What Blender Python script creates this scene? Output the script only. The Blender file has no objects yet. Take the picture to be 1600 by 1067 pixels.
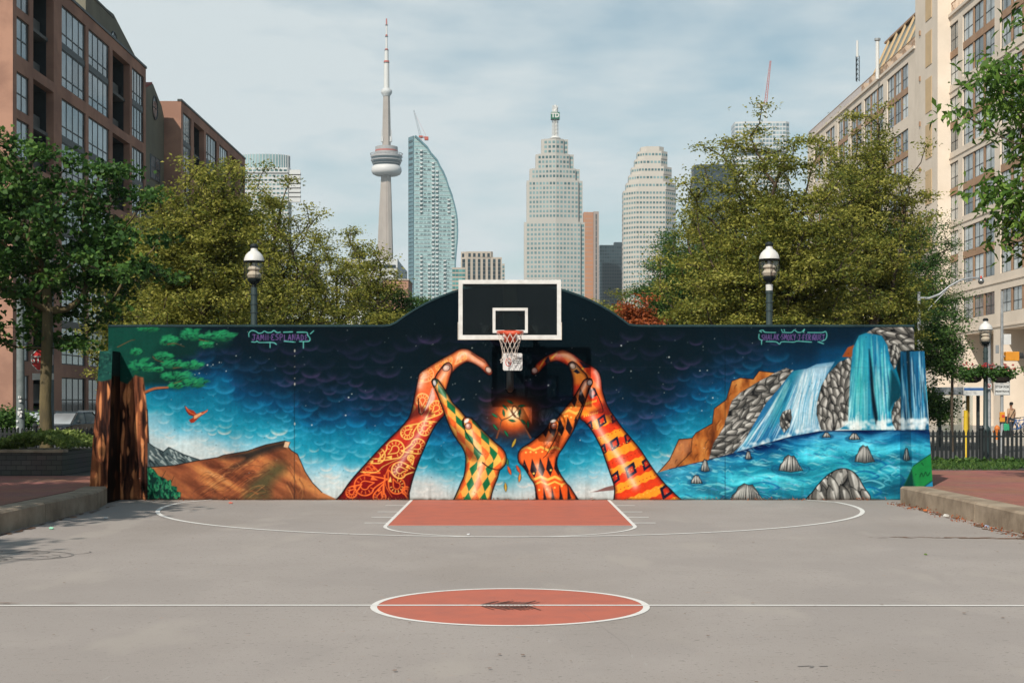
import bpy, bmesh, math, random
import numpy as np
from mathutils import Vector, Matrix
random.seed(7)
R = math.radians
SC = bpy.context.scene
COL = SC.collection

# ---------------------------------------------------------------- camera
F = 2350.0                      # focal length in photo pixels (photo 1600 wide)
EYE = 1.82
cam_d = bpy.data.cameras.new('camera'); cam = bpy.data.objects.new('camera', cam_d); COL.objects.link(cam)
cam_d.sensor_width = 36; cam_d.lens = F/1600*36
cam_d.shift_x = (800-797)/1600; cam_d.shift_y = (628-533.5)/1600
cam_d.clip_start = .1; cam_d.clip_end = 9000
cam.location = (0, 0, EYE); cam.rotation_euler = (R(90), 0, 0)
SC.camera = cam
SC.render.resolution_x = 1024; SC.render.resolution_y = 682

# ---------------------------------------------------------------- sky and sun
SUN_DIR = Vector((.60, 1.30, -1.19)).normalized()
EL = math.asin(-SUN_DIR.z); ROT = math.atan2(-SUN_DIR.x, -SUN_DIR.y)
W = bpy.data.worlds.new('World'); SC.world = W; W.use_nodes = True
nt = W.node_tree; nt.nodes.clear()
def nd(t, kind, **k):
    n = t.nodes.new(kind)
    for a, b in k.items(): setattr(n, a, b)
    return n
out = nd(nt, 'ShaderNodeOutputWorld'); bg = nd(nt, 'ShaderNodeBackground'); sky = nd(nt, 'ShaderNodeTexSky')
sky.sky_type = 'NISHITA'; sky.sun_disc = False; sky.sun_elevation = EL; sky.sun_rotation = ROT; sky.altitude = 100; sky.air_density = 1.0; sky.dust_density = 1.5; sky.ozone_density = 2.0
tc = nd(nt, 'ShaderNodeTexCoord'); mp = nd(nt, 'ShaderNodeMapping'); mp.inputs['Scale'].default_value = (3.0, 3.0, 9.5); mp.inputs['Rotation'].default_value = (0, R(-14), 0); mp.inputs['Location'].default_value = (2.3, .7, .4)
n1 = nd(nt, 'ShaderNodeTexNoise'); n1.inputs['Scale'].default_value = 1.35; n1.inputs['Detail'].default_value = 8; n1.inputs['Roughness'].default_value = .52; n1.inputs['Distortion'].default_value = .5
n2 = nd(nt, 'ShaderNodeTexNoise'); n2.inputs['Scale'].default_value = .55; n2.inputs['Detail'].default_value = 3
n3 = nd(nt, 'ShaderNodeTexNoise'); n3.inputs['Scale'].default_value = 5.0; n3.inputs['Detail'].default_value = 6
ad = nd(nt, 'ShaderNodeMath', operation='ADD'); md = nd(nt, 'ShaderNodeMath', operation='MULTIPLY_ADD'); md.inputs[1].default_value = .26; 
cr = nd(nt, 'ShaderNodeValToRGB'); cr.color_ramp.elements[0].position = .34; cr.color_ramp.elements[1].position = .56
cr.color_ramp.elements[0].color = (.12, .12, .12, 1); cr.color_ramp.elements[1].color = (.98, .98, .98, 1)
hf = nd(nt, 'ShaderNodeMath', operation='MULTIPLY'); hf.inputs[1].default_value = .42
mx = nd(nt, 'ShaderNodeMix', data_type='RGBA')
sc_ = nd(nt, 'ShaderNodeMix', data_type='RGBA', blend_type='MULTIPLY'); sc_.inputs[0].default_value = 1; sc_.inputs[7].default_value = (.084, .108, .096, 1)
L = nt.links.new
L(tc.outputs['Generated'], mp.inputs['Vector'])
for n in (n1, n2, n3): L(mp.outputs['Vector'], n.inputs['Vector'])
L(n1.outputs['Fac'], ad.inputs[0]); L(n2.outputs['Fac'], ad.inputs[1]); L(ad.outputs[0], hf.inputs[0])
L(n3.outputs['Fac'], md.inputs[0]); L(hf.outputs[0], md.inputs[2])
# more cloud to the left, cloud thinned overhead, out of view, to lower the ambient light
sx = nd(nt, 'ShaderNodeSeparateXYZ'); L(tc.outputs['Generated'], sx.inputs[0])
lx = nd(nt, 'ShaderNodeMath', operation='MULTIPLY_ADD'); lx.inputs[1].default_value = -.16; L(sx.outputs['X'], lx.inputs[0]); L(md.outputs[0], lx.inputs[2])
hi_ = nd(nt, 'ShaderNodeMapRange'); hi_.inputs[1].default_value = .22; hi_.inputs[2].default_value = .60; hi_.inputs[3].default_value = 0; hi_.inputs[4].default_value = .24; L(sx.outputs['Z'], hi_.inputs[0])
sb = nd(nt, 'ShaderNodeMath', operation='SUBTRACT'); L(lx.outputs[0], sb.inputs[0]); L(hi_.outputs[0], sb.inputs[1])
L(sb.outputs[0], cr.inputs['Fac']); L(sky.outputs['Color'], sc_.inputs[6])
L(cr.outputs['Color'], mx.inputs[0]); L(sc_.outputs[2], mx.inputs[6]); mx.inputs[7].default_value = (.70, .77, .79, 1)
L(mx.outputs[2], bg.inputs['Color']); bg.inputs['Strength'].default_value = 1.0
L(bg.outputs[0], out.inputs['Surface'])
sl = bpy.data.lights.new('sun', 'SUN'); sl.energy = 5.0; sl.angle = R(.55); sl.color = (1.0, .925, .82)
so = bpy.data.objects.new('sun', sl); COL.objects.link(so); so.rotation_euler = SUN_DIR.to_track_quat('-Z', 'Y').to_euler(); so.location = (-20, -40, 60)
SC.view_settings.view_transform = 'Standard'; SC.view_settings.look = 'None'; SC.view_settings.exposure = 0; SC.view_settings.gamma = 1; SC.view_settings.use_curve_mapping = False
SC.cycles.max_bounces = 6; SC.cycles.transparent_max_bounces = 12; SC.cycles.diffuse_bounces = 3

# ---------------------------------------------------------------- materials
def srgb(r, g, b):
    f = lambda c: c/12.92 if c < .04045 else ((c+.055)/1.055)**2.4
    return tuple(f(c/255) for c in (r, g, b))
def mat(name, c, rough=.8, c2=None, scale=3., bump=0., bscale=40., metal=0., spec=.3, detail=5, stretch=(1, 1, 1), coord='Object', lo=.35, hi=.65):
    m = bpy.data.materials.new(name); m.use_nodes = True; t = m.node_tree; p = t.nodes['Principled BSDF']
    p.inputs['Roughness'].default_value = rough; p.inputs['Metallic'].default_value = metal; p.inputs['Specular IOR Level'].default_value = spec
    c2 = c2 or tuple(x*.8 for x in c)
    co = nd(t, 'ShaderNodeTexCoord'); ma = nd(t, 'ShaderNodeMapping'); ma.inputs['Scale'].default_value = stretch
    no = nd(t, 'ShaderNodeTexNoise'); no.inputs['Scale'].default_value = scale; no.inputs['Detail'].default_value = detail; no.inputs['Roughness'].default_value = .6
    rm = nd(t, 'ShaderNodeValToRGB'); rm.color_ramp.elements[0].position = lo; rm.color_ramp.elements[1].position = hi
    rm.color_ramp.elements[0].color = (*c2, 1); rm.color_ramp.elements[1].color = (*c, 1)
    l = t.links.new; l(co.outputs[coord], ma.inputs[0]); l(ma.outputs[0], no.inputs['Vector']); l(no.outputs['Fac'], rm.inputs[0]); l(rm.outputs[0], p.inputs['Base Color'])
    if bump:
        nb = nd(t, 'ShaderNodeTexNoise'); nb.inputs['Scale'].default_value = bscale; nb.inputs['Detail'].default_value = 4
        bp = nd(t, 'ShaderNodeBump'); bp.inputs['Strength'].default_value = bump; bp.inputs['Distance'].default_value = .02
        l(ma.outputs[0], nb.inputs['Vector']); l(nb.outputs['Fac'], bp.inputs['Height']); l(bp.outputs[0], p.inputs['Normal'])
    return m
def glassy(name, c, c2, rough=.08, spec=.9, scale=.35):
    """window glass: reflective pane in front of blinds, rooms and curtains that differ from pane to pane"""
    m = bpy.data.materials.new(name); m.use_nodes = True; t = m.node_tree; p = t.nodes['Principled BSDF']
    p.inputs['Roughness'].default_value = rough; p.inputs['Specular IOR Level'].default_value = spec
    oi = nd(t, 'ShaderNodeObjectInfo'); co = nd(t, 'ShaderNodeNewGeometry'); no = nd(t, 'ShaderNodeTexNoise'); no.inputs['Scale'].default_value = scale; no.inputs['Detail'].default_value = 2
    a = nd(t, 'ShaderNodeMath', operation='MULTIPLY_ADD'); a.inputs[1].default_value = .5
    b = nd(t, 'ShaderNodeMath', operation='MULTIPLY'); b.inputs[1].default_value = .75
    rm = nd(t, 'ShaderNodeValToRGB'); rm.color_ramp.elements[0].position = .45; rm.color_ramp.elements[1].position = .85
    rm.color_ramp.elements[0].color = (*c, 1); rm.color_ramp.elements[1].color = (*c2, 1)
    l = t.links.new; l(co.outputs['Position'], no.inputs['Vector']); l(oi.outputs['Random'], a.inputs[0]); l(no.outputs['Fac'], b.inputs[0]); l(b.outputs[0], a.inputs[2]); l(a.outputs[0], rm.inputs[0]); l(rm.outputs[0], p.inputs['Base Color'])
    return m
def leafmat(name, cs, trans=.35):
    m = bpy.data.materials.new(name); m.use_nodes = True; t = m.node_tree; t.nodes.clear(); l = t.links.new
    o = nd(t, 'ShaderNodeOutputMaterial'); at = nd(t, 'ShaderNodeAttribute'); at.attribute_name = 'v'
    rm = nd(t, 'ShaderNodeValToRGB')
    while len(rm.color_ramp.elements) < len(cs): rm.color_ramp.elements.new(.5)
    for i, c in enumerate(cs): rm.color_ramp.elements[i].position = i/(len(cs)-1); rm.color_ramp.elements[i].color = (*c, 1)
    p = nd(t, 'ShaderNodeBsdfPrincipled'); p.inputs['Roughness'].default_value = .55; p.inputs['Specular IOR Level'].default_value = .25
    tr = nd(t, 'ShaderNodeBsdfTranslucent'); mi = nd(t, 'ShaderNodeMixShader'); mi.inputs[0].default_value = trans
    l(at.outputs['Fac'], rm.inputs[0]); l(rm.outputs[0], p.inputs['Base Color']); l(rm.outputs[0], tr.inputs['Color']); l(p.outputs[0], mi.inputs[1]); l(tr.outputs[0], mi.inputs[2]); l(mi.outputs[0], o.inputs[0])
    return m

# ---------------------------------------------------------------- objects
def tag(o, label=None, cat=None, group=None, kind=None):
    for k, v in (('label', label), ('category', cat), ('group', group), ('kind', kind)):
        if v: o[k] = v
    return o
def empty(name, label, cat, loc=(0, 0, 0), rz=0, group=None):
    o = bpy.data.objects.new(name, None); o.empty_display_size = .3; COL.objects.link(o); o.location = loc; o.rotation_euler = (0, 0, rz)
    return tag(o, label, cat, group)
def children(o): return [c for c in bpy.data.objects if c.parent == o]
def copy_tree(o, parent=None):
    kids = children(o); c = o.copy(); COL.objects.link(c)
    if parent: c.parent = parent
    for k in kids: copy_tree(k, c)
    return c
class MB:
    """collects shapes, builds ONE mesh object"""
    def __init__(s): s.v = []; s.f = []; s.m = []
    def add(s, vs, fs, mi=0):
        n = len(s.v); s.v += [tuple(v) for v in vs]; s.f += [tuple(i+n for i in f) for f in fs]; s.m += [mi]*len(fs); return s
    def quad(s, a, b, c, d, mi=0): return s.add([a, b, c, d], [(0, 1, 2, 3)], mi)
    def box(s, x0, x1, y0, y1, z0, z1, mi=0):
        vs = [(x, y, z) for z in (z0, z1) for y in (y0, y1) for x in (x0, x1)]
        return s.add(vs, [(0, 2, 3, 1), (4, 5, 7, 6), (0, 1, 5, 4), (2, 6, 7, 3), (0, 4, 6, 2), (1, 3, 7, 5)], mi)
    def bar(s, a, b, w, h=None, mi=0):
        a, b = Vector(a), Vector(b); d = (b-a).normalized(); up = Vector((0, 0, 1)) if abs(d.z) < .95 else Vector((0, 1, 0))
        x = d.cross(up).normalized()*w/2; y = x.cross(d).normalized()*(h or w)/2
        vs = [p+sx*x+sy*y for p in (a, b) for sx, sy in ((-1, -1), (1, -1), (1, 1), (-1, 1))]
        return s.add(vs, [(3, 2, 1, 0), (4, 5, 6, 7), (0, 1, 5, 4), (1, 2, 6, 5), (2, 3, 7, 6), (3, 0, 4, 7)], mi)
    def tube(s, pts, r, n=8, mi=0, cap=True):
        pts = [Vector(p) for p in pts]; rs = r if isinstance(r, (list, tuple)) else [r]*len(pts); base = len(s.v); u = None
        for i, p in enumerate(pts):
            d = (pts[min(i+1, len(pts)-1)]-pts[max(i-1, 0)]); d = d.normalized() if d.length > 1e-9 else Vector((0, 0, 1))
            if u is None: u = d.orthogonal().normalized()
            else:
                u = (u-d*u.dot(d)); u = u.normalized() if u.length > 1e-6 else d.orthogonal().normalized()
            w = d.cross(u)
            s.v += [tuple(p+(u*math.cos(2*math.pi*k/n)+w*math.sin(2*math.pi*k/n))*rs[i]) for k in range(n)]
        for i in range(len(pts)-1):
            for k in range(n):
                s.f.append((base+i*n+k, base+i*n+(k+1) % n, base+(i+1)*n+(k+1) % n, base+(i+1)*n+k)); s.m.append(mi)
        if cap:
            s.f.append(tuple(base+k for k in reversed(range(n)))); s.f.append(tuple(base+(len(pts)-1)*n+k for k in range(n))); s.m += [mi, mi]
        return s
    def lathe(s, prof, c=(0, 0, 0), n=20, mi=0):
        base = len(s.v)
        for r, z in prof: s.v += [(c[0]+r*math.cos(2*math.pi*k/n), c[1]+r*math.sin(2*math.pi*k/n), c[2]+z) for k in range(n)]
        for i in range(len(prof)-1):
            for k in range(n): s.f.append((base+i*n+k, base+i*n+(k+1) % n, base+(i+1)*n+(k+1) % n, base+(i+1)*n+k)); s.m.append(mi)
        s.f.append(tuple(base+k for k in reversed(range(n)))); s.f.append(tuple(base+(len(prof)-1)*n+k for k in range(n))); s.m += [mi, mi]
        return s
    def prism(s, poly, z0, z1, mi=0):
        n = len(poly); vs = [(x, y, z0) for x, y in poly]+[(x, y, z1) for x, y in poly]
        return s.add(vs, [tuple(reversed(range(n))), tuple(range(n, 2*n))]+[(i, (i+1) % n, n+(i+1) % n, n+i) for i in range(n)], mi)
    def extrude(s, poly3, vec, mi=0):
        n = len(poly3); v = Vector(vec); vs = [Vector(p) for p in poly3]+[Vector(p)+v for p in poly3]
        return s.add(vs, [tuple(range(n)), tuple(reversed(range(n, 2*n)))]+[((i+1) % n, i, n+i, n+(i+1) % n) for i in range(n)], mi)
    def build(s, name, mats, parent=None, smooth=False, bevel=0, loc=None, angle=40):
        me = bpy.data.meshes.new(name); me.from_pydata(s.v, [], s.f); mats = mats if isinstance(mats, (list, tuple)) else [mats]
        for m in mats: me.materials.append(m)
        if len(mats) > 1: me.polygons.foreach_set('material_index', s.m)
        bm = bmesh.new(); bm.from_mesh(me); bmesh.ops.recalc_face_normals(bm, faces=bm.faces); bm.to_mesh(me); bm.free()
        o = bpy.data.objects.new(name, me); COL.objects.link(o)
        if parent: o.parent = parent
        if loc: o.location = loc
        if smooth:
            me.polygons.foreach_set('use_smooth', [True]*len(me.polygons)); me.set_sharp_from_angle(angle=R(angle))
        if bevel:
            b = o.modifiers.new('bevel', 'BEVEL'); b.width = bevel; b.segments = 2; b.limit_method = 'ANGLE'
        me.update(); return o
def at(px, py, Y): return Vector(((px-797)/F*Y, Y, EYE+(628-py)/F*Y))
def raw_mesh(name, V, Fc, m, parent=None, attr=None):
    """fast numpy mesh of equal-size faces"""
    me = bpy.data.meshes.new(name); V = np.asarray(V, np.float32); Fc = np.asarray(Fc, np.int32); k = Fc.shape[1]
    me.vertices.add(len(V)); me.vertices.foreach_set('co', V.ravel()); me.loops.add(Fc.size); me.loops.foreach_set('vertex_index', Fc.ravel())
    me.polygons.add(len(Fc)); me.polygons.foreach_set('loop_start', np.arange(0, Fc.size, k, dtype=np.int32)); me.polygons.foreach_set('loop_total', np.full(len(Fc), k, np.int32))
    me.materials.append(m); me.update(calc_edges=True)
    if attr is not None:
        a = me.attributes.new('v', 'FLOAT', 'FACE'); a.data.foreach_set('value', np.asarray(attr, np.float32))
    o = bpy.data.objects.new(name, me); COL.objects.link(o)
    if parent: o.parent = parent
    return o
# ---------------------------------------------------------------- the mural's paint (worked out with numpy, stored as colour attributes)
import numpy as np
PS = 1.25
PX0, PX1, PY0, PY1 = 132.0, 1468.0, 434.0, 802.0
PW, PH = int((PX1-PX0)*PS), int((PY1-PY0)*PS)
GX, GY = np.meshgrid(PX0+(np.arange(PW)+.5)/PS, PY0+(np.arange(PH)+.5)/PS)
CAN = np.zeros((PH, PW, 3))
rng = np.random.default_rng(11)

def nz(scale, seed, octv=4, sx=1.0, sy=1.0, gx=None, gy=None):
    """value noise 0..1"""
    gx = GX if gx is None else gx; gy = GY if gy is None else gy
    r = np.random.default_rng(seed); out = 0; amp = 1; tot = 0
    tab = r.random((64, 64))
    for o in range(octv):
        u = gx/(scale*sx)*2**o + 13.7*o; v = gy/(scale*sy)*2**o + 7.3*o
        iu = np.floor(u).astype(int); iv = np.floor(v).astype(int); fu = u-iu; fv = v-iv
        fu = fu*fu*(3-2*fu); fv = fv*fv*(3-2*fv)
        a = tab[iv % 64, iu % 64]; b = tab[iv % 64, (iu+1) % 64]; c = tab[(iv+1) % 64, iu % 64]; d = tab[(iv+1) % 64, (iu+1) % 64]
        out = out + amp*((a*(1-fu)+b*fu)*(1-fv)+(c*(1-fu)+d*fu)*fv); tot += amp; amp *= .5
    return out/tot

def catmull(p, n=5, closed=True):
    p = np.array(p, float); m = len(p); out = []
    if m < 3: return p
    for i in range(m if closed else m-1):
        if closed: a, b, c, d = p[(i-1) % m], p[i], p[(i+1) % m], p[(i+2) % m]
        else: a, b, c, d = p[max(i-1, 0)], p[i], p[i+1], p[min(i+2, m-1)]
        for k in range(n):
            t = k/n
            out.append(.5*((2*b)+(-a+c)*t+(2*a-5*b+4*c-d)*t*t+(-a+3*b-3*c+d)*t**3))
    if not closed: out.append(p[-1])
    return np.array(out)

def box(x0, y0, x1, y1, pad=3):
    i0 = int(max(0, (x0-pad-PX0)*PS)); i1 = int(min(PW, (x1+pad-PX0)*PS+1))
    j0 = int(max(0, (y0-pad-PY0)*PS)); j1 = int(min(PH, (y1+pad-PY0)*PS+1))
    if i1 <= i0 or j1 <= j0: return None
    return (slice(j0, j1), slice(i0, i1))

def segd(gx, gy, a, b):
    dx, dy = b[0]-a[0], b[1]-a[1]; L = dx*dx+dy*dy+1e-9
    t = np.clip(((gx-a[0])*dx+(gy-a[1])*dy)/L, 0, 1)
    return np.hypot(gx-a[0]-t*dx, gy-a[1]-t*dy), t

def polysd(pts, pad=8):
    p = np.array(pts, float)
    s = box(p[:, 0].min(), p[:, 1].min(), p[:, 0].max(), p[:, 1].max(), pad)
    if s is None: return None, None
    gx, gy = GX[s], GY[s]; d = np.full(gx.shape, 1e9); ins = np.zeros(gx.shape, bool)
    for i in range(len(p)):
        a, b = p[i], p[(i+1) % len(p)]
        d = np.minimum(d, segd(gx, gy, a, b)[0])
        if a[1] != b[1]:
            c = ((a[1] > gy) != (b[1] > gy)) & (gx < (b[0]-a[0])*(gy-a[1])/(b[1]-a[1])+a[0])
            ins ^= c
    return s, np.where(ins, -d, d)

def put(s, alpha, col):
    col = np.array(col, float)
    if s is None: return
    CAN[s] = CAN[s]*(1-alpha[..., None])+col*alpha[..., None]

def fill(pts, col, smooth=True, soft=.8, alpha=1, clip=None, pad=8):
    if smooth: pts = catmull(pts)
    s, sd = polysd(pts, max(pad, soft+2))
    if s is None: return None
    m = np.clip(.5-sd/soft, 0, 1)*alpha
    if clip is not None: m = m*clip[s]
    put(s, m, col(GX[s], GY[s], sd) if callable(col) else col)
    full = np.zeros((PH, PW)); full[s] = m
    return full

def line(pts, w0, col, w1=None, soft=.8, alpha=1, smooth=True, clip=None, taper=False):
    w1 = w0 if w1 is None else w1
    p = catmull(pts, 5, False) if smooth and len(pts) > 2 else np.array(pts, float)
    wm = max(w0, w1)+soft
    s = box(p[:, 0].min(), p[:, 1].min(), p[:, 0].max(), p[:, 1].max(), wm+1)
    if s is None: return
    gx, gy = GX[s], GY[s]; best = np.full(gx.shape, 1e9); n = len(p)-1
    for i in range(n):
        d, t = segd(gx, gy, p[i], p[i+1]); q = (i+t)/n
        w = w0+(w1-w0)*q
        if taper: w = w*np.sin(np.pi*np.clip(q, .03, .97))
        best = np.minimum(best, d-w/2)
    m = np.clip(.5-best/soft, 0, 1)*alpha
    if clip is not None: m = m*clip[s]
    put(s, m, col)

def ell(cx, cy, rx, ry, col, ang=0, soft=1., alpha=1, clip=None, ring=None):
    R = max(rx, ry)*1.3+soft*2+3; s = box(cx-R, cy-R, cx+R, cy+R, 0)
    if s is None: return
    c, q = np.cos(ang), np.sin(ang); u = (GX[s]-cx)*c+(GY[s]-cy)*q; v = -(GX[s]-cx)*q+(GY[s]-cy)*c
    d = (np.hypot(u/rx, v/ry)-1)*min(rx, ry)
    if ring: d = np.abs(d)-ring/2
    m = np.clip(.5-d/soft, 0, 1)*alpha
    if clip is not None: m = m*clip[s]
    put(s, m, col)

def glow(cx, cy, rx, ry, col, alpha=1, clip=None, ang=0, pw=2):
    s = box(cx-rx*2.5, cy-max(rx, ry)*2.5, cx+rx*2.5, cy+max(rx, ry)*2.5, 0) if ang == 0 else box(cx-max(rx, ry)*2.5, cy-max(rx, ry)*2.5, cx+max(rx, ry)*2.5, cy+max(rx, ry)*2.5, 0)
    if s is None: return
    c, q = np.cos(ang), np.sin(ang); u = (GX[s]-cx)*c+(GY[s]-cy)*q; v = -(GX[s]-cx)*q+(GY[s]-cy)*c
    m = np.exp(-(np.hypot(u/rx, v/ry))**pw)*alpha
    if clip is not None: m = m*clip[s]
    put(s, m, col)

def ramp(u, stops):
    xs = [a for a, _ in stops]; return np.stack([np.interp(u, xs, [c[k] for _, c in stops]) for k in range(3)], -1)

def ZL(l): return [(520+x/4.104, 530+y/4.104) for x, y in l]
def ZR(l): return [(790+x/4.104, 530+y/4.104) for x, y in l]
def ZW(l): return [(1020+x/3.441, 490+y/3.441) for x, y in l]
def ZT(l): return [(140+x/3.443, 490+y/3.443) for x, y in l]
def inside(full, x, y):
    i = int((x-PX0)*PS); j = int((y-PY0)*PS)
    return 0 <= i < PW and 0 <= j < PH and full[j, i] > .5

# ---- night sky running down into daylight
yb = np.interp(GX, [132, 235, 330, 430, 500, 560, 650, 720, 800, 880, 930, 1000, 1060, 1130, 1180, 1240, 1330],
               [574, 580, 590, 620, 644, 648, 658, 676, 688, 680, 668, 658, 630, 608, 590, 564, 540])
U = GY-yb-7+(nz(60, 3)-.5)*46+(nz(22, 5)-.5)*16
CAN[:] = ramp(U, [(-140, (2, 19, 27)), (-60, (3, 24, 36)), (-25, (4, 36, 60)), (0, (5, 62, 100)), (22, (8, 104, 138)), (50, (26, 142, 170)),
                  (74, (120, 184, 206)), (96, (184, 204, 210)), (150, (203, 206, 204))])
# warm white low band under the arms
low = np.clip((GY-735)/45, 0, 1)*np.clip((GX-470)/80, 0, 1)*np.clip((1060-GX)/60, 0, 1)
CAN[:] = CAN*(1-low[..., None]*.75)+np.array((200, 203, 200))*low[..., None]*.75
# scalloped clouds: crescents lit along the lower rim
def scallop(cx, cy, rx, ry, col, a):
    s = box(cx-rx, cy-ry, cx+rx, cy+ry, 1)
    if s is None: return
    u = (GX[s]-cx)/rx; v = (GY[s]-cy)/ry; r = np.hypot(u, v)
    rim = np.clip((r-.15)/.7, 0, 1)**1.6*np.clip((1.0-r)/.2, 0, 1)
    low_ = np.clip((v+.15)/.75, 0, 1)
    put(s, rim*low_*a, col)
sc = []
SA = np.zeros((0, 2))
for k in range(3600):
    x = rng.uniform(232, 1215); y = rng.uniform(515, 768)
    if (((x-SA[:, 0])**2+((y-SA[:, 1])*1.5)**2) < (18-6*np.clip((y-560)/180, 0, 1))**2*rng.uniform(.5, 1.6)).any(): continue
    SA = np.vstack([SA, (x, y)]); sc.append((y, x))
sc.sort()
for y, x in sc:
    i = int((x-PX0)*PS); j = int((y-PY0)*PS); u = U[j, i]
    if u < -70 and rng.random() < .62: continue
    size = np.interp(u, [-110, -20, 40, 90], [17, 15, 11, 9])*rng.uniform(.7, 1.5)
    c = ramp(np.array([u]), [(-110, (34, 34, 62)), (-60, (38, 44, 76)), (-30, (14, 74, 108)), (0, (14, 116, 166)), (30, (74, 172, 206)), (60, (168, 204, 216)), (95, (222, 222, 218))])[0]
    if u < -5 and rng.random() < .4: c = c*.4+np.array((86, 62, 104))*.6
    if u > 45 and rng.random() < .35: c = np.array((228, 214, 204))
    scallop(x, y, size, size*.72, c, np.interp(u, [-110, -60, 0, 60, 110], [.75, .95, 1., .9, .75])*rng.uniform(.15, 1))
# stars
for k in range(150):
    x = rng.uniform(240, 1330); y = rng.uniform(448, 690); i = int((x-PX0)*PS); j = int((y-PY0)*PS)
    if U[j, i] > 25: continue
    r = rng.choice([.35, .5, .8, 1.1], p=[.4, .3, .2, .1]); ell(x, y, r, r, (215, 222, 220), soft=.9, alpha=.85)

# ---- left: conifer crown, brown trunk
g = fill(ZT([(95, 50), (420, 55), (560, 80), (740, 130), (730, 175), (600, 190), (560, 230), (470, 250), (600, 280), (520, 310), (500, 345), (600, 372),
             (520, 395), (440, 400), (420, 390), (300, 390), (240, 420), (100, 420)]), (7, 44, 42), soft=14)
fill(ZT([(95, 50), (400, 55), (450, 110), (380, 190), (330, 260), (330, 330), (250, 380), (60, 400), (40, 300), (50, 190)]), (12, 66, 56), soft=22)
for (cx, cy, w, h) in [(320, 75, 62, 22), (430, 145, 52, 26), (548, 112, 56, 32), (690, 118, 96, 28), (625, 165, 42, 18), (395, 228, 52, 20), (285, 282, 74, 36), (370, 300, 26, 12),
                       (450, 270, 58, 22), (550, 276, 60, 22), (470, 335, 84, 26), (570, 370, 66, 26), (465, 385, 38, 16), (250, 205, 30, 18)]:
    for q in range(70):
        a = rng.uniform(0, 2*np.pi); r = rng.random()**.6
        x = cx+np.cos(a)*w*r*.95; y = cy+np.sin(a)*h*r*1.05
        c = np.array((32, 126, 80))*(1.12-.5*max(0, np.sin(a)*r))+rng.uniform(-9, 9)
        L = rng.uniform(.16, .42)*w; th = rng.uniform(-.75, .35)+(np.pi if x < cx-.3*w else 0)
        p = ZT([(x, y), (x+np.cos(th)*L, y+np.sin(th)*L*.8)])
        line(p, 3.6, c, .6, soft=1.8, alpha=.62)
    for q in range(7):
        x = cx+rng.uniform(-.8, .8)*w; y = cy+rng.uniform(.1, .9)*h
        line(ZT([(x, y), (x+rng.uniform(-10, 14), y-rng.uniform(2, 9)), (x+rng.uniform(14, 26), y-rng.uniform(6, 14))]), 1.1, (6, 30, 30), .5, alpha=.7)
for a in ([(150, 180), (190, 160), (220, 145), (245, 140)], [(340, 232), (360, 250), (400, 262)], [(420, 165), (460, 160), (510, 178)], [(590, 140), (640, 150)], [(450, 293), (495, 288)], [(455, 375), (495, 362)]):
    line(ZT(a), 1.6, (92, 70, 44), .7)
def trunkcol(gx, gy, sd): return ramp((nz(11, 21, 3, .55, 5, gx, gy)), [(.2, (22, 14, 14)), (.42, (70, 40, 30)), (.58, (120, 70, 48)), (.8, (160, 94, 60))])
tr = fill([(199, 600), (211, 586), (224, 590), (230, 640), (233, 700), (236, 784), (150, 800), (132, 800), (140, 700), (150, 612), (150, 588), (175, 590)], trunkcol, smooth=False, soft=2.5)
for k in range(70):
    x = rng.uniform(138, 234); y = rng.uniform(592, 775); L = rng.uniform(14, 48); b = rng.uniform(-4, 4)
    c = (232, 150, 96) if rng.random() < .6 else (30, 17, 16)
    line([(x, y), (x+b, y+L*.5), (x+b*.4, y+L)], rng.uniform(2.2, 5.5), c, soft=1.6, alpha=.85, taper=True, clip=tr)
line([(230, 640), (233, 700), (236, 784)], 1.6, (14, 14, 18), smooth=False)
line(ZT([(300, 422), (350, 402), (420, 397)]), 4.4, (158, 92, 60), 3, soft=1); line(ZT([(300, 430), (350, 411), (420, 403)]), 1.2, (30, 22, 24), 1)
# wing face paint, its inner side is trunk, darkened later for shade
fill([(132, 540), (175.5, 540), (175.5, 592), (158, 596), (132, 590)], (24, 72, 66), smooth=False, soft=1.5)
for k in range(60):
    x = rng.uniform(150, 175); y = rng.uniform(548, 590); line([(x, y), (x+rng.uniform(-7, 7), y-rng.uniform(0, 3))], 2.4, (52, 108, 92) if rng.random() < .5 else (16, 52, 50), soft=1.5, alpha=.5)
for k in range(16):
    ell(rng.uniform(152, 174), rng.uniform(556, 588), 1.1, .8, (8, 28, 30))

# ---- left: grey mountains, brown mesa, bush
mt = fill(ZT([(312, 690), (345, 715), (398, 742), (425, 718), (455, 732), (510, 758), (600, 788), (450, 818), (312, 830)]), (72, 88, 92), smooth=False)
for k in range(60):
    x = rng.uniform(320, 560); y = rng.uniform(715, 800); line(ZT([(x, y), (x+rng.uniform(10, 34), y+rng.uniform(14, 36))]), 2.2, (190, 200, 198) if rng.random() < .5 else (22, 34, 40), .6, clip=mt, soft=1.3, alpha=.75)
line(ZT([(312, 690), (345, 715), (398, 742), (425, 718), (455, 732), (510, 758), (600, 788)]), 1.2, (10, 22, 28), smooth=False)
HILL = [(318, 826), (450, 816), (580, 790), (690, 772), (720, 760), (850, 738), (900, 720), (950, 704), (1050, 684), (1078, 692), (1068, 716), (1085, 735), (1118, 755), (1138, 800), (1160, 850), (1200, 910), (1250, 960), (1335, 1000), (318, 1004)]
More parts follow.
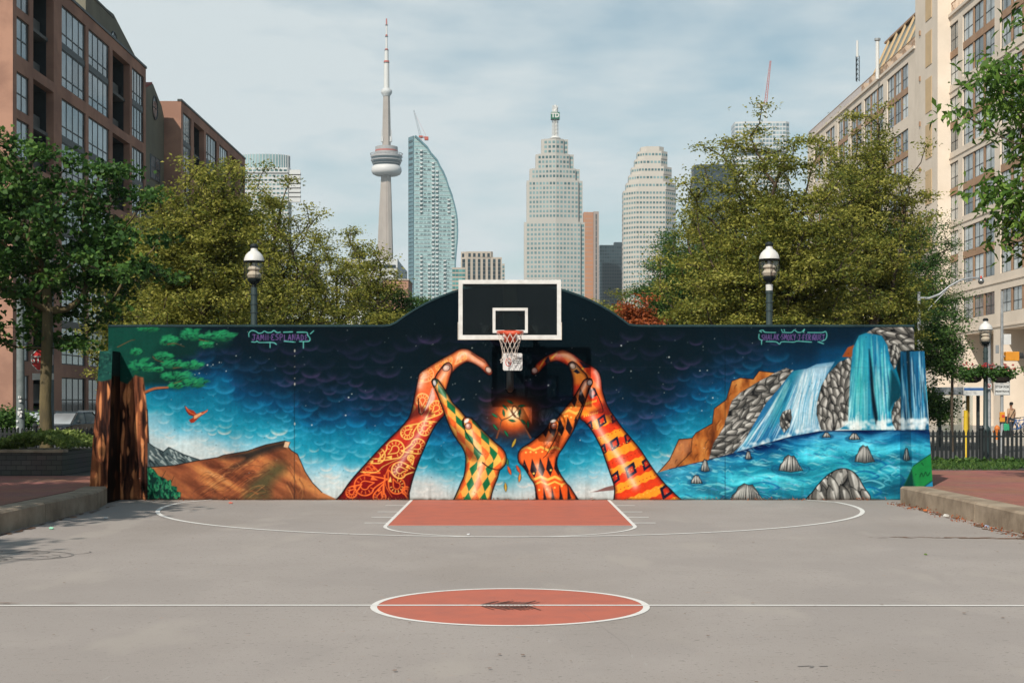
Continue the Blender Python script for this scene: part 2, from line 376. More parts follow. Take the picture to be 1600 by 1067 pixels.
def hillc(gx, gy, sd):
    n = nz(30, 31, 4, 2.2, .5, gx*.87+gy*.5, gy*.87-gx*.5)
    c = ramp(n, [(.2, (92, 48, 34)), (.5, (150, 84, 54)), (.75, (196, 124, 72)), (1, (220, 158, 104))])
    rr = np.clip((gx-400)/110, 0, 1)[..., None]
    return c*(1-rr*.3)+np.array((214, 146, 84))*rr*.3
hl = fill(ZT(HILL), hillc, smooth=False)
fill(ZT([(690, 775), (850, 738), (950, 706), (1050, 686), (1055, 715), (1000, 730), (900, 770), (800, 820), (760, 830), (830, 780)]), (34, 34, 34), soft=10, alpha=.9, clip=hl)
fill(ZT([(1000, 800), (1060, 830), (980, 920), (960, 1000), (830, 1000), (850, 930), (900, 880)]), (62, 70, 48), soft=16, alpha=.75, clip=hl)
for k in range(110):
    t = rng.random(); x0, y0 = 640+rng.uniform(0, 430), 790+rng.uniform(-30, 150); L = rng.uniform(40, 130)
    c = [(224, 158, 96), (96, 48, 34), (188, 106, 62), (60, 36, 30)][rng.integers(4)]
    if x0 > 1000: p = [(x0+60, y0), (x0+70+L*.2, y0+L*.6), (x0+50+L*.3, y0+L*1.2)]
    else: p = [(x0, y0+rng.uniform(0, 60)), (x0-L*.5, y0+L*.45), (x0-L*1.1, y0+L*.9)]
    line(ZT(p), rng.uniform(.9, 2.4), c, .4, soft=1.6, alpha=.42, clip=hl)
line(ZT(HILL[:-2]), 1.3, (16, 20, 24), smooth=False)
fill(ZT([(1052, 688), (1078, 690), (1066, 722), (1044, 716)]), (214, 178, 146), smooth=False)
bush = fill(ZT([(312, 820), (345, 835), (370, 870), (405, 885), (420, 900), (438, 890), (440, 925), (470, 930), (470, 955), (492, 960), (488, 1004), (312, 1004)]), (10, 48, 42), smooth=False)
for k in range(150):
    x = rng.uniform(312, 490); y = rng.uniform(830, 1000); line(ZT([(x, y), (x+rng.uniform(-12, 6), y-rng.uniform(12, 26))]), 2.6, (30, 122, 84) if rng.random() < .6 else (70, 160, 110), .5, clip=bush, soft=1.2, alpha=.8)
line(ZT([(385, 890), (400, 862), (410, 845)]), 1, (30, 28, 26), .5); line(ZT([(440, 905), (455, 872)]), 1, (30, 28, 26), .5)
# bird
fill(ZT([(512, 495), (530, 512), (560, 522), (575, 540), (600, 530), (625, 522), (636, 512), (632, 528), (605, 545), (585, 560), (562, 585), (545, 588), (534, 572), (555, 560), (560, 552), (535, 545), (520, 525)]), (158, 52, 30), smooth=False)
fill(ZT([(562, 548), (598, 532), (606, 538), (575, 562), (562, 566)]), (236, 172, 122), smooth=False)
line(ZT([(515, 500), (540, 530), (565, 542)]), 1.4, (226, 110, 70), .8); line(ZT([(606, 540), (634, 520)]), 1.6, (230, 140, 100), .8); line(ZT([(512, 495), (525, 530), (560, 552)]), .9, (20, 20, 26), .5)

# ---- right: cliffs, waterfalls, lagoon
BR = [(30, 852), (90, 785), (140, 675), (180, 672), (212, 668), (232, 640), (320, 590), (330, 510), (395, 462), (425, 362), (470, 345), (540, 352), (572, 308), (655, 318), (600, 400), (440, 480), (400, 640), (300, 790), (150, 830)]
b = fill(ZW(BR), lambda gx, gy, sd: ramp(nz(16, 41, 4, .8, 1.7, gx, gy), [(.25, (92, 44, 22)), (.5, (160, 88, 38)), (.8, (206, 138, 70))]), smooth=False)
fill(ZW([(30, 852), (140, 675), (212, 668), (200, 740), (110, 840)]), (206, 140, 98), smooth=False, soft=10, alpha=.55, clip=b)
for k in range(120):
    x = rng.uniform(40, 640); y = rng.uniform(310, 820); L = rng.uniform(15, 50)
    line(ZW([(x, y), (x-L*.35, y+L*.5), (x-L*.4, y+L)]), 1.8, [(214, 150, 84), (74, 34, 20), (178, 98, 46)][rng.integers(3)], .5, soft=1.3, alpha=.6, clip=b)
line(ZW(BR[:14]), 1.2, (18, 14, 16), smooth=False); line(ZW([(212, 668), (205, 745), (120, 830)]), 1, (40, 24, 20), smooth=False)
fill(ZW([(1018, 232), (1048, 182), (1082, 168), (1075, 235)]), (150, 74, 34), smooth=False)

def rocks(poly, n, L, W, a0, ajit, seed, smooth=False):
    r = np.random.default_rng(seed)
    full = fill(ZW(poly), lambda gx, gy, sd: ramp(nz(7, seed, 3, 1, 1.6, gx, gy), [(.25, (20, 22, 25)), (.6, (104, 102, 98)), (.9, (150, 147, 142))]), smooth=smooth)
    P = np.array(ZW(poly)); x0, y0 = P.min(0); x1, y1 = P.max(0); k = 0; tries = 0; pts = []
    while k < n and tries < n*30:
        tries += 1; x = r.uniform(x0, x1); y = r.uniform(y0, y1)
        if not inside(full, x, y) or any((x-a)**2+((y-c)*.8)**2 < (W*.74)**2 for a, c in pts): continue
        pts.append((x, y)); k += 1
    pts.sort(key=lambda t: t[1])
    for x, y in pts:
        a = a0+r.uniform(-ajit, ajit); l = L*r.uniform(.7, 1.3); w = W*r.uniform(.75, 1.15); g_ = r.uniform(118, 188)
        dx, dy = np.cos(a)*l/2, np.sin(a)*l/2; nx, ny = -np.sin(a), np.cos(a); bend = r.uniform(-.35, .35)*w
        mid = (x+nx*bend, y+ny*bend)
        line([(x-dx, y-dy), mid, (x+dx, y+dy)], w+2.2, (10, 12, 15), w*.7, soft=.9, taper=True, clip=full)
        line([(x-dx*.92, y-dy*.92), mid, (x+dx*.92, y+dy*.92)], w*1.02, (g_*.62, g_*.61, g_*.59), w*.6, soft=1.1, taper=True, clip=full)
        line([(x-dx*.75-nx*w*.12, y-dy*.75-ny*w*.12), (mid[0]-nx*w*.16, mid[1]-ny*w*.16), (x+dx*.6, y+dy*.6)], w*.55, (g_, g_*.98, g_*.95), w*.25, soft=2.2, taper=True, clip=full)
        line([(x-dx*.5-nx*w*.2, y-dy*.5-ny*w*.2), (x+dx*.25-nx*w*.15, y+dy*.25-ny*w*.15)], w*.22, (228, 226, 220), .4, soft=1.4, alpha=.7, clip=full)
    return full

def falls(poly, top, bot, n, seed, cols):
    r = np.random.default_rng(seed); full = fill(ZW(poly), cols[0], smooth=False)
    T = np.array(ZW(top)); B = np.array(ZW(bot))
    def at(A, t): q = t*(len(A)-1); i = min(int(q), len(A)-2); return A[i]+(A[i+1]-A[i])*(q-i)
    for k in range(n):
        t = r.random(); p0, p1 = at(T, t), at(B, np.clip(t+r.uniform(-.03, .03), 0, 1))
        u0 = r.uniform(0, .7); u1 = min(1, u0+r.uniform(.2, .6))
        f = lambda u: (p0[0]+(p1[0]-p0[0])*(.25*u+.75*u**1.15 if 1 else u), p0[1]+(p1[1]-p0[1])*u)
        c = cols[1+r.integers(len(cols)-1)]
        line([f(u0), f((u0+u1)/2), f(u1)], r.uniform(.9, 3.2), c, soft=1.6, alpha=.6, taper=True, clip=full)
    return full
R1 = [(300, 788), (325, 700), (380, 612), (425, 470), (470, 425), (560, 370), (650, 322), (715, 292), (757, 305), (720, 380), (660, 420), (600, 510), (540, 610), (490, 700), (440, 748)]
rocks(R1, 70, 27, 11.5, -.5, .45, 51)
W1 = [(430, 752), (490, 690), (540, 600), (610, 480), (680, 400), (752, 308), (830, 295), (880, 272), (978, 258), (935, 330), (905, 400), (885, 470), (885, 560), (900, 632), (740, 662), (560, 708)]
c1 = [(34, 104, 150), (30, 122, 168), (170, 212, 228), (226, 236, 238), (176, 214, 228), (64, 158, 190), (214, 228, 232), (12, 60, 108), (200, 220, 228), (30, 140, 170)]
wf1 = falls(W1, [(690, 400), (752, 315), (830, 298), (880, 278), (970, 265)], [(450, 745), (560, 705), (700, 670), (800, 650), (900, 628)], 190, 52, c1)
fill(ZW([(800, 300), (975, 262), (925, 340), (890, 450), (885, 560), (890, 628), (770, 645), (745, 560), (760, 430)]), (220, 232, 236), soft=14, alpha=.6, clip=wf1)
fill(ZW([(745, 312), (800, 300), (740, 400), (690, 540), (640, 600), (660, 480)]), (24, 130, 140), soft=12, alpha=.55, clip=wf1)
for k in range(50):
    x = rng.uniform(790, 900); line(ZW([(x+rng.uniform(0, 60), rng.uniform(300, 380)), (x-10, 480), (x-22, rng.uniform(560, 630))]), 1.5, [(120, 176, 204), (240, 242, 242), (60, 140, 180)][rng.integers(3)], soft=1.4, alpha=.5, taper=True)
for k in range(40):
    t = rng.random(); x = 450+t*450; y = 748-t*120-rng.uniform(0, 28); ell(*ZW([(x, y)])[0], rng.uniform(2, 5), rng.uniform(1.5, 3.6), (225, 232, 234), soft=2.6, alpha=.5)
rocks([(682, 560), (700, 525), (742, 512), (748, 560), (735, 610), (705, 640), (684, 600)], 9, 12, 6, 1.3, .35, 53)
R2 = [(880, 540), (885, 470), (905, 390), (945, 320), (1000, 262), (1075, 228), (1068, 330), (1064, 470), (1058, 570), (1030, 602), (975, 628), (905, 625)]
rocks(R2, 60, 27, 11.5, 1.35, .42, 54)
for k in range(8): pass
W2 = [(1062, 330), (1075, 190), (1108, 118), (1150, 103), (1230, 118), (1262, 170), (1280, 262), (1312, 350), (1335, 400), (1325, 480), (1290, 560), (1295, 628), (1005, 620), (1050, 590)]
c2 = [(24, 118, 156), (60, 176, 200), (170, 224, 230), (205, 236, 238), (20, 120, 160), (60, 176, 176), (10, 70, 112), (110, 200, 210)]
falls(W2, [(1085, 150), (1130, 108), (1180, 108), (1240, 130), (1270, 220)], [(1040, 612), (1120, 618), (1200, 620), (1260, 620), (1320, 440)], 210, 55, c2)
fill(ZW([(1090, 180), (1130, 118), (1160, 150), (1160, 400), (1165, 600), (1080, 600), (1072, 400)]), (70, 190, 190), soft=14, alpha=.4)
fill(ZW([(1163, 190), (1180, 300), (1190, 420), (1210, 560), (1200, 600), (1180, 500), (1168, 340)]), (6, 26, 40), soft=3)
fill(ZW([(1285, 300), (1335, 400), (1325, 470), (1300, 480), (1270, 520), (1275, 400)]), (8, 60, 76), soft=6)
for k in range(60):
    x = rng.uniform(1030, 1290); y = rng.uniform(575, 618); ell(*ZW([(x, y)])[0], rng.uniform(2, 5.5), rng.uniform(1.5, 4), (226, 236, 236), soft=3, alpha=.5)
for k in range(26):
    x = rng.choice([1110, 1090, 1235, 1060])+rng.uniform(-14, 14); line(ZW([(x, 618), (x+rng.uniform(-6, 6), rng.uniform(520, 575))]), 3, (232, 238, 236), .4, soft=2, alpha=.6)
fill(ZW([(1318, 195), (1412, 190), (1420, 330), (1400, 640), (1340, 640), (1325, 480), (1340, 400), (1310, 300)]), (14, 26, 30), smooth=False, soft=2)
R3 = [(1150, 103), (1180, 85), (1225, 62), (1270, 57), (1335, 66), (1395, 72), (1412, 120), (1408, 195), (1345, 200), (1325, 235), (1300, 298), (1280, 262), (1262, 170), (1232, 118)]
rocks(R3, 40, 32, 13, .35, .4, 56)
rocks([(1270, 170), (1310, 165), (1330, 220), (1312, 270), (1298, 300), (1278, 262)], 8, 14, 7, 1.5, .3, 57)
rocks([(1282, 530), (1300, 480), (1335, 445), (1352, 500), (1358, 580), (1345, 628), (1312, 628), (1288, 590)], 10, 16, 8, 1.4, .3, 58)
# wing waterfall (falls on down the wing's faces)
fw = fill([(1407, 549), (1446, 549), (1446, 600), (1452, 672), (1408, 672)], (24, 92, 130), smooth=False, soft=1)
for k in range(120):
    x = rng.uniform(1408, 1449); y = rng.uniform(545, 650); line([(x, y), (x+1, y+20), (x+2.5, y+rng.uniform(25, 60))], rng.uniform(.9, 2.6), [(150, 204, 224), (16, 62, 104), (60, 150, 190), (196, 222, 232), (10, 40, 60)][rng.integers(5)], soft=1.3, alpha=.6, taper=True, clip=fw)
line([(1419, 550), (1421, 600), (1424, 668)], 5, (12, 34, 44), 2, soft=2.5)
for k in range(46):
    ell(rng.uniform(1408, 1452), rng.uniform(655, 670), rng.uniform(2, 5), rng.uniform(2, 4), (226, 234, 236), soft=3, alpha=.55)
# water
WT = [(-30, 870), (90, 835), (300, 787), (430, 752), (560, 712), (740, 662), (900, 632), (1100, 628), (1520, 626), (1540, 1070), (150, 1070), (-30, 1070)]
def wc(gx, gy, sd):
    sv = (gy-490)*3.441; su = (gx-1020)*3.441; top = np.interp(su, [0, 300, 560, 900, 1500], [860, 787, 712, 632, 626]); d = (sv-top)
    n = nz(20, 61, 4, 3.2, .55, gx, gy+5*np.sin(gx/17))
    c = ramp(np.clip(d/330, 0, 1), [(0, (6, 50, 94)), (.1, (12, 96, 142)), (.3, (26, 140, 170)), (.6, (34, 154, 176)), (1, (26, 130, 156))])
    lf = np.clip((520-su)/420, 0, 1)[..., None]; c = c*(1-lf*.5)+np.array((70, 172, 196))*lf*.5
    k = (n-.5)[..., None]*2; return np.clip(c+np.where(k > 0, k*np.array((100, 130, 120)), k*np.array((16, 76, 74))), 0, 255)
wt = fill(ZW(WT), wc, smooth=False)
line(ZW(WT[1:9]), 1.4, (8, 30, 66), smooth=False)
for k in range(430):
    x = rng.uniform(0, 1500); y = rng.uniform(660, 1000); L = rng.uniform(20, 90); w = rng.uniform(3, 9)
    c = [(140, 216, 222), (8, 78, 130), (14, 106, 150), (80, 190, 206), (110, 150, 200), (190, 230, 232)][rng.integers(6)]
    line(ZW([(x-L/2, y+rng.uniform(-w, w)), (x-L/5, y-w*.7), (x+L/5, y+w*.7), (x+L/2, y+rng.uniform(-w, w))]), rng.uniform(.9, 3), c, soft=1.5, alpha=.5, taper=True, clip=wt)
# big curls on the right
for (x, y, w, c) in [(1180, 880, 120, (8, 84, 140)), (1210, 930, 110, (120, 206, 220)), (1230, 820, 90, (10, 92, 150)), (1250, 890, 70, (96, 190, 214)), (1200, 965, 100, (10, 92, 150)), (1290, 850, 60, (120, 204, 220)), (1340, 900, 40, (10, 90, 140)), (700, 900, 200, (90, 190, 210)), (640, 940, 130, (8, 96, 150)), (380, 950, 160, (110, 204, 216))]:
    line(ZW([(x-w, y-18), (x-w*.3, y-34), (x+w*.3, y-6), (x-w*.1, y+16), (x+w*.5, y+36)]), 4.2, c, 1.4, soft=1.6, alpha=.75, clip=wt, taper=True)
def islet(x, y, w, h, seed, rings=True):
    r = np.random.default_rng(seed)
    if rings:
        for q in (1.12, 1.3, 1.55): ell(*ZW([(x, y+h*.42)])[0], w*.5*q/3.441, w*.16*q/3.441+1, (8, 60, 100) if q != 1.6 else (140, 214, 220), ring=1.0, soft=1.1, alpha=.5, clip=wt)
    P = [(x-w/2, y+h/2), (x-w*.43, y+h*.12), (x-w*.33, y-h*.02), (x-w*.27, y-h*.3), (x-w*.1, y-h/2), (x+w*.03, y-h*.4), (x+w*.13, y-h*.44), (x+w*.25, y-h*.14), (x+w*.32, y+h*.1), (x+w/2, y+h/2), (x, y+h*.6)]
    f = fill(ZW(P), (86, 88, 88), smooth=False)
    n = max(4, int(w/13))
    for k in range(n):
        t = (k+.5)/n; xx = x-w*.4+w*.8*t+r.uniform(-3, 3); top = y-h*.5+abs(t-.45)*h*.9
        line(ZW([(xx*.7+x*.3, top), (xx, (top+y+h/2)/2), (xx+(xx-x)*.15, y+h*.5)]), max(1.8, w/n*.9/3.441), (206, 204, 198), 1.2, soft=1.6, alpha=.85, clip=f, taper=True)
        line(ZW([(xx*.7+x*.3+w/n*.4, top+h*.1), (xx+w/n*.4, y+h*.5)]), 1, (16, 18, 22), 1.2, soft=.9, alpha=.85, clip=f)
    s, sd = polysd(ZW(P)); put(s, np.clip(1.0-np.abs(sd), 0, 1)*.9, (10, 14, 20))
for k, a in enumerate([(282, 812, 46, 62), (236, 888, 62, 44), (515, 758, 34, 42), (742, 800, 130, 84), (935, 650, 46, 26), (1085, 658, 62, 34), (1140, 750, 108, 88), (510, 962, 190, 100), (1365, 752, 34, 66)]):
    islet(*a, 70+k)
BG = [(845, 1010), (865, 950), (925, 880), (985, 840), (1040, 833), (1090, 860), (1128, 920), (1155, 1010)]
bg = fill(ZW(BG), (60, 62, 62)); rocks(BG, 18, 42, 18, 1.2, .5, 82, smooth=True)
put(*(lambda s, sd: (s, np.clip(1.2-np.abs(sd), 0, 1)))(*polysd(catmull(ZW(BG)))), (10, 14, 20))
# green bank at the wing foot
gb = fill([(1412, 760), (1426, 728), (1434, 722), (1459, 705), (1462, 803), (1404, 803)], (26, 122, 62), smooth=False)
fill([(1404, 803), (1412, 760), (1424, 735), (1430, 760), (1432, 803)], (18, 74, 62), smooth=False, soft=4, clip=gb)
fill([(1436, 766), (1461, 748), (1461, 775), (1436, 775)], (30, 124, 160), smooth=False)
line([(1436, 766), (1448, 757), (1461, 748)], 1.2, (8, 30, 30)); line([(1427, 728), (1444, 716), (1460, 706)], 1, (8, 40, 40))
line([(1437, 745), (1440, 739), (1443, 744), (1446, 737), (1449, 743), (1453, 738)], 1, (6, 26, 24)); ell(1431, 741, .8, .8, (6, 26, 24)); line([(1440, 723), (1443, 727)], .9, (6, 26, 24))

# ---- the small far mountain and the glow with its twigs
fill(ZR([(545, 980), (590, 968), (640, 948), (690, 935), (760, 930), (760, 960), (640, 972)]), (122, 86, 82), smooth=False)
glow(801, 651, 38, 30, (130, 38, 16), .85); glow(801, 650, 27, 23, (236, 84, 24), 1, pw=3); glow(802, 648, 18, 15, (255, 168, 60), 1); glow(803, 647, 12, 11, (255, 250, 215), 1)
for p in ([(776, 684), (781, 668), (784, 657), (795, 652), (803, 646), (812, 634)], [(829, 684), (820, 667), (812, 655), (803, 650), (797, 640), (791, 632)], [(784, 657), (779, 650), (775, 645)], [(812, 655), (812, 645), (815, 634)], [(805, 650), (800, 642), (803, 634), (811, 640), (808, 648)]):
    line(p, 2.6, (110, 66, 44), 1, soft=.8)
def leaf(x, y, a, L, c): line([(x-np.cos(a)*L/2, y-np.sin(a)*L/2), (x, y), (x+np.cos(a)*L/2, y+np.sin(a)*L/2)], L*.36, (6, 22, 22), taper=True); line([(x-np.cos(a)*L/2, y-np.sin(a)*L/2), (x, y), (x+np.cos(a)*L/2, y+np.sin(a)*L/2)], L*.24, c, taper=True)
for x, y, a in [(797, 628, .5), (815, 634, -.1), (789, 636, .8), (787, 645, 1.4), (773, 649, .6), (812, 645, 1.8), (800, 657, .2), (818, 659, .8), (825, 663, 1.5), (774, 667, .9), (791, 677, 1)]: leaf(x, y, a, 12, (22, 112, 74))
for x, y, a, c in [(796, 735, 1.2, (214, 92, 40)), (790, 761, 1.5, (196, 160, 60)), (812, 746, 1.7, (220, 140, 60)), (803, 692, 2, (190, 160, 60)), (810, 733, 1.1, (200, 80, 40)), (792, 720, 1.3, (60, 120, 80))]: leaf(x, y, a, 15, c)

# ---- the four arms
def arm(poly, colf, hi, smooth=True):
    p = catmull(poly, 4) if smooth else np.array(poly)
    s, sd = polysd(p, 12); m = np.clip(.5-sd/.9, 0, 1); put(s, np.clip(1-(sd-.2)/1.1, 0, 1)*(sd > -1), (10, 12, 18))
    put(s, m, sum(colf(GX[s]+ox, GY[s]+oy, sd) for ox in (-.3, 0, .3) for oy in (-.3, 0, .3))/9.); full = np.zeros((PH, PW)); full[s] = m
    return s, sd, full
def armshade(s, sd, full, edge, hi):
    put(s, full[s]*np.clip(1+sd/6., 0, 1)**1.3*.85, edge)
    for pts, w, a in hi: line(pts, w*1.1, (250, 226, 214), soft=w*1.4, alpha=a*.85, clip=full); line(pts, w*.45, (255, 244, 238), soft=w*.8, alpha=a*.8, clip=full)
    put(s, np.clip(1.25-np.abs(sd), 0, 1)*.95, (8, 8, 14))
def nail(x, y, rx, ry, a, c=(206, 168, 150)):
    ell(x, y, rx*.86+.9, ry*.86+.9, (20, 16, 18), a); ell(x, y, rx*.86, ry*.86, c, a); ell(x-.8, y-.8, rx*.4, ry*.4, (232, 210, 198), a, soft=2)
# A: paisley arm
A = ZL([(-60, 1180), (60, 985), (120, 900), (200, 810), (330, 670), (400, 602), (455, 545), (492, 495), (512, 430), (522, 370), (535, 310), (546, 255), (560, 215), (620, 172), (690, 130), (760, 92), (800, 68), (835, 60), (872, 66), (905, 88),
        (945, 112), (972, 126), (992, 152), (1012, 182), (1026, 206), (1018, 226), (1000, 230), (974, 212), (945, 184), (900, 156), (862, 146), (830, 160), (790, 190), (762, 225), (745, 275), (728, 330), (728, 420), (715, 484), (690, 512), (655, 556), (620, 622), (590, 690), (560, 760), (530, 840), (508, 912), (490, 985), (440, 1180)])
colA = lambda gx, gy, sd: ramp(gy+(gx-700)*.25+(nz(16, 91, 2, 1, 1, gx, gy)-.5)*14, [(560, (236, 128, 64)), (620, (222, 92, 52)), (670, (190, 46, 34)), (715, (134, 20, 20)), (780, (84, 10, 16))])
sA, dA, fA = arm(A, colA, None)
R_ = np.radians
def paisley(x, y, r, a, c, c2):
    x, y = ZL([(x, y)])[0]; r = r/4.104
    def tear(k):
        ca, sa = np.cos(a), np.sin(a); loc = [(2.15, .75)]+[(np.cos(t), np.sin(t)) for t in np.linspace(R_(48), R_(318), 9)]+[(2.15, .75)]
        return [(x+k*r*(px*ca-py*sa), y+k*r*(px*sa+py*ca)) for px, py in loc]
    for k, w in ((1, 1.9), (.42, 1.5)): line(tear(k), w, c, soft=.8, clip=fA)
    for t in np.linspace(1., 2*np.pi-1., 9): line([(x+.62*r*np.cos(a+t), y+.6*r*np.sin(a+t)), (x+.84*r*np.cos(a+t), y+.84*r*np.sin(a+t))], 1.1, c2, soft=.7, clip=fA)
    fill([(x+r*(px*np.cos(a)-py*np.sin(a)), y+r*(px*np.sin(a)+py*np.cos(a))) for px, py in ((.75, -.1), (1.1, -.35), (1.35, .35))], c2, smooth=False, clip=fA)
Yl, Or = (250, 196, 96), (240, 112, 50)
for (x, y, r, a, c, c2) in [(205, 935, 66, -.6, Or, Or), (410, 938, 52, -2.4, Or, Yl), (430, 838, 52, -.3, Yl, Yl), (285, 745, 50, 2.4, Yl, Yl), (400, 705, 58, 2.2, Yl, Yl), (545, 685, 48, 2.5, Yl, Yl), (478, 598, 42, -1, Yl, Yl), (590, 570, 46, -.7, Yl, Yl), (225, 830, 36, 0, Or, Or), (300, 1010, 40, -1.6, Or, Or),
                         (575, 390, 42, 1.3, (250, 190, 120), Yl), (665, 440, 46, 2, Yl, Yl), (600, 225, 46, 2.2, (250, 170, 110), Yl), (690, 170, 34, 1, (250, 160, 90), Yl), (830, 110, 30, 2, (250, 170, 110), Yl), (740, 130, 26, 1, (250, 170, 110), Yl), (505, 440, 22, 1.5, Yl, Yl), (500, 760, 20, 1, Yl, Yl), (120, 980, 36, -1, Or, Or), (470, 970, 26, 1, Or, Or)]:
    paisley(x, y, r, a, c, c2)
for p in ([(320, 1010), (330, 900), (380, 800), (500, 790)], [(180, 850), (280, 850), (330, 810), (480, 740)], [(330, 870), (340, 940), (380, 1010)], [(450, 880), (480, 830), (540, 740)]): line(ZL(p), 1.6, Yl if p[0][1] < 860 else Or, .6, soft=.8, clip=fA)
armshade(sA, dA, fA, (46, 8, 16), [(ZL([(600, 500), (570, 580), (520, 660), (400, 850)]), 8, .45), (ZL([(800, 120), (850, 90), (900, 125), (960, 160)]), 7, .5), (ZL([(590, 230), (575, 260), (560, 300)]), 9, .5)])
fill(ZL([(492, 470), (540, 430), (600, 440), (640, 480), (560, 490), (480, 520)]), (50, 12, 20), soft=6, alpha=.6, clip=fA)
line(ZL([(552, 470), (548, 380), (560, 480), (590, 450), (640, 320)]), 1.5, (16, 10, 16), .9)
fill(ZL([(640, 312), (655, 380), (620, 425), (590, 455), (615, 380)]), (232, 196, 184), soft=3, alpha=.85)
tA = ZL([(655, 262), (668, 222), (698, 182), (716, 160), (742, 150), (762, 168), (764, 202), (752, 240), (738, 286), (722, 325), (690, 290)])
s_, d_, f_ = arm(tA, lambda gx, gy, sd: ramp(gy, [(566, (236, 190, 170)), (585, (232, 130, 80)), (612, (236, 150, 60))]), None); armshade(s_, d_, f_, (90, 20, 16), [(ZL([(715, 225), (690, 262)]), 5, .5)])
nail(*ZL([(728, 184)])[0], 6.2, 5, -.5)
nail(*ZL([(998, 196)])[0], 5.6, 4.2, .9)
line(ZL([(890, 92), (930, 120), (975, 150)]), 1.2, (60, 16, 14), .7)
# B: harlequin arm
B = ZL([(735, 1180), (810, 950), (840, 880), (852, 800), (850, 742), (830, 692), (800, 650), (770, 602), (745, 550), (722, 490), (700, 430), (680, 378), (658, 325), (640, 290), (636, 265), (652, 252), (676, 262), (700, 295), (732, 345), (770, 408), (812, 450), (842, 486), (858, 500), (888, 505),
        (918, 532), (960, 582), (1000, 622), (1040, 660), (1078, 692), (1102, 722), (1113, 762), (1106, 800), (1084, 826), (1068, 845), (1058, 885), (1038, 935), (1020, 990), (965, 1180)])
def colB(gx, gy, sd):
    k = np.clip((gy-700)/30, 0, 1); ax = np.where(gy < 700, -.55, .16)
    u = (gx-715)*np.cos(.1)+(gy-700)*(-.55*(1-k)+.16*k)*-1; u = (gx-720)-(gy-705)*(.58*(1-k)-.2*k); v = gy
    a = u/12.5; b_ = v/24.
    i = np.floor(a+b_).astype(int); j = np.floor(a-b_).astype(int); h = (i+j) % 4
    pal = np.array([(246, 182, 82), (238, 104, 44), (244, 168, 74), (22, 108, 64)])
    return pal[h].astype(float)
sB, dB, fB = arm(B, colB, None)
armshade(sB, dB, fB, (40, 20, 18), [(ZL([(950, 800), (930, 900), (900, 990)]), 9, .55), (ZL([(890, 590), (920, 680), (950, 740)]), 8, .4), (ZL([(680, 300), (720, 380)]), 4, .4)])
line(ZL([(838, 515), (848, 580), (890, 660), (930, 715), (960, 740)]), 1.8, (14, 14, 16), .8); line(ZL([(960, 790), (1010, 825), (1070, 835), (1100, 812)]), 2, (30, 16, 16), .8, soft=1.6)
fill(ZL([(780, 560), (850, 640), (920, 740), (930, 780), (860, 760), (850, 700), (800, 640)]), (40, 20, 20), soft=9, alpha=.5, clip=fB)
line(ZL([(836, 560), (832, 520), (850, 502), (880, 504), (915, 530)]), 1.6, (14, 14, 18)); nail(*ZL([(868, 556)])[0], 5.2, 5.6, -.4, (190, 128, 112)); ell(*ZL([(858, 522)])[0], 4.4, 2.8, (225, 222, 214), -.7)
nail(*ZL([(653, 280)])[0], 2.8, 5.2, -.2, (176, 176, 178))
# C: large banded arm on the right
C_ = ZR([(164, 214), (180, 190), (196, 158), (230, 128), (270, 104), (312, 84), (360, 67), (402, 78), (442, 100), (490, 138), (532, 162), (572, 184), (600, 215), (614, 262), (620, 320), (630, 362), (650, 420), (672, 462), (702, 502), (742, 560), (800, 630), (860, 702), (912, 780), (965, 858), (1030, 935), (1085, 990), (1240, 1180),
         (735, 1180), (700, 960), (682, 892), (660, 830), (640, 770), (615, 700), (585, 640), (550, 580), (510, 532), (478, 506), (470, 430), (440, 380), (434, 300), (432, 250), (420, 200), (398, 172), (360, 150), (320, 140), (272, 156), (242, 182), (216, 210), (186, 228)])
def colC(gx, gy, sd):
    zx = (gx-790)*4.104; zy = (gy-530)*4.104
    v = zy+ (zx-700)*.42                       # bands slope up to the right
    hand = np.clip((480-zy)/60, 0, 1)
    ph = (v-470)/118.; saw = np.abs(((zx+zy*.3)/46.) % 1-.5)*.16
    b_ = (ph+saw) % 1
    col = np.where((b_ < .5)[..., None], np.array((250, 152, 40.)), np.array((226, 62, 28.)))
    hc = np.where((((zx*.7-zy*.6)/95.) % 1 < .5)[..., None], np.array((238, 112, 50.)), np.array((226, 66, 34.)))
    c = col*(1-hand[..., None])+hc*hand[..., None]
    return c
sC, dC, fC = arm(C_, colC, None)
def ndia(x, y, w, h, c2=(206, 54, 34), rot=.35):
    def q(k): return [(x+k*(px*np.cos(rot)-py*np.sin(rot)), y+k*(px*np.sin(rot)+py*np.cos(rot))) for px, py in ((0, -h), (w, 0), (0, h), (-w, 0))]
    fill(ZR(q(1)), (18, 26, 48), smooth=False, clip=fC); fill(ZR(q(.5)), c2, smooth=False, clip=fC)
for (x, y, w, h) in [(618, 522, 30, 44), (700, 668, 32, 46), (803, 838, 38, 52), (535, 560, 26, 40), (620, 712, 28, 44), (702, 888, 30, 48), (788, 628, 28, 42), (905, 795, 32, 48), (560, 345, 30, 34), (1030, 970, 40, 56), (700, 500, 26, 40)]: ndia(x, y, w*1.12, h*1.12)
for k in range(7):
    y0 = 560+k*58
    for q in range(14):
        x = 560+q*24+k*26; y = y0-(q*24)*.42+k*26
        if k % 2 == 0 or True: ell(*ZR([(x, y)])[0], .8, .8, (160, 40, 22) if k % 2 else (252, 196, 90), clip=fC, soft=.7)
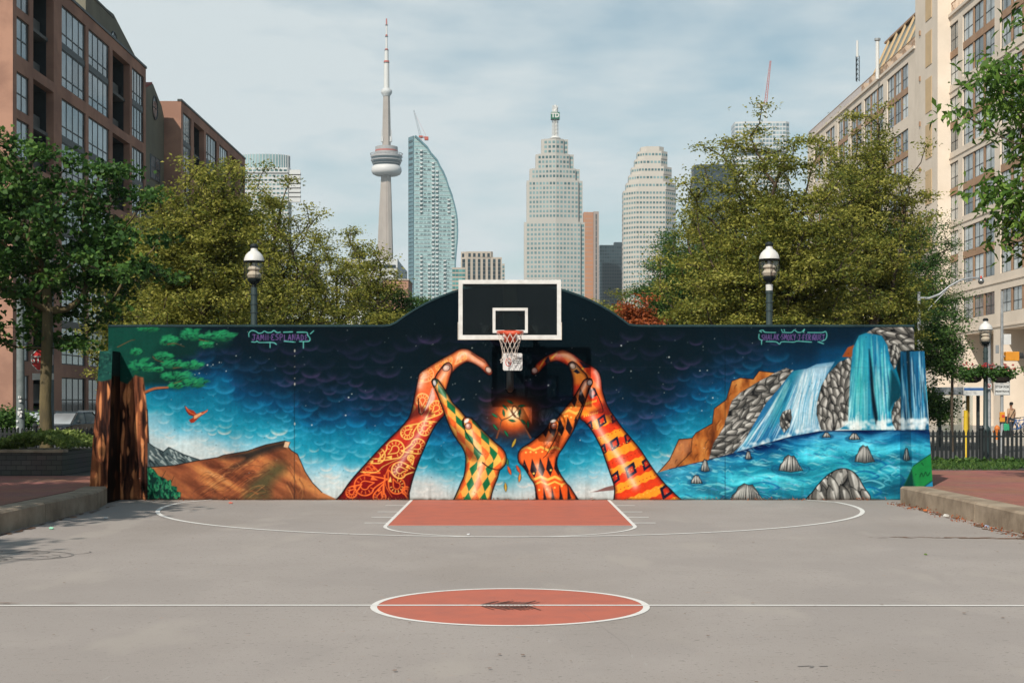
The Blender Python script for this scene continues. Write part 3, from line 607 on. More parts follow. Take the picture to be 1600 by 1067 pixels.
for (a, b2) in [((505, 420), (590, 395)), ((505, 495), (600, 470)), ((520, 165), (480, 205)), ((250, 130), (215, 190)), ((330, 90), (290, 130))]:
    n = 7
    for t in range(n): x = a[0]+(b2[0]-a[0])*t/n; y = a[1]+(b2[1]-a[1])*t/n; line(ZR([(x, y), (x+4, y-14)]), 2, (250, 186, 70), .5, clip=fC)
fill(ZR([(250, 140), (275, 105), (290, 150), (262, 170)]), (20, 26, 44), smooth=False, clip=fC); fill(ZR([(470, 140), (520, 155), (545, 180), (500, 185)]), (20, 26, 44), smooth=False, clip=fC)
armshade(sC, dC, fC, (60, 12, 18), [(ZR([(560, 500), (620, 610), (730, 760), (830, 940)]), 9, .55), (ZR([(330, 105), (390, 105), (440, 135)]), 8, .45), (ZR([(575, 210), (590, 250), (590, 300)]), 7, .5)])
fill(ZR([(590, 440), (640, 400), (680, 480), (720, 540), (680, 540), (620, 480), (540, 470)]), (66, 14, 20), soft=8, alpha=.65, clip=fC)
line(ZR([(560, 310), (600, 380), (625, 460), (600, 470)]), 1.5, (16, 12, 18), .8)
tC = ZR([(404, 168), (408, 152), (430, 144), (458, 162), (490, 198), (518, 228), (526, 262), (500, 300), (455, 350), (434, 380), (432, 300), (430, 250), (418, 205)])
s_, d_, f_ = arm(tC, lambda gx, gy, sd: ramp(gy, [(566, (226, 214, 206)), (580, (240, 150, 60)), (598, (238, 120, 44)), (604, (214, 60, 34)), (630, (200, 50, 30))]), None); armshade(s_, d_, f_, (70, 16, 16), [])
fill(ZR([(432, 205), (455, 190), (480, 215), (460, 222)]), (18, 26, 48), smooth=False)
nail(*ZR([(430, 172)])[0], 5.4, 4.2, .9); nail(*ZR([(186, 200)])[0], 4.6, 4.8, -.6, (200, 160, 150))
fill(ZR([(548, 310), (570, 340), (560, 380), (535, 350)]), (232, 210, 204), soft=3, alpha=.8)
# D: zigzag arm
D_ = ZR([(540, 252), (520, 254), (498, 268), (470, 320), (430, 384), (390, 430), (352, 480), (325, 512), (288, 526), (268, 562), (244, 592), (200, 630), (150, 668), (100, 700), (80, 738), (84, 785), (108, 812), (130, 842), (160, 892), (190, 950), (235, 1180),
         (530, 1180), (430, 972), (390, 920), (350, 862), (328, 802), (338, 742), (370, 692), (400, 642), (430, 592), (455, 540), (476, 490), (500, 430), (520, 370), (540, 312), (556, 282), (552, 258)])
def colD(gx, gy, sd):
    zx = (gx-790)*4.104; zy = (gy-530)*4.104
    c = ramp(np.clip(zy, 250, 1030), [(250, (214, 150, 130)), (330, (232, 120, 60)), (500, (240, 128, 44)), (700, (238, 104, 44)), (1030, (232, 88, 30))])
    tri = np.abs(((zx-zy*.12)/52.) % 1-.5)*2
    for (yc, hgt) in ((365, 84), (545, 84), (790, 90), (1030, 190)):
        m = ((zy-(zx-330)*-.1) > yc+(tri-.5)*hgt) & ((zy-(zx-330)*-.1) < yc+hgt*.55+(1-tri-.5)*hgt*.6+8)
        c = np.where(m[..., None], np.array((30, 24, 30.)), c)
    for (yc, w) in ((455, 14), (690, 13), (880, 14), (912, 9)):
        zz = np.abs(((zx)/90.) % 1-.5)*40; m = np.abs(zy-yc-zz) < w*.6
        c = np.where(m[..., None], np.array((252, 190, 84.)), c)
    return c
sD, dD, fD = arm(D_, colD, None)
for (x, y) in [(230, 610), (300, 620), (345, 610), (160, 722), (195, 724), (235, 720), (275, 720), (420, 435), (450, 432), (395, 490), (420, 500), (380, 492), (215, 965), (265, 960), (315, 950), (360, 940), (180, 860), (290, 838), (415, 615), (130, 725), (450, 560)]: ell(*ZR([(x, y)])[0], 1.5, 1.5, (252, 204, 100), clip=fD)
armshade(sD, dD, fD, (46, 10, 14), [(ZR([(205, 810), (240, 900), (290, 1000)]), 8, .5), (ZR([(300, 610), (270, 660)]), 8, .45), (ZR([(515, 285), (480, 350)]), 4, .4)])
line(ZR([(345, 545), (330, 610), (290, 690), (262, 740), (240, 760)]), 1.8, (16, 14, 16), .8); line(ZR([(500, 400), (470, 470), (440, 520)]), 1.8, (20, 16, 18), .8)
fill(ZR([(330, 590), (360, 640), (330, 720), (270, 760), (300, 690)]), (50, 16, 18), soft=8, alpha=.55, clip=fD)
line(ZR([(288, 600), (272, 560), (290, 522), (322, 514), (340, 535), (335, 580)]), 1.6, (14, 14, 18)); nail(*ZR([(310, 555)])[0], 4.6, 5.4, .3, (206, 110, 80)); ell(*ZR([(305, 524)])[0], 4.4, 2.2, (226, 222, 214), -.3)
nail(*ZR([(538, 278)])[0], 3.6, 4.6, .3, (196, 176, 170))

# ---- lettering, a hand-painted stroke alphabet
FT = {'J': [[(.1, 0), (.9, 0)], [(.6, 0), (.62, .75), (.3, 1), (0, .8)]], 'A': [[(0, 1), (.45, 0), (.85, 1)], [(.18, .62), (.7, .62)]], 'M': [[(0, 1), (.1, .05), (.45, .7), (.8, .05), (.95, 1)]],
      'I': [[(.3, .25), (.3, 1)], [(.3, .02), (.3, .06)]], '.': [[(.3, .5), (.3, .56)]], 'E': [[(.85, .05), (.3, .02), (.15, .3), (.45, .48), (.1, .65), (.2, .95), (.85, .95)]], 'S': [[(.8, .08), (.25, .1), (.2, .42), (.75, .58), (.7, .92), (.1, .95)]],
      'P': [[(.15, 1.05), (.15, .05), (.75, .12), (.7, .5), (.15, .55)]], 'L': [[(.15, 0), (.15, .95), (.75, .95)]], 'N': [[(.05, 1), (.12, .05), (.7, .95), (.78, 0)]], 'D': [[(.15, 1), (.15, .05), (.7, .25), (.7, .75), (.15, 1)]],
      'H': [[(.1, 0), (.1, 1)], [(.75, 0), (.75, 1)], [(.1, .5), (.75, .5)]], 'K': [[(.1, 0), (.1, 1)], [(.75, 0), (.12, .5), (.8, 1)]], 'O': [[(.4, 0), (.05, .35), (.1, .85), (.5, 1), (.8, .6), (.7, .15), (.4, 0)]], 'Y': [[(0, 0), (.4, .5)], [(.8, 0), (.3, 1.1)]],
      'F': [[(.15, 1.05), (.15, .02), (.8, .02)], [(.15, .5), (.6, .48)]], 'R': [[(.1, 1), (.1, .02), (.7, .15), (.6, .45), (.12, .52), (.8, 1)]], 'Q': [[(.4, 0), (.05, .35), (.1, .85), (.5, 1), (.8, .6), (.7, .15), (.4, 0)], [(.45, .7), (.9, 1.1)]],
      'U': [[(.1, 0), (.12, .8), (.45, 1), (.75, .8), (.78, 0)]], 'T': [[(0, .04), (.9, 0)], [(.45, .02), (.42, 1.05)]]}
def letter(txt, x, y, w, h, col, wd=1.1):
    r = np.random.default_rng(5)
    for ch in txt:
        if ch in FT:
            oy = r.uniform(-.6, .6)
            for st in FT[ch]: line([(x+a*w*.82, y+oy+b_*h) for a, b_ in st], wd, col, soft=.7, smooth=len(st) > 3)
        x += w*(.5 if ch in '. I' else 1.0)
PUR, TEA = (106, 80, 138), (110, 206, 196)
letter('JAMII.ESPLANADE', 394, 522.5, 6.6, 9, PUR)
for p in ([(389, 526), (389, 520), (394, 516.5), (400, 518), (404, 520.5), (409, 520), (413, 517.5), (418, 519.5), (424, 519), (428, 516.5), (433, 519.5), (438, 519)], [(443, 519), (457, 518.5)], [(464, 519), (476, 519), (480, 520), (481, 524), (484, 528), (484, 532), (480, 533.5), (468, 533.5)],
          [(393, 534), (399, 534.5), (402, 533), (405, 535), (422, 535), (428, 535.5), (432, 538)], [(444, 533), (461, 534.5)], [(422, 535), (422, 543)], [(474, 534), (474, 544)], [(485, 521.5), (490, 517)]): line(p, 1.3, TEA, soft=.8, alpha=.9)
letter('SHALAK.SMOKY.J.FERIQUET', 1190, 522.5, 4.75, 8.5, PUR)
for p in ([(1190, 519), (1187, 517), (1192, 516), (1196, 519), (1212, 519.5)], [(1222, 519), (1236, 519.5), (1241, 515.5), (1246, 519), (1252, 519), (1257, 514.5), (1255, 519.5)], [(1262, 519.5), (1284, 519.5), (1290, 518), (1292, 524), (1290, 530), (1284, 533)], [(1186, 522), (1186, 529), (1191, 532)],
          [(1197, 533.5), (1212, 534), (1218, 537.5), (1222, 534), (1240, 534.5), (1246, 533), (1268, 534.5)], [(1278, 534), (1287, 537)], [(1190, 533), (1190, 538)], [(1221, 515), (1222, 517)], [(1225, 515), (1226, 517)]): line(p, 1.2, TEA, soft=.8, alpha=.9)

# ---- wear: chips, form-tie holes, seams between the pours
for k in range(420):
    x = rng.uniform(170, 1440); y = rng.uniform(510, 782); ell(x, y, rng.uniform(.35, .9), rng.uniform(.3, .7), (10, 16, 20) if rng.random() < .7 else (200, 200, 194), soft=.8, alpha=rng.uniform(.4, .8))
for x in (460, 1133): line([(x, 510), (x, 782)], .9, (8, 14, 20), smooth=False, alpha=.55)
for y in (548, 600, 662): ell(460.5, y, .9, 2.2, (190, 188, 180))
for y in (556, 573, 591): ell(460.5, y, .8, .8, (160, 160, 156))
line([(172, 573), (1405, 574)], .8, (40, 60, 68), smooth=False, alpha=.22)
for k in range(60):
    x = rng.uniform(172, 1428); dd_ = abs((x-797)/84-.02); ell(x, 509.2-84*((3.48**2-dd_**2)**.5-2.68) if dd_ < 2.22 else 509.5, rng.uniform(.5, 2.6), .9, (150, 165, 165), alpha=.8)
g_ = np.clip((GY-775)/6, 0, 1)**1.5*1.1*(nz(9, 95, 3))+np.clip((GY-779.5)/1.5, 0, 1)*.35+np.clip((nz(26, 93, 4, .35, 3)-.66)*2, 0, .15)*np.clip((GY-730)/50, 0, 1); g_ = np.clip(g_, 0, .85); CAN[:] = CAN*(1-g_[..., None])+np.array((52, 42, 34))*g_[..., None]
mot = (nz(40, 97, 5)-.5)*.22+(nz(3, 98, 2)-.5)*.12+(nz(18, 94, 4, .2, 4)-.5)*.10
CAN[:] = np.clip(CAN*(1+mot[..., None]), 0, 255)
PAINT = (CAN/255.); PAINT = np.where(PAINT < .04045, PAINT/12.92, ((PAINT+.055)/1.055)**2.4)
def paint_at(px, py):
    """linear colour of the mural at drawing coordinates (bilinear)"""
    u = np.clip((px-PX0)*PS-.5, 0, PW-1.001); v = np.clip((py-PY0)*PS-.5, 0, PH-1.001)
    i = u.astype(int); j = v.astype(int); fu = (u-i)[..., None]; fv = (v-j)[..., None]
    return (PAINT[j, i]*(1-fu)+PAINT[j, i+1]*fu)*(1-fv)+(PAINT[j+1, i]*(1-fu)+PAINT[j+1, i+1]*fu)*fv
# ---------------------------------------------------------------- ground, court, paving
M = {}
M['concrete'] = mat('concrete', (.36, .285, .21), .9, (.20, .15, .105), 2.2, .5, 60, detail=8)
M['earth'] = mat('earth', (.09, .085, .075), .95, (.05, .05, .045), .5)
M['asphalt'] = mat('asphalt', (.085, .085, .085), .9, (.06, .06, .06), 1.5, .3, 80)
M['walk'] = mat('sidewalk', (.42, .37, .31), .9, (.33, .29, .25), .8)
def court_material():
    m = mat('court_surface', (.342, .302, .278), .82, (.298, .262, .241), .55, .25, 130, spec=.25, detail=9, lo=.3, hi=.7)
    t = m.node_tree; l = t.links.new; p = t.nodes['Principled BSDF']; src = p.inputs['Base Color'].links[0].from_socket
    co = nd(t, 'ShaderNodeTexCoord')
    # long thin scuffs and dried puddle rims
    def layer(src, kind, scale, stretch, lo, hi, col, fac, det=4, rot=0):
        ma = nd(t, 'ShaderNodeMapping'); ma.inputs['Scale'].default_value = stretch; ma.inputs['Rotation'].default_value = (0, 0, rot)
        no = nd(t, 'ShaderNodeTexNoise'); no.inputs['Scale'].default_value = scale; no.inputs['Detail'].default_value = det
        rm = nd(t, 'ShaderNodeMapRange'); rm.inputs[1].default_value = lo; rm.inputs[2].default_value = hi; rm.inputs[3].default_value = 0; rm.inputs[4].default_value = fac
        mi = nd(t, 'ShaderNodeMix', data_type='RGBA'); mi.inputs[7].default_value = (*col, 1)
        l(co.outputs['Object'], ma.inputs[0]); l(ma.outputs[0], no.inputs['Vector']); l(no.outputs['Fac'], rm.inputs[0]); l(rm.outputs[0], mi.inputs[0]); l(src, mi.inputs[6]); return mi.outputs[2]
    src = layer(src, 0, .22, (1, .5, 1), .5, .72, (.235, .200, .175), .8, 7)
    src = layer(src, 0, 26, (1, 1, 1), .64, .70, (.13, .11, .10), .7, 2)
    src = layer(src, 0, 11, (1, 1.3, 1), .66, .70, (.15, .13, .12), .6, 3)
    src = layer(src, 0, .42, (1, .6, 1), .52, .56, (.27, .238, .222), .35, 9)
    src = layer(src, 0, 1.6, (1, 7, 1), .63, .75, (.235, .205, .175), .5, 5, .5)
    src = layer(src, 0, 3.2, (8, .6, 1), .68, .74, (.36, .33, .31), .5, 3, .9)
    src = layer(src, 0, 7, (1, 1.5, 1), .70, .75, (.38, .24, .17), .55, 3)
    src = layer(src, 0, 160, (1, 1, 1), .45, .75, (.42, .39, .36), .35, 2)
    src = layer(src, 0, 90, (1, 1, 1), .60, .68, (.17, .15, .135), .45, 2)
    src = layer(src, 0, 1.1, (1, .35, 1), .58, .66, (.365, .325, .29), .5, 7, .3)
    l(src, p.inputs['Base Color']); return m
M['court'] = court_material()
M['key'] = mat('court_red_paint', (.455, .130, .084), .75, (.39, .122, .085), 2.6, .2, 130, detail=11, lo=.34, hi=.56)
M['line'] = mat('court_line_paint', (.68, .66, .63), .75, (.42, .39, .36), 9, lo=.28, hi=.42, detail=10)
def brickmat(name, c1, c2, mortar, scale, bw=.5, rh=.25, coord='Object', rot=(0, 0, 0), bump=.3):
    m = bpy.data.materials.new(name); m.use_nodes = True; t = m.node_tree; p = t.nodes['Principled BSDF']; l = t.links.new; p.inputs['Roughness'].default_value = .9
    co = nd(t, 'ShaderNodeTexCoord'); ma = nd(t, 'ShaderNodeMapping'); ma.inputs['Rotation'].default_value = rot; br = nd(t, 'ShaderNodeTexBrick')
    br.inputs['Color1'].default_value = (*c1, 1); br.inputs['Color2'].default_value = (*c2, 1); br.inputs['Mortar'].default_value = (*mortar, 1)
    br.inputs['Scale'].default_value = scale; br.inputs['Brick Width'].default_value = bw; br.inputs['Row Height'].default_value = rh; br.inputs['Mortar Size'].default_value = .012
    no = nd(t, 'ShaderNodeTexNoise'); no.inputs['Scale'].default_value = .9; no.inputs['Detail'].default_value = 6
    mi = nd(t, 'ShaderNodeMix', data_type='RGBA', blend_type='MULTIPLY'); mi.inputs[0].default_value = .5
    l(co.outputs[coord], ma.inputs[0]); l(ma.outputs[0], br.inputs['Vector']); l(co.outputs[coord], no.inputs['Vector']); l(br.outputs['Color'], mi.inputs[6]); l(no.outputs['Color'], mi.inputs[7]); l(mi.outputs[2], p.inputs['Base Color'])
    bp = nd(t, 'ShaderNodeBump'); bp.inputs['Strength'].default_value = bump; bp.inputs['Distance'].default_value = .01; l(br.outputs['Fac'], bp.inputs['Height']); bp.invert = True; l(bp.outputs[0], p.inputs['Normal'])
    return m
M['brickpave'] = brickmat('brick_paving', (.40, .15, .10), (.30, .11, .08), (.16, .10, .08), 4.4)
M['stone'] = brickmat('stone_wall', (.12, .115, .10), (.08, .08, .07), (.03, .03, .03), 2.4, rot=(R(90), 0, 0), bump=.8)

def struct(o): return tag(o, kind='structure')
struct(MB().quad((-5200, -60, -.12), (5200, -60, -.12), (5200, 7000, -.12), (-5200, 7000, -.12)).build('ground', M['earth']))
struct(MB().quad((-7.6, -14, 0), (7.6, -14, 0), (7.6, 31, 0), (-7.6, 31, 0)).build('court_floor', M['court']))
# raised paving on both sides and behind the wall
WY = 27.98
pl = MB(); pl.box(7.45, 40, -14, 33.5, -.1, .30); struct(pl.build('paving', M['brickpave']))
pl = MB(); pl.box(-40, -7.52, -14, 31.0, -.1, .30); struct(pl.build('paving', M['brickpave']))
g = MB(); g.box(-42, 42, 33.5, 38.6, -.1, .296); g.box(-40, 7.3, 31, 33.5, -.1, .292); struct(g.build('lawn_ground', M['earth']))
struct(MB().quad((-26, 38.6, -.10), (36, 38.6, -.10), (36, 700, -.10), (-26, 700, -.10)).build('road', M['asphalt']))
struct(MB().box(17, 36.0, 66, 260, -.1, .02).build('sidewalk', M['walk'])); struct(MB().box(-26.9, -25, 40, 260, -.1, .04).build('sidewalk', M['walk']))
# kerbs: low concrete walls along the court, slightly bent like the real ones
def kerb(side):
    b = MB(); n = 26; P = []
    for i in range(n+1):
        y = 27.05-(27.05+10)*i/n
        xin = 7.02+.06*max(0, (26-y))/5*.5+(.35*max(0, (y-26.3))**1.5 if side < 0 else 0)
        P.append((side*xin, y))
    for i in range(n):
        (x0, y0), (x1, y1) = P[i], P[i+1]; w = side*.42; h = .305; c = .035*side
        if i % 3 == 2: y1 += .022
        sec0 = [(x0, y0, -.05), (x0, y0, h-.03), (x0+c, y0, h), (x0+w, y0, h), (x0+w, y0, -.05)]; sec1 = [(x1, y1, -.05), (x1, y1, h-.03), (x1+c, y1, h), (x1+w, y1, h), (x1+w, y1, -.05)]
        b.add(sec0+sec1, [(k, (k+1) % 5, 5+(k+1) % 5, 5+k) for k in range(5)]+[(4, 3, 2, 1, 0), (5, 6, 7, 8, 9)])
    return b
struct(kerb(1).build('kerb', M['concrete'])); struct(kerb(-1).build('kerb', M['concrete']))

# ---------------------------------------------------------------- court markings
def strip(b, pts, w, z):
    P = [Vector((x, y, 0)) for x, y in pts]
    vs = []
    for i, p in enumerate(P):
        d = (P[min(i+1, len(P)-1)]-P[max(i-1, 0)]).normalized(); n = Vector((-d.y, d.x, 0))*w/2
        vs += [(p.x+n.x, p.y+n.y, z), (p.x-n.x, p.y-n.y, z)]
    return b.add(vs, [(2*i, 2*i+1, 2*i+3, 2*i+2) for i in range(len(P)-1)])
KX, FTY = 1.83, 22.1
HC = 13.45
k = MB(); k.quad((-KX, FTY, .002), (KX, FTY, .002), (KX, WY-.02, .002), (-KX, WY-.02, .002)); struct(k.build('painted_key', M['key']))
k = MB(); cr_ = [(1.2*math.cos(a), HC+1.2*math.sin(a)) for a in np.linspace(0, 2*math.pi, 97)[:-1]]; k.add([(x, y, .002) for x, y in cr_], [tuple(range(96))]); struct(k.build('painted_centre_circle', M['key']))
k = MB()
strip(k, [(-KX, WY-.02), (-KX, FTY-.02)], .055, .004); strip(k, [(KX, WY-.02), (KX, FTY-.02)], .055, .004)
strip(k, [(-KX, FTY), (KX, FTY)], .05, .0045)
k_ = MB(); strip(k_, [(KX*math.cos(a), FTY+KX*math.sin(a)) for a in np.linspace(math.pi, 2*math.pi, 49)], .055, .005)
for s_ in (-1, 1):
    for y in (26.42, 24.9, 23.75, 22.62): strip(k, [(s_*KX, y), (s_*(KX+.36), y)], .10, .0047)
k3 = MB(); a0 = math.asin((27.3-26.3)/6.02)
pts3 = [(6.0*math.cos(a), 26.3+6.0*math.sin(a)) for a in np.linspace(math.pi-a0, 2*math.pi+a0, 121)]
strip(k3, [(-5.55, WY-.02)]+pts3+[(5.5, WY-.02)], .075, .0057)
kc = MB(); strip(kc, [(1.215*math.cos(a), HC+1.215*math.sin(a)) for a in np.linspace(0, 2*math.pi, 129)], .06, .004)
kh = MB(); strip(kh, [(-7.1, HC-.02), (-3, HC+.005), (0, HC+.01), (3, HC+.0), (7.1, HC-.05)], .062, .0055)
for b, n in ((k, 'key_lines'), (k_, 'free_throw_arc'), (k3, 'three_point_line'), (kc, 'centre_circle_line'), (kh, 'half_court_line')): struct(b.build(n, M['line']))
# dark feather-like scorch mark and loose dark arcs on the surface
M['mark'] = mat('dark_mark', (.10, .055, .045), .85, (.20, .09, .07), 9)
b = MB(); rr0 = random.Random(12)
for i in range(13):
    x = -.26+i*.034; e_ = .17+.020*i
    for s_ in (1, -1):
        e2 = e_ if s_ > 0 else .17+.012*i
        h_ = rr0.uniform(.20, .33); strip(b, [(x, HC+s_*.035), (x+.05, HC+s_*h_*.5), (x+.12, HC+s_*h_)], .016, .007+.0001*i)
        strip(b, [(x+.015, HC+s_*.03), (x+.04, HC+s_*h_*.4), (x+.07, HC+s_*h_*.62)], .012, .0085+.0001*i)
struct(b.build('feather_mark', M['mark']))
M['mark2'] = mat('faint_mark', (.15, .14, .135), .85, (.22, .20, .19), 9)
b = MB(); rr = random.Random(4)
for i in range(34):
    cx, cy = rr.uniform(-6.95, -5.3), rr.uniform(17.2, 18.4); r_ = rr.uniform(.1, .3); a = rr.uniform(0, 6)
    if ((cx+6.05)/.85)**2+((cy-17.8)/.62)**2 > 1: continue
    strip(b, [(cx+r_*math.cos(a+t)*1.3, cy+r_*math.sin(a+t)) for t in np.linspace(0, rr.uniform(1.5, 4), 8)], .018, .004)
strip(b, [(-6.05+.86*math.cos(t), 17.8+.6*math.sin(t)) for t in np.linspace(-2.6, 2.2, 30)], .03, .0045)
struct(b.build('arc_marks', M['mark2']))
b = MB()
for (x, y, a, l_) in [(1.98, 10.35, .3, .1), (2.06, 10.3, 1.2, .08), (2.13, 10.36, .1, .06)]: strip(b, [(x, y), (x+l_*math.cos(a), y+l_*math.sin(a))], .02, .004)
for (x0, y0, x1, y1) in [(-1.5, 10.5, -.9, 12.6), (-2.6, 15, -1.2, 17), (.6, 13.2, 1.05, 9.3), (1.4, 19, 2.6, 16.2), (3.3, 12.6, 4.2, 10), (-4.6, 11, -3.4, 13)]:
    strip(b, [(x0, y0), ((x0+x1)/2+.05, (y0+y1)/2), (x0+(x1-x0)*.6, y0+(y1-y0)*.6)], .0014, .004)
struct(b.build('scuff_marks', M['mark2']))
# wet dirt line by the right kerb, swept-up dirt along both kerbs
M['dirt'] = mat('swept_dirt', (.20, .115, .07), .95, (.13, .07, .045), 8)
b = MB(); rr = random.Random(9)
def blot(x, y, rx, ry, z):
    n = 14; b.add([(x+rx*math.cos(2*math.pi*i/n)*rr.uniform(.5, 1.1), y+ry*math.sin(2*math.pi*i/n)*rr.uniform(.5, 1.1), z) for i in range(n)], [tuple(range(n))])
zz = .003
for i in range(60):
    t = rr.random(); zz += .00002; blot(4.6+2.4*t**.5, 20.25+rr.uniform(-.07, .07)*(1+t)-.2*t, rr.uniform(.04, .18)*(.5+t), rr.uniform(.01, .035), zz)
for i in range(170):
    y = rr.uniform(15, 26.9); zz += .00002; blot(7.0-abs(rr.gauss(0, .07)), y, rr.uniform(.01, .05), rr.uniform(.03, .22), zz)
for i in range(90):
    y = rr.uniform(15, 26.4); zz += .00002; blot(-6.98+abs(rr.gauss(0, .06)), y, rr.uniform(.01, .05), rr.uniform(.03, .2), zz)
for i in range(120):
    x = rr.uniform(-7, 7); zz += .00002; blot(x, WY-.07-abs(rr.gauss(0, .02)), rr.uniform(.03, .2), rr.uniform(.01, .03), zz)
for i in range(24):
    t = rr.random(); zz += .00002; blot(-3.7-1.3*t-1.2*rr.random(), HC+.03+rr.uniform(-.03, .12), rr.uniform(.03, .2), rr.uniform(.008, .02), zz)
for i in range(150): zz += .00002; q = rr.uniform(.006, .02); blot(rr.uniform(-6.8, 6.8), rr.uniform(8.5, 27.5), q, q*rr.uniform(.6, 1.6), zz)
struct(b.build('dirt', M['dirt']))
# bits of litter and leaves
def scrap(x, y, s, col, label, cat='litter', name='paper_scrap'):
    b = MB(); rr = random.Random(int(x*100+y)); n = 6
    top = [(x+s*math.cos(i*math.pi/3)*rr.uniform(.5, 1), y+s*math.sin(i*math.pi/3)*rr.uniform(.5, 1), .006+s*rr.uniform(.1, .7)) for i in range(n)]
    low = [(x+(p[0]-x)*.8, y+(p[1]-y)*.8, .005) for p in top]
    b.add(top+low+[(x, y, .006+s*.5)], [(i, (i+1) % n, 12) for i in range(n)]+[(i, (i+1) % n, 6+(i+1) % n, 6+i) for i in range(n)])
    tag(b.build(name, mat(name+'_paint', col, .7)), label, cat, 'litter along the kerb and floor')
scrap(6.93, 23.85, .075, (.75, .74, .7), 'crumpled white paper cup lying against the sunlit right kerb')
scrap(6.93, 25.1, .045, (.7, .2, .06), 'small orange wrapper lying at the foot of the right kerb near the wall')
scrap(6.95, 21.9, .05, (.4, .5, .7), 'small blue and white wrapper at the foot of the right kerb, nearest the camera')
scrap(-.57, 20.6, .028, (.7, .72, .75), 'tiny white scrap on the court just outside the three-point line')
scrap(-6.55, 21.5, .05, (.3, .65, .45), 'green and white wrapper on the court beside the shaded left kerb')
scrap(-6.3, 23.4, .05, (.6, .6, .6), 'pale paper scrap at the foot of the shaded left kerb')
scrap(-5.0, 26.95, .05, (.7, .2, .15), 'small red wrapper beside the left end of the three-point line')
scrap(4.95, 17.9, .03, (.12, .2, .04), 'small green leaf fallen on the right side of the court', 'leaf', 'fallen_leaf')
scrap(5.95, 16.8, .03, (.12, .2, .04), 'green leaf fallen on the court farther right, nearer the camera', 'leaf', 'fallen_leaf')
# ---------------------------------------------------------------- the mural wall
PK = .76     # paint albedo against the colours above
def paintmat(name):
    m = bpy.data.materials.new(name); m.use_nodes = True; t = m.node_tree; p = t.nodes['Principled BSDF']; l = t.links.new
    p.inputs['Roughness'].default_value = .7; p.inputs['Specular IOR Level'].default_value = .05
    a = nd(t, 'ShaderNodeVertexColor'); a.layer_name = 'paint'; l(a.outputs['Color'], p.inputs['Base Color'])
    co = nd(t, 'ShaderNodeTexCoord'); no = nd(t, 'ShaderNodeTexNoise'); no.inputs['Scale'].default_value = 22; no.inputs['Detail'].default_value = 8
    bp = nd(t, 'ShaderNodeBump'); bp.inputs['Strength'].default_value = .35; bp.inputs['Distance'].default_value = .01
    l(co.outputs['Object'], no.inputs['Vector']); l(no.outputs['Fac'], bp.inputs['Height']); l(bp.outputs[0], p.inputs['Normal']); return m
M['paint'] = paintmat('mural_paint')
M['coping'] = mat('painted_coping', (.022, .048, .055), .8, (.012, .028, .034), 3, .3, spec=.1)
KW = F/WY
def px_of_x(x): return 797+x*KW
XL, XR = -7.476, 7.52
def wall_top(x):
    """top of the wall above the court: level, then the round-headed middle"""
    z = 3.245; cx = .02; half = 2.22
    d = abs(x-cx)
    if d < half:
        rad = (half**2+.80**2)/(2*.80); return z+math.sqrt(max(0, rad**2-d**2))-(rad-.80)
    if d < half+.12: return z+.02*(1-(d-half)/.12)
    return z
def painted_grid(name, P, pxs, pys, parent, extra=None):
    """P (rows, cols, 3) positions, colours from the mural at (pxs, pys)"""
    r, c = P.shape[:2]; V = P.reshape(-1, 3); idx = np.arange(r*c).reshape(r, c)
    Q = np.stack([idx[:-1, :-1], idx[:-1, 1:], idx[1:, 1:], idx[1:, :-1]], -1).reshape(-1, 4)
    o = raw_mesh(name, V, Q, M['paint'], parent)
    col = paint_at(pxs.ravel(), pys.ravel())*PK
    a = o.data.color_attributes.new('paint', 'FLOAT_COLOR', 'POINT'); buf = np.ones((len(V), 4), np.float32); buf[:, :3] = col; a.data.foreach_set('color', buf.ravel())
    return o
wall = empty('mural_wall', 'long concrete court wall with round-headed middle, painted with hands, night sky and waterfalls', 'wall', (0, WY, 0))
nc, nr = 1580, 405
xs = np.linspace(XL, XR, nc); tops = np.array([wall_top(x) for x in xs]); tt = np.linspace(0, 1, nr)
PX_ = np.repeat(xs[None], nr, 0); PZ_ = tt[:, None]*tops[None]
P = np.stack([PX_, np.zeros_like(PX_), PZ_], -1)
painted_grid('painted_face', P, px_of_x(PX_), 628-(PZ_-EYE)*KW, wall)
# body of the wall behind the painted skin, and the thin coping along its top
b = MB(); b.quad((XL, .002, 0), (XL, .3, 0), (XL, .3, tops[0]), (XL, .002, tops[0])); b.quad((XR, .002, 0), (XR, .3, 0), (XR, .3, tops[-1]), (XR, .002, tops[-1]))
st = list(range(0, nc, 12))+[nc-1]
for i, j in zip(st[:-1], st[1:]):
    b.quad((xs[i], .3, 0), (xs[j], .3, 0), (xs[j], .3, tops[j]), (xs[i], .3, tops[i])); b.quad((xs[i], .002, tops[i]), (xs[j], .002, tops[j]), (xs[j], .3, tops[j]), (xs[i], .3, tops[i]))
b.build('wall_back', M['concrete'], wall)
b = MB()
for i, j in zip(st[:-1], st[1:]):
    y0, y1 = -.012, .32
    b.add([(xs[i], y0, tops[i]-.028), (xs[i], y0, tops[i]+.012), (xs[i], y1, tops[i]+.012), (xs[i], y1, tops[i]-.028), (xs[j], y0, tops[j]-.028), (xs[j], y0, tops[j]+.012), (xs[j], y1, tops[j]+.012), (xs[j], y1, tops[j]-.028)], [(k, (k+1) % 4, 4+(k+1) % 4, 4+k) for k in range(4)])
b.build('coping', M['coping'], wall)
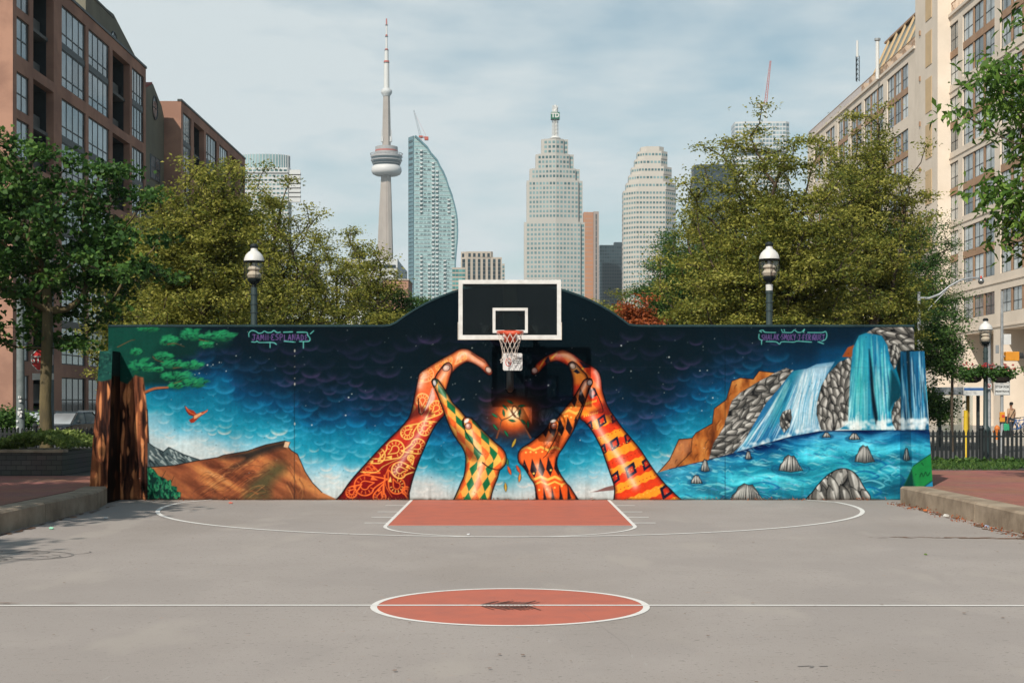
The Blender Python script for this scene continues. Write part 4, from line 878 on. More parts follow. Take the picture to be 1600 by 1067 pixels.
# wings: short battered buttresses at both ends, painted on the front and the inner side
def wing(side, xin, xo_top, xo_bot, et, eb, zt=2.75):
    w = empty('wing', None, None); w.parent = wall
    n, m_ = 150, 30; z = np.linspace(0, 1, n)[:, None]; ye = -(eb+(et-eb)*z); xo = xo_bot+(xo_top-xo_bot)*z
    u = np.linspace(0, 1, m_)[None]
    X = side*(xin+(xo-xin)*u); Y = np.repeat(ye, m_, 1); Z = np.repeat(z*zt, m_, 1)
    s = F/(WY+Y); painted_grid('painted_face', np.stack([X, Y, Z], -1), 797+X*s, 628-(Z-EYE)*s, w).parent = w
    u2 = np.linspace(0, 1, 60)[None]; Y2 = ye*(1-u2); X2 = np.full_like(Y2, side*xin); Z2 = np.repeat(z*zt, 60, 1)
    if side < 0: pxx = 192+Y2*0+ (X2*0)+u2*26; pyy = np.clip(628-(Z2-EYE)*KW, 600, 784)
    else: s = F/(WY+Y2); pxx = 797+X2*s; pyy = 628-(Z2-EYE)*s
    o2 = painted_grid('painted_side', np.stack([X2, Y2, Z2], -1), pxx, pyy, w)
    if side < 0:      # the side's shade is put into its colour: trunk brown and crown green darkened
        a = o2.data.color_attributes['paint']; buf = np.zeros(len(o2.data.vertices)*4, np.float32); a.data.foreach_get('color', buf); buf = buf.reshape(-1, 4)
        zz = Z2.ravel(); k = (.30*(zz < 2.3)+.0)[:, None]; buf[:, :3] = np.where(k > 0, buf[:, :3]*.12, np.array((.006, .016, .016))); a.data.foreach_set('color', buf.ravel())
    b = MB(); q = lambda zf, yy, xx: (side*xx, yy, zf*zt)
    b.quad(q(0, -eb, xo_bot), q(0, 0, xo_bot), q(1, 0, xo_top), q(1, -et, xo_top)); b.quad(q(1, -et, xin), q(1, -et, xo_top), q(1, 0, xo_top), q(1, 0, xin))
    b.build('wing_body', M['coping'], w)
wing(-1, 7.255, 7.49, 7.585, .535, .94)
wing(1, 7.255, 7.56, 7.62, .535, .94)

# ---------------------------------------------------------------- hoop
M['white_paint'] = mat('white_paint', (.62, .62, .60), .5, (.50, .49, .47), 6, spec=.4)
M['rim'] = mat('orange_rim_paint', (.72, .10, .04), .45, (.5, .07, .03), 12, spec=.5)
M['black_metal'] = mat('black_metal', (.007, .011, .013), .6, (.011, .016, .018), 8, spec=.25)
M['net'] = mat('net_cord', (.60, .52, .46), .9)
M['galv'] = mat('galvanised_steel', (.32, .33, .34), .5, (.22, .23, .24), 5, metal=.3, spec=.5)
def clearglass(name, tint, fac):
    m = bpy.data.materials.new(name); m.use_nodes = True; t = m.node_tree; t.nodes.clear(); l = t.links.new
    o = nd(t, 'ShaderNodeOutputMaterial'); tr = nd(t, 'ShaderNodeBsdfTransparent'); tr.inputs[0].default_value = (*tint, 1); g = nd(t, 'ShaderNodeBsdfGlossy'); g.inputs['Roughness'].default_value = .03
    no = nd(t, 'ShaderNodeTexNoise'); no.inputs['Scale'].default_value = 3; ra = nd(t, 'ShaderNodeMapRange'); ra.inputs[3].default_value = fac*.7; ra.inputs[4].default_value = fac*1.3
    mi = nd(t, 'ShaderNodeMixShader'); l(no.outputs['Fac'], ra.inputs[0]); l(ra.outputs[0], mi.inputs[0]); l(tr.outputs[0], mi.inputs[1]); l(g.outputs[0], mi.inputs[2]); l(mi.outputs[0], o.inputs[0]); return m
M['board_glass'] = clearglass('board_glass', (.56, .62, .62), .018)
BY = 26.70
hoop = empty('basketball_hoop', 'basketball hoop with clear white-framed backboard, orange rim and net, fixed to the wall', 'basketball hoop', (0, BY, 0))
x0, x1, z0, z1, w = -.915, .905, 2.935, 3.985, .072
b = MB(); b.box(x0, x1, -.02, .03, z1-w, z1); b.box(x0, x1, -.02, .03, z0, z0+w); b.box(x0, x0+w, -.02, .03, z0+w, z1-w); b.box(x1-w, x1, -.02, .03, z0+w, z1-w)
board = MB().box(x0+w, x1-w, 0, .012, z0+w, z1-w).build('backboard', M['board_glass'], hoop)
b.build('board_frame', M['white_paint'], board)
b = MB(); a_, c_, d_, e_ = -.31, .315, 3.045, 3.49; w2 = .05
b.box(a_, c_, -.006, -.002, e_-w2, e_); b.box(a_, a_+w2, -.006, -.002, d_, e_-w2); b.box(c_-w2, c_, -.006, -.002, d_, e_-w2); b.box(a_+w2, -.1, -.006, -.002, d_, d_+w2); b.box(.1, c_-w2, -.006, -.002, d_, d_+w2)
b.build('target_square', M['white_paint'], board)
M['padding'] = mat('worn_edge_padding', (.55, .50, .45), .7, (.40, .34, .28), 6)
b = MB(); b.box(x0-.012, x1+.012, -.028, .038, z0-.012, z0-.001)
for x in (x0-.012, x1+.001): b.box(x, x+.011, -.028, .038, z0-.001, z0+.30)
b.build('edge_padding', M['padding'], board)
RZ, RY, RR = 3.05, -.40, .229
b = MB(); b.tube([(RR*math.cos(t), RY+RR*math.sin(t), RZ) for t in np.linspace(0, 2*math.pi, 41)], .0105, 8, cap=False)
b.tube([(RR*.985*math.cos(t), RY+RR*.985*math.sin(t), RZ-.028) for t in np.linspace(0, 2*math.pi, 41)], .006, 6, cap=False)
for t in np.linspace(0, 2*math.pi, 13)[:-1]: b.tube([(RR*math.cos(t), RY+RR*math.sin(t), RZ-.005), (RR*math.cos(t+.05), RY+RR*math.sin(t+.05), RZ-.04)], .004, 5)
b.box(-.1, .1, RY+RR-.01, -.022, RZ-.02, RZ-.008); b.add([(-.1, -.022, RZ-.02), (.1, -.022, RZ-.02), (.1, -.022, RZ-.17), (-.1, -.022, RZ-.17), (-.08, RY+RR, RZ-.02), (.08, RY+RR, RZ-.02), (.06, RY+RR+.05, RZ-.09), (-.06, RY+RR+.05, RZ-.09)], [(0, 1, 2, 3), (4, 7, 6, 5), (0, 3, 7, 4), (1, 5, 6, 2), (3, 2, 6, 7)])
b.tube([(-.16, -.02, RZ-.015), (-.14, RY+RR*.8, RZ-.015)], .01, 6); b.tube([(.16, -.02, RZ-.015), (.14, RY+RR*.8, RZ-.015)], .01, 6)
rim = b.build('rim', M['rim'], hoop, smooth=True)
b = MB(); N = 12; lev = [(1.0, 0), (.86, -.10), (.70, -.20), (.60, -.30), (.56, -.38), (.58, -.46)]
def netp(i, k): 
    f, z = lev[i]; t = 2*math.pi*(k+.5*(i % 2))/N; sw = (.03*(i/5)**2); return (RR*f*math.cos(t)-sw*.4, RY+RR*f*math.sin(t), RZ-.03+z)
for k_i in range(N):
    for i in range(5):
        b.tube([netp(i, k_i), netp(i+1, k_i if i % 2 == 0 else k_i+1)], .0042, 4, cap=False); b.tube([netp(i, k_i), netp(i+1, k_i-1 if i % 2 == 0 else k_i)], .0042, 4, cap=False)
b.tube([(-.155, RY-.03, RZ-.47), (-.16, RY-.05, RZ-.55), (-.12, RY, RZ-.50)], .006, 4)
rr = random.Random(3)
for q in range(16):
    t = rr.uniform(0, 6.28); p = (-.07+.07*math.cos(t), RY-.08+.05*math.sin(t), RZ-.49+rr.uniform(-.03, .03)); b.tube([p, (p[0]+rr.uniform(-.06, .06), p[1], p[2]+rr.uniform(-.05, .03))], .005, 4)
b.build('net', M['net'], hoop)
b = MB(); b.box(-.125, .125, .045, .15, 2.86, 3.90); b.build('mast', M['black_metal'], hoop, bevel=.01)
b = MB(); b.tube([(0, .25, 3.1), (0, .25, 2.25), (0, .28, 2.14), (0, .36, 2.08), (0, .5, 2.06), (0, WY-BY-.03, 2.06)], .065, 12); b.lathe([(.10, 0), (.10, .02)], (0, WY-BY-.03, 2.06), 8); b.build('support_pipe', M['black_metal'], hoop, smooth=True)
for s_ in (-1, 1):
    b = MB(); b.bar((s_*.12, .1, 3.50), (s_*.42, WY-BY-.02, 3.12), .07); b.bar((s_*.10, .1, 3.05), (s_*.42, WY-BY-.02, 3.10), .06); b.box(s_*.42-.1, s_*.42+.1, WY-BY-.02, WY-BY-.003, 2.98, 3.24); b.build('strut', M['black_metal'], hoop)
    MB().bar((s_*.1, .07, 2.98), (s_*.8, .06, 3.05), .04).build('brace', M['black_metal'], hoop); MB().bar((s_*.1, .07, 3.86), (s_*.82, .06, 3.88), .045, .03).build('brace', M['black_metal'], hoop)
for s_ in (-1, 1):
    b = MB(); b.add([(s_*(x1-w-.001), .014, z1-w-.001), (s_*.40, .014, z1-w-.001), (s_*.5, .014, z1-w-.02), (s_*(x1-w-.001), .014, z1-w-.05), (s_*(x1-w-.001), .03, z1-w-.001), (s_*.40, .03, z1-w-.001), (s_*.5, .03, z1-w-.02), (s_*(x1-w-.001), .03, z1-w-.05)], [(0, 1, 2, 3), (4, 7, 6, 5), (0, 4, 5, 1), (1, 5, 6, 2), (2, 6, 7, 3), (3, 7, 4, 0)]); b.build('dark_corner', M['black_metal'], hoop)  # dark flat triangle in each upper corner of the board
# warning plate under the board
sg = empty('warning_sign', 'small white warning sign with red prohibition ring hanging below the net', 'sign', (.045, BY-.13, 2.53))
M['sign_white'] = mat('sign_white', (.58, .58, .57), .5, (.50, .50, .49), 8); M['sign_red'] = mat('sign_red', (.6, .06, .04), .5); M['ink'] = mat('sign_ink', (.03, .03, .03), .6)
b = MB(); rc = .03; hw, hh = .172, .153
pts = []
for cx_, cz_, a0_ in ((hw-rc, hh-rc, 0), (-hw+rc, hh-rc, 90), (-hw+rc, -hh+rc, 180), (hw-rc, -hh+rc, 270)):
    for q in range(5): a = R(a0_+q*22.5); pts.append((cx_+rc*math.cos(a), cz_+rc*math.sin(a)))
b.extrude([(x, 0, z) for x, z in pts], (0, .006, 0)); b.build('plate', M['sign_white'], sg)
b = MB(); b.tube([(-.075+.05*math.cos(t)*.95, -.004, -.005+.07*math.sin(t)) for t in np.linspace(0, 2*math.pi, 25)], .006, 5, cap=False); b.bar((-.115, -.004, .035), (-.035, -.004, -.045), .011); b.build('red_ring', M['sign_red'], sg)
b = MB(); b.bar((-.10, -.003, .03), (-.06, -.003, .0), .008); b.bar((-.06, -.003, .0), (-.07, -.003, -.045), .008); b.bar((-.085, -.003, -.01), (-.055, -.003, -.035), .006); b.build('pictogram', M['ink'], sg)
for i, (z, l_) in enumerate(((.052, .155), (.018, .15), (-.016, .12))):
    x = 0.005; rr = random.Random(i); b = MB(); b.box(x, l_, -.0025, -.0015, z-.0015, z+.0015)
    while x < l_: q = rr.uniform(.008, .016); b.box(x, x+q, -.004, -.002, z-.006, z+.006); x += q+.005
    b.build('text_line', M['ink'], sg)
# ---------------------------------------------------------------- apartment blocks along both streets
M['brick'] = mat('pink_brick', (.37, .205, .145), .9, (.265, .145, .105), .35, .3, 30, detail=9, lo=.42, hi=.60)
M['brick_dark'] = mat('bronze_frame', (.05, .055, .055), .5)
M['stucco'] = mat('olive_stucco', (.17, .165, .125), .9, (.135, .13, .10), .5)
M['shade_dark'] = mat('recess_shade', (.028, .034, .036), .9, (.02, .024, .026), 1)  # near-black colour stands in for the shade inside balconies and arcade
M['slab'] = mat('balcony_slab', (.12, .125, .12), .8)
M['glassL'] = glassy('window_glass', (.02, .035, .045), (.34, .40, .43), .04, 1.0, .5)  # blind tones, with the pale end lifted to imitate reflected sky
M['glassR'] = glassy('window_glass_bright', (.06, .08, .09), (.50, .52, .51), .06, 1.0, scale=.6)
M['frameL'] = mat('window_frame_dark', (.035, .042, .042), .5)
M['beige'] = mat('beige_precast', (.68, .585, .49), .85, (.60, .515, .425), .4, .15, 20, detail=8)
M['bronze'] = mat('brown_spandrel', (.36, .215, .125), .6, (.29, .17, .10), .8)
M['cream_panel'] = mat('cream_panel', (.56, .40, .23), .8, (.50, .36, .21), 1)
M['copper'] = mat('weathered_glazing', (.16, .20, .19), .3, (.10, .14, .14), .8, spec=.7)

class Facade:
    """a wall plane at X = x facing the street (s = +1 looks to +x), u runs along Y"""
    def __init__(s, x, side): s.x = x; s.s = side
    def p(s, u, z, d=0): return (s.x-s.s*d, u, z)
def wall_with_openings(fc, u0, u1, z0, z1, ops, m, parent, top=True):
    us = sorted({u0, u1, *[o[0] for o in ops], *[o[1] for o in ops]}); zs = sorted({z0, z1, *[o[2] for o in ops], *[o[3] for o in ops]}); b = MB()
    for a, c in zip(us[:-1], us[1:]):
        zr = None
        for e, f in zip(zs[:-1], zs[1:]):
            um, zm = (a+c)/2, (e+f)/2
            if any(o[0] < um < o[1] and o[2] < zm < o[3] for o in ops):
                if zr is not None: b.quad(fc.p(a, zr), fc.p(c, zr), fc.p(c, e), fc.p(a, e)); zr = None
            elif zr is None: zr = e
        if zr is not None: b.quad(fc.p(a, zr), fc.p(c, zr), fc.p(c, z1), fc.p(a, z1))
    for o in ops:
        a, c, e, f, d = o[:5]
        for (q, r_) in (((a, e), (c, e)), ((c, e), (c, f)), ((c, f), (a, f)), ((a, f), (a, e))): b.quad(fc.p(*q), fc.p(*r_), fc.p(*r_, d), fc.p(*q, d))
    me = b.build('wall', m, parent); return me
def window(fc, a, c, e, f, d, nm, nh, mg, mf, parent, bar=.07, sub=None):
    """glass pane with its frame; nm upright bars, nh cross bars"""
    g = MB().extrude([fc.p(a, e, d-.01), fc.p(c, e, d-.01), fc.p(c, f, d-.01), fc.p(a, f, d-.01)], (-fc.s*.05, 0, 0)).build('window', mg, parent)
    b = MB(); X0, X1 = sorted((fc.x-fc.s*(d-.005), fc.x-fc.s*(d-.035)))
    for i in range(nm+2):
        u = a+(c-a)*i/(nm+1); w = bar if 0 < i < nm+1 else bar*1.5; u = min(max(u, a+w/2+.003), c-w/2-.003); b.box(X0, X1, u-w/2, u+w/2, e+.004, f-.004)
    for h in [0]+list(nh)+[1]:
        z = e+(f-e)*h; z = min(max(z, e+bar/2+.003), f-bar/2-.003); b.box(X0-.004, X1+.004, a+.004, c-.004, z-bar/2, z+bar/2)
    b.build('frame', mf, g); return g
YL = lambda px, L=27.0: L*F/(797-px)
ZT_ = lambda t, L=27.0: EYE+L*t
def left_block(name, label, cols, px0, px1, ttop=.914, gap_rows=((.705, .886), (.498, .678), (.291, .471), (.084, .264), (-.045, .055))):
    root = empty(name, label, 'building', (-27, YL(px0), -.1)); fc = Facade(-27.0, 1); inv = Matrix.Translation(-root.location)
    ops = []; wins = []
    for kind, a, c in cols:
        u0, u1 = YL(a), YL(c)
        for ri, (tb, tt_) in enumerate(gap_rows):
            z0, z1 = ZT_(tb), ZT_(tt_)
            if kind == 's' and ri < 4:      # single small windows, one per storey
                h = (z1-z0); 
                for k in (0, 1):
                    e = z0+h*(.53*k); f = e+h*.43; ops.append((u0, u1, e, f, .14)); wins.append(('w', u0, u1, e, f, 1, [.45]))
            elif kind == 'b': ops.append((u0, u1, z0-.15, z1, .45)); wins.append(('b', u0, u1, z0-.15, z1, 0, []))
            else: ops.append((u0, u1, z0, z1, .14)); wins.append(('d', u0, u1, z0, z1, 3, [.27] if ri < 4 else [.5]))
    zt = ZT_(ttop); ya, yb_ = YL(px0), YL(px1)
    wobj = wall_with_openings(fc, ya, yb_, -.1, zt, ops, M['brick'], root)
    b = MB(); xb = -42
    b.quad((-27, ya, -.1), (xb, ya, -.1), (xb, ya, zt), (-27, ya, zt)); b.quad((-27, yb_, -.1), (xb, yb_, -.1), (xb, yb_, zt), (-27, yb_, zt)); b.quad((xb, ya, -.1), (xb, yb_, -.1), (xb, yb_, zt), (xb, ya, zt)); b.quad((-27, ya, zt), (xb, ya, zt), (xb, yb_, zt), (-27, yb_, zt))
    b.build('wall', M['brick'], root)
    MB().box(-27.3, -26.93, ya-.06, yb_+.06, zt+.002, zt+.16).build('parapet_cap', M['brick_dark'], root)
    for kind, u0, u1, e, f, nm, nh in wins:
        if kind == 'b':
            b = MB(); b.quad(fc.p(u0, e, 2.0), fc.p(u1, e, 2.0), fc.p(u1, f, 2.0), fc.p(u0, f, 2.0)); [b.quad(fc.p(*q, .451), fc.p(*r_, .451), fc.p(*r_, 2.0), fc.p(*q, 2.0)) for q, r_ in (((u0, e), (u1, e)), ((u1, e), (u1, f)), ((u1, f), (u0, f)), ((u0, f), (u0, e)))]; b.build('balcony_wall', M['shade_dark'], root)
            zm = (e+f)/2
            s_ = MB(); s_.box(-28.98, -27.35, u0+.01, u1-.01, zm-.12, zm+.08); s_.box(-28.9, -27.5, u0+.02, u0+.1, zm+.1, f-.05); s_.box(-27.9, -27.82, u0+.02, u1-.02, zm+.08, zm+1.0); s_.box(-27.9, -27.82, u0+.02, u1-.02, e+.02, e+1.0); s_.build('balcony', M['slab'], root)
            for z in (e+.1, zm+.15):
                window(fc, u0+(u1-u0)*.12, u0+(u1-u0)*.88, z, z+2.0, 1.99, 2, [.6], M['glassL'], M['frameL'], root, .06)
        elif kind == 'd' and f-e > 3.6:
            zm = (e+f)/2; MB().box(-27.3, -27.05, u0+.003, u1-.003, zm-.18, zm+.18).build('spandrel', M['frameL'], root)
            window(fc, u0, u1, zm+.182, f, .12, nm, nh, M['glassL'], M['frameL'], root); window(fc, u0, u1, e, zm-.182, .12, nm, nh, M['glassL'], M['frameL'], root)
        else: window(fc, u0, u1, e, f, .12, nm, nh, M['glassL'], M['frameL'], root)
    for k in children(root): k.location = -root.location
    return root
# vertices are in world space, children carry the opposite offset of their root
left_block('apartment_building', 'pink brick apartment block at left with tall gridded windows and dark recessed balconies', [('s', 26, 46), ('b', 52, 84), ('d', 96.5, 134), ('d', 138.5, 171), ('b', 176, 203), ('d', 206.5, 225)], 20, 228)
left_block('apartment_building', 'farther pink brick apartment block on the left, beyond the narrow gabled one', [('d', 286, 299), ('b', 303, 319), ('d', 322, 339), ('d', 343, 356), ('b', 360, 374), ('d', 376, 381.5)], 283, 383)
def shift_kids(root):
    for k in children(root): k.location = -root.location
# narrow olive gabled block between them
root = empty('apartment_building', 'narrow olive stucco block with pointed gable and round window between two brick blocks', 'building', (-28.4, 117, -.1))
x = -28.4; L2 = 28.4; y0, y1, yp = 111.52, 123.38, 119.6
b = MB(); b.extrude([(x, y0, -.1), (x, y1, -.1), (x, y1, 25.2), (x, yp+3.0, 25.9), (x, yp, 27.1), (x, yp-3.6, 25.8), (x, y0, 25.2)], (-10, 0, 0)); b.build('wall', M['stucco'], root)
b = MB(); b.bar((x-.3, yp, 27.17), (x-.3, yp-3.7, 25.86), .5, .12); b.build('roof_edge', mat('red_tile', (.30, .07, .05), .8), root)
def oval_window(x, y, z, r, parent, half=False):
    ts = np.linspace(0, math.pi if half else 2*math.pi, 21); 
    g = MB().extrude([(x+.02, y+r*math.cos(t), z+r*1.15*math.sin(t)) for t in (ts if half else ts[:-1])], (-.06, 0, 0)).build('window', M['glassL'], parent)
    b = MB(); b.tube([(x+.03, y+r*1.05*math.cos(t), z+r*1.2*math.sin(t)) for t in ts], .06, 6, cap=half); b.box(x+.02, x+.06, y-.03, y+.03, z-(0 if half else r*1.1), z+r*1.1); b.box(x+.02, x+.06, y-r, y+r, z-.03, z+.03); b.build('frame', M['frameL'], g)
oval_window(x, 120.2, 25.3, .78, root)
for z in (20.5, 17.7, 14.9, 12.1, 9.3):
    fcg = Facade(x+.08, 1); MB().box(x-.5, x+.01, 113, 117.2, z-1.1, z+1.2).build('painted_recess', M['shade_dark'], root); window(fcg, 118.6, 121.8, z-1, z+.9, .04, 1, [.5], M['glassL'], M['frameL'], root)  # flush dark box, the shade of a recess put into its colour
shift_kids(root)
root = empty('rooftop_gable', 'olive stucco rooftop gable with half-round window above the near brick block', 'building', (-29.6, 112, 26.4))
x = -29.6; b = MB(); b.extrude([(x, 104.9, 26.5), (x, 119.2, 26.5), (x, 119.2, 29.0), (x, 112.3, 30.75), (x, 104.9, 30.4)], (-9, 0, 0)); b.build('wall', M['stucco'], root)
MB().box(x-.3, x+.06, 104.8, 112.3, 30.42, 30.6).build('coping', M['slab'], root); oval_window(x, 112.3, 28.2, 1.0, root, True); shift_kids(root)

# ---- the beige block on the right
YR = lambda px, L=36.0: L*F/(px-797)
ZR_ = lambda t, L=36.0: EYE+L*t
root = empty('apartment_building', 'large beige apartment block at right with brown-framed gridded windows and glass mansard', 'building', (36, YR(1600), -.1))
fc = Facade(36.0, -1); rows = ((.718, .853), (.565, .688), (.41, .54), (.262, .385)); ops = []; wins = []
yn = 86.0
colsB = [(1469, 1497, 2), (1504, 1554, 3), (1563, 1615, 3), (1625, 1700, 3), (1715, 1790, 3)]; colsA = [(1386, 1419, 3), (1350, 1380, 3), (1329, 1346, 2), (1309, 1325, 2), (1290, 1304, 2), (1272, 1286, 2)]
for (a, c, n) in colsA+colsB:
    u0, u1 = YR(c), YR(a)
    for (tb, tt_) in rows: z0, z1 = ZR_(tb), ZR_(tt_); ops.append((u0, u1, z0, z1, .16)); wins.append((u0, u1, z0, z1, n))
    ops.append((u0, u1, ZR_(.182), ZR_(.229), .16)); wins.append((u0, u1, ZR_(.182), ZR_(.229), n))
    ops.append((u0+.25, u1-.25, -.05, ZR_(.148), 3.4))
for (ua, ub) in ((YR(1465), yn-3), ):
    lo, hi = min(ua, ub), max(ua, ub); lo = YR(1815)
    wall_with_openings(fc, lo, YR(1465), -.1, ZR_(.872), [o for o in ops if o[1] < YR(1465)], M['beige'], root)
wall_with_openings(fc, YR(1430), YR(1262), -.1, ZR_(.872), [o for o in ops if o[0] > YR(1430)], M['beige'], root)
b = MB(); zt = ZR_(.872); lo, hi = YR(1815), YR(1262)
b.quad((36, lo, -.1), (54, lo, -.1), (54, lo, zt), (36, lo, zt)); b.quad((36, hi, -.1), (54, hi, -.1), (54, hi, zt), (36, hi, zt)); b.quad((54, lo, -.1), (54, hi, -.1), (54, hi, zt), (54, lo, zt)); b.quad((36, lo, zt), (54, lo, zt), (54, hi, zt), (36, hi, zt)); b.build('wall', M['beige'], root)
for (u0, u1, z0, z1, n) in wins:
    if z1-z0 > 3:
        zm = z0+(z1-z0)*.5
        MB().box(36.03, 36.3, u0+.003, u1-.003, zm-.28, zm+.28).build('spandrel', M['bronze'], root)
        parts = ((z0, zm-.282), (zm+.282, z1))
    else: parts = ((z0, z1),)
    for i in range(n):
        a = u0+(u1-u0)*i/n+(.0 if i == 0 else .19); c = u0+(u1-u0)*(i+1)/n-(0 if i == n-1 else .19)
        for (e, f) in parts: window(fc, a, c, e, f, .14, 1, [.42], M['glassR'], M['frameL'], root, .045)
    for i in range(1, n):
        u = u0+(u1-u0)*i/n
        for (e, f) in parts: MB().box(36.06, 36.28, u-.187, u+.187, e+.003, f-.003).build('pier', M['bronze'], root)
for (a, c, n) in colsA+colsB:
    u0, u1 = YR(c)+.25, YR(a)-.25
    MB().quad((39.4, u0, -.05), (39.4, u1, -.05), (39.4, u1, ZR_(.148)), (39.4, u0, ZR_(.148))).build('arcade_wall', M['beige' if a in (1386, 1350) else 'shade_dark'], root)
    window(fc, u0+.6, u1-.6, .1, 3.2, 3.38, 3, [.75], M['glassL'], M['frameL'], root)
# string courses
for t in (.155, .702, .5525, .3975, .2455): MB().box(35.93, 35.995, YR(1815), YR(1465), ZR_(t)-.06, ZR_(t)+.06).build('string_course', M['beige'], root)
MB().box(35.85, 36.5, YR(1815), YR(1465)-.02, zt+.003, zt+.25).build('cornice', M['beige'], root)
MB().box(35.85, 36.5, YR(1430)+.02, hi, zt+.003, zt+.25).build('cornice', M['beige'], root)
# balustrades on the cornice
def rail(xx, a, c, z, h, parent):
    b = MB(); b.box(xx, xx+.06, a, c, z+h-.06, z+h); b.box(xx, xx+.06, a, c, z+.1, z+.16); n = int((c-a)/.35)
    for i in range(n+1): u = a+(c-a)*i/n; b.box(xx+.015, xx+.045, u-.03, u+.03, z, z+h-.05)
    b.build('railing', M['bronze'], parent)
rail(36.1, YR(1430)+.3, hi, zt+.25, .95, root); rail(36.1, YR(1560), YR(1475), zt+.25, .95, root)
# set-back upper storey over the near half
b = MB(); b.box(38.5, 54, lo, YR(1465), zt+.01, zt+6.5); b.build('upper_wall', M['beige'], root)
# glass mansard with ribs over the far half
y_a, y_b = YR(1430), YR(1338); zb, zh = zt+.9, ZR_(.951, 37.6)
b = MB(); b.quad((36.9, y_a, zb), (36.9, y_b, zb), (39.2, y_b, zh+1.4), (39.2, y_a, zh+1.4)); b.quad((39.2, y_a, zh+1.4), (39.2, y_b, zh+1.4), (54, y_b, zh+1.4), (54, y_a, zh+1.4)); b.quad((36.9, y_b, zb), (54, y_b, zb), (54, y_b, zh+1.4), (39.2, y_b, zh+1.4)); b.quad((36.9, y_a, zt), (36.9, y_b, zt), (36.9, y_b, zb), (36.9, y_a, zb)); b.build('mansard_glazing', M['copper'], root)
MB().box(38.9, 39.5, y_a, y_b, zh+1.41, zh+1.62).build('ridge', M['bronze'], root)
for i in range(7):
    y = y_a+(y_b-y_a)*(i+.5)/7; MB().bar((36.7, y, zb-.2), (39.05, y, zh+1.5), .26, .18).build('rib', M['cream_panel'], root)
    MB().box(36.25, 37.4, y-.5, y+.5, zt+.255, zt+1.3).build('dormer_pier', M['beige'], root)
# stair tower standing proud of the facade
ta, tb_ = YR(1465, 35.0), YR(1430, 35.0)
b = MB(); b.box(35.0, 42, ta, tb_-.02, -.1, ZR_(1.25)); tw = b.build('stair_tower', M['beige'], root)
for i, t in enumerate((1.04, .93, .823, .7155, .6085, .5015, .3945, .2875)):
    u0, u1 = YR(1456, 35), YR(1446.5, 35); MB().box(34.96, 34.996, u0, u1, ZR_(t)-1.55, ZR_(t)+1.3).build('panel', M['cream_panel'], tw)
for t in (.98, .873, .765, .658, .55, .445, .338): u = YR(1438, 35); MB().box(34.9, 34.996, u-.12, u+.12, ZR_(t)-.2, ZR_(t)+.2).build('vent', M['bronze'], tw)
for k in children(root): k.location = -root.location
# roof antennas
def antenna(px, ytop, ybot, Y, label, thick=.35):
    p0, p1 = at(px, ybot, Y), at(px, ytop, Y); r = empty('antenna_mast', label, 'antenna', p0); H = p1.z-p0.z
    b = MB(); w = thick
    for sx, sy in ((-1, -1), (1, -1), (0, 1)): b.tube([(sx*w/2, sy*w/2, 0), (sx*w/2, sy*w/2, H*.62)], .035, 5)
    n = int(H*.62/.5)
    for i in range(n):
        z = i*.5; b.tube([(-w/2, -w/2, z), (w/2, -w/2, z+.5)], .022, 4); b.tube([(w/2, -w/2, z), (0, w/2, z+.5)], .022, 4); b.tube([(0, w/2, z), (-w/2, -w/2, z+.5)], .022, 4)
    b.build('lattice', M['black_metal'], r); MB().tube([(0, 0, H*.6), (0, 0, H)], [.13, .11], 8).build('whip', M['white_paint'], r, smooth=True)
antenna(1339.5, 64, 128, 158, 'tall slender lattice antenna with white tip, left of the two on the beige roof')
r_ = empty('roof_flue', 'short pale flue pipe with cap standing on the beige roof mansard', 'chimney', at(1371, 100, 146)); MB().tube([(0, 0, -1.5), (0, 0, 2.2)], .18, 8).build('pipe', M['white_paint'], r_, smooth=True); MB().tube([(0, 0, 2.25), (0, 0, 2.45)], .3, 8).build('cap', M['galv'], r_, smooth=True)

# ---------------------------------------------------------------- downtown towers
def far(c, c2=None, **k): return c
M['tower_stone'] = mat('pale_tower_stone', (.405, .39, .36), .8, (.37, .355, .33), .02); M['tower_glass'] = glassy('tower_glass', (.03, .09, .10), (.20, .32, .33), .12, .8, .16)
M['tower_cream'] = mat('cream_tower_stone', (.50, .46, .41), .8, (.46, .425, .38), .02)
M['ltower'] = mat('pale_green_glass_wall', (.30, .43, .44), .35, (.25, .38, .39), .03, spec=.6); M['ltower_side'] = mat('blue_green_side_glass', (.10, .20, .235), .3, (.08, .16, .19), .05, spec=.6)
M['l_glass'] = glassy('l_glass', (.03, .07, .08), (.26, .38, .40), .15, .7, .13)
M['white_balcony'] = mat('white_balcony', (.60, .62, .62), .6)
M['orange_stone'] = mat('orange_granite', (.46, .22, .12), .7, (.38, .18, .10), .05); M['pink_stone'] = mat('pink_grey_granite', (.34, .28, .25), .7)
M['black_tower'] = mat('black_steel_tower', (.018, .035, .045), .4, spec=.6); M['black_glass'] = glassy('black_glass', (.01, .02, .026), (.03, .055, .065), .15, .6, .03)
M['concrete_far'] = mat('tower_concrete', (.36, .315, .28), .85, (.31, .27, .24), .05)
M['offwhite'] = mat('off_white_panels', (.52, .53, .53), .7, (.46, .47, .47), .1)

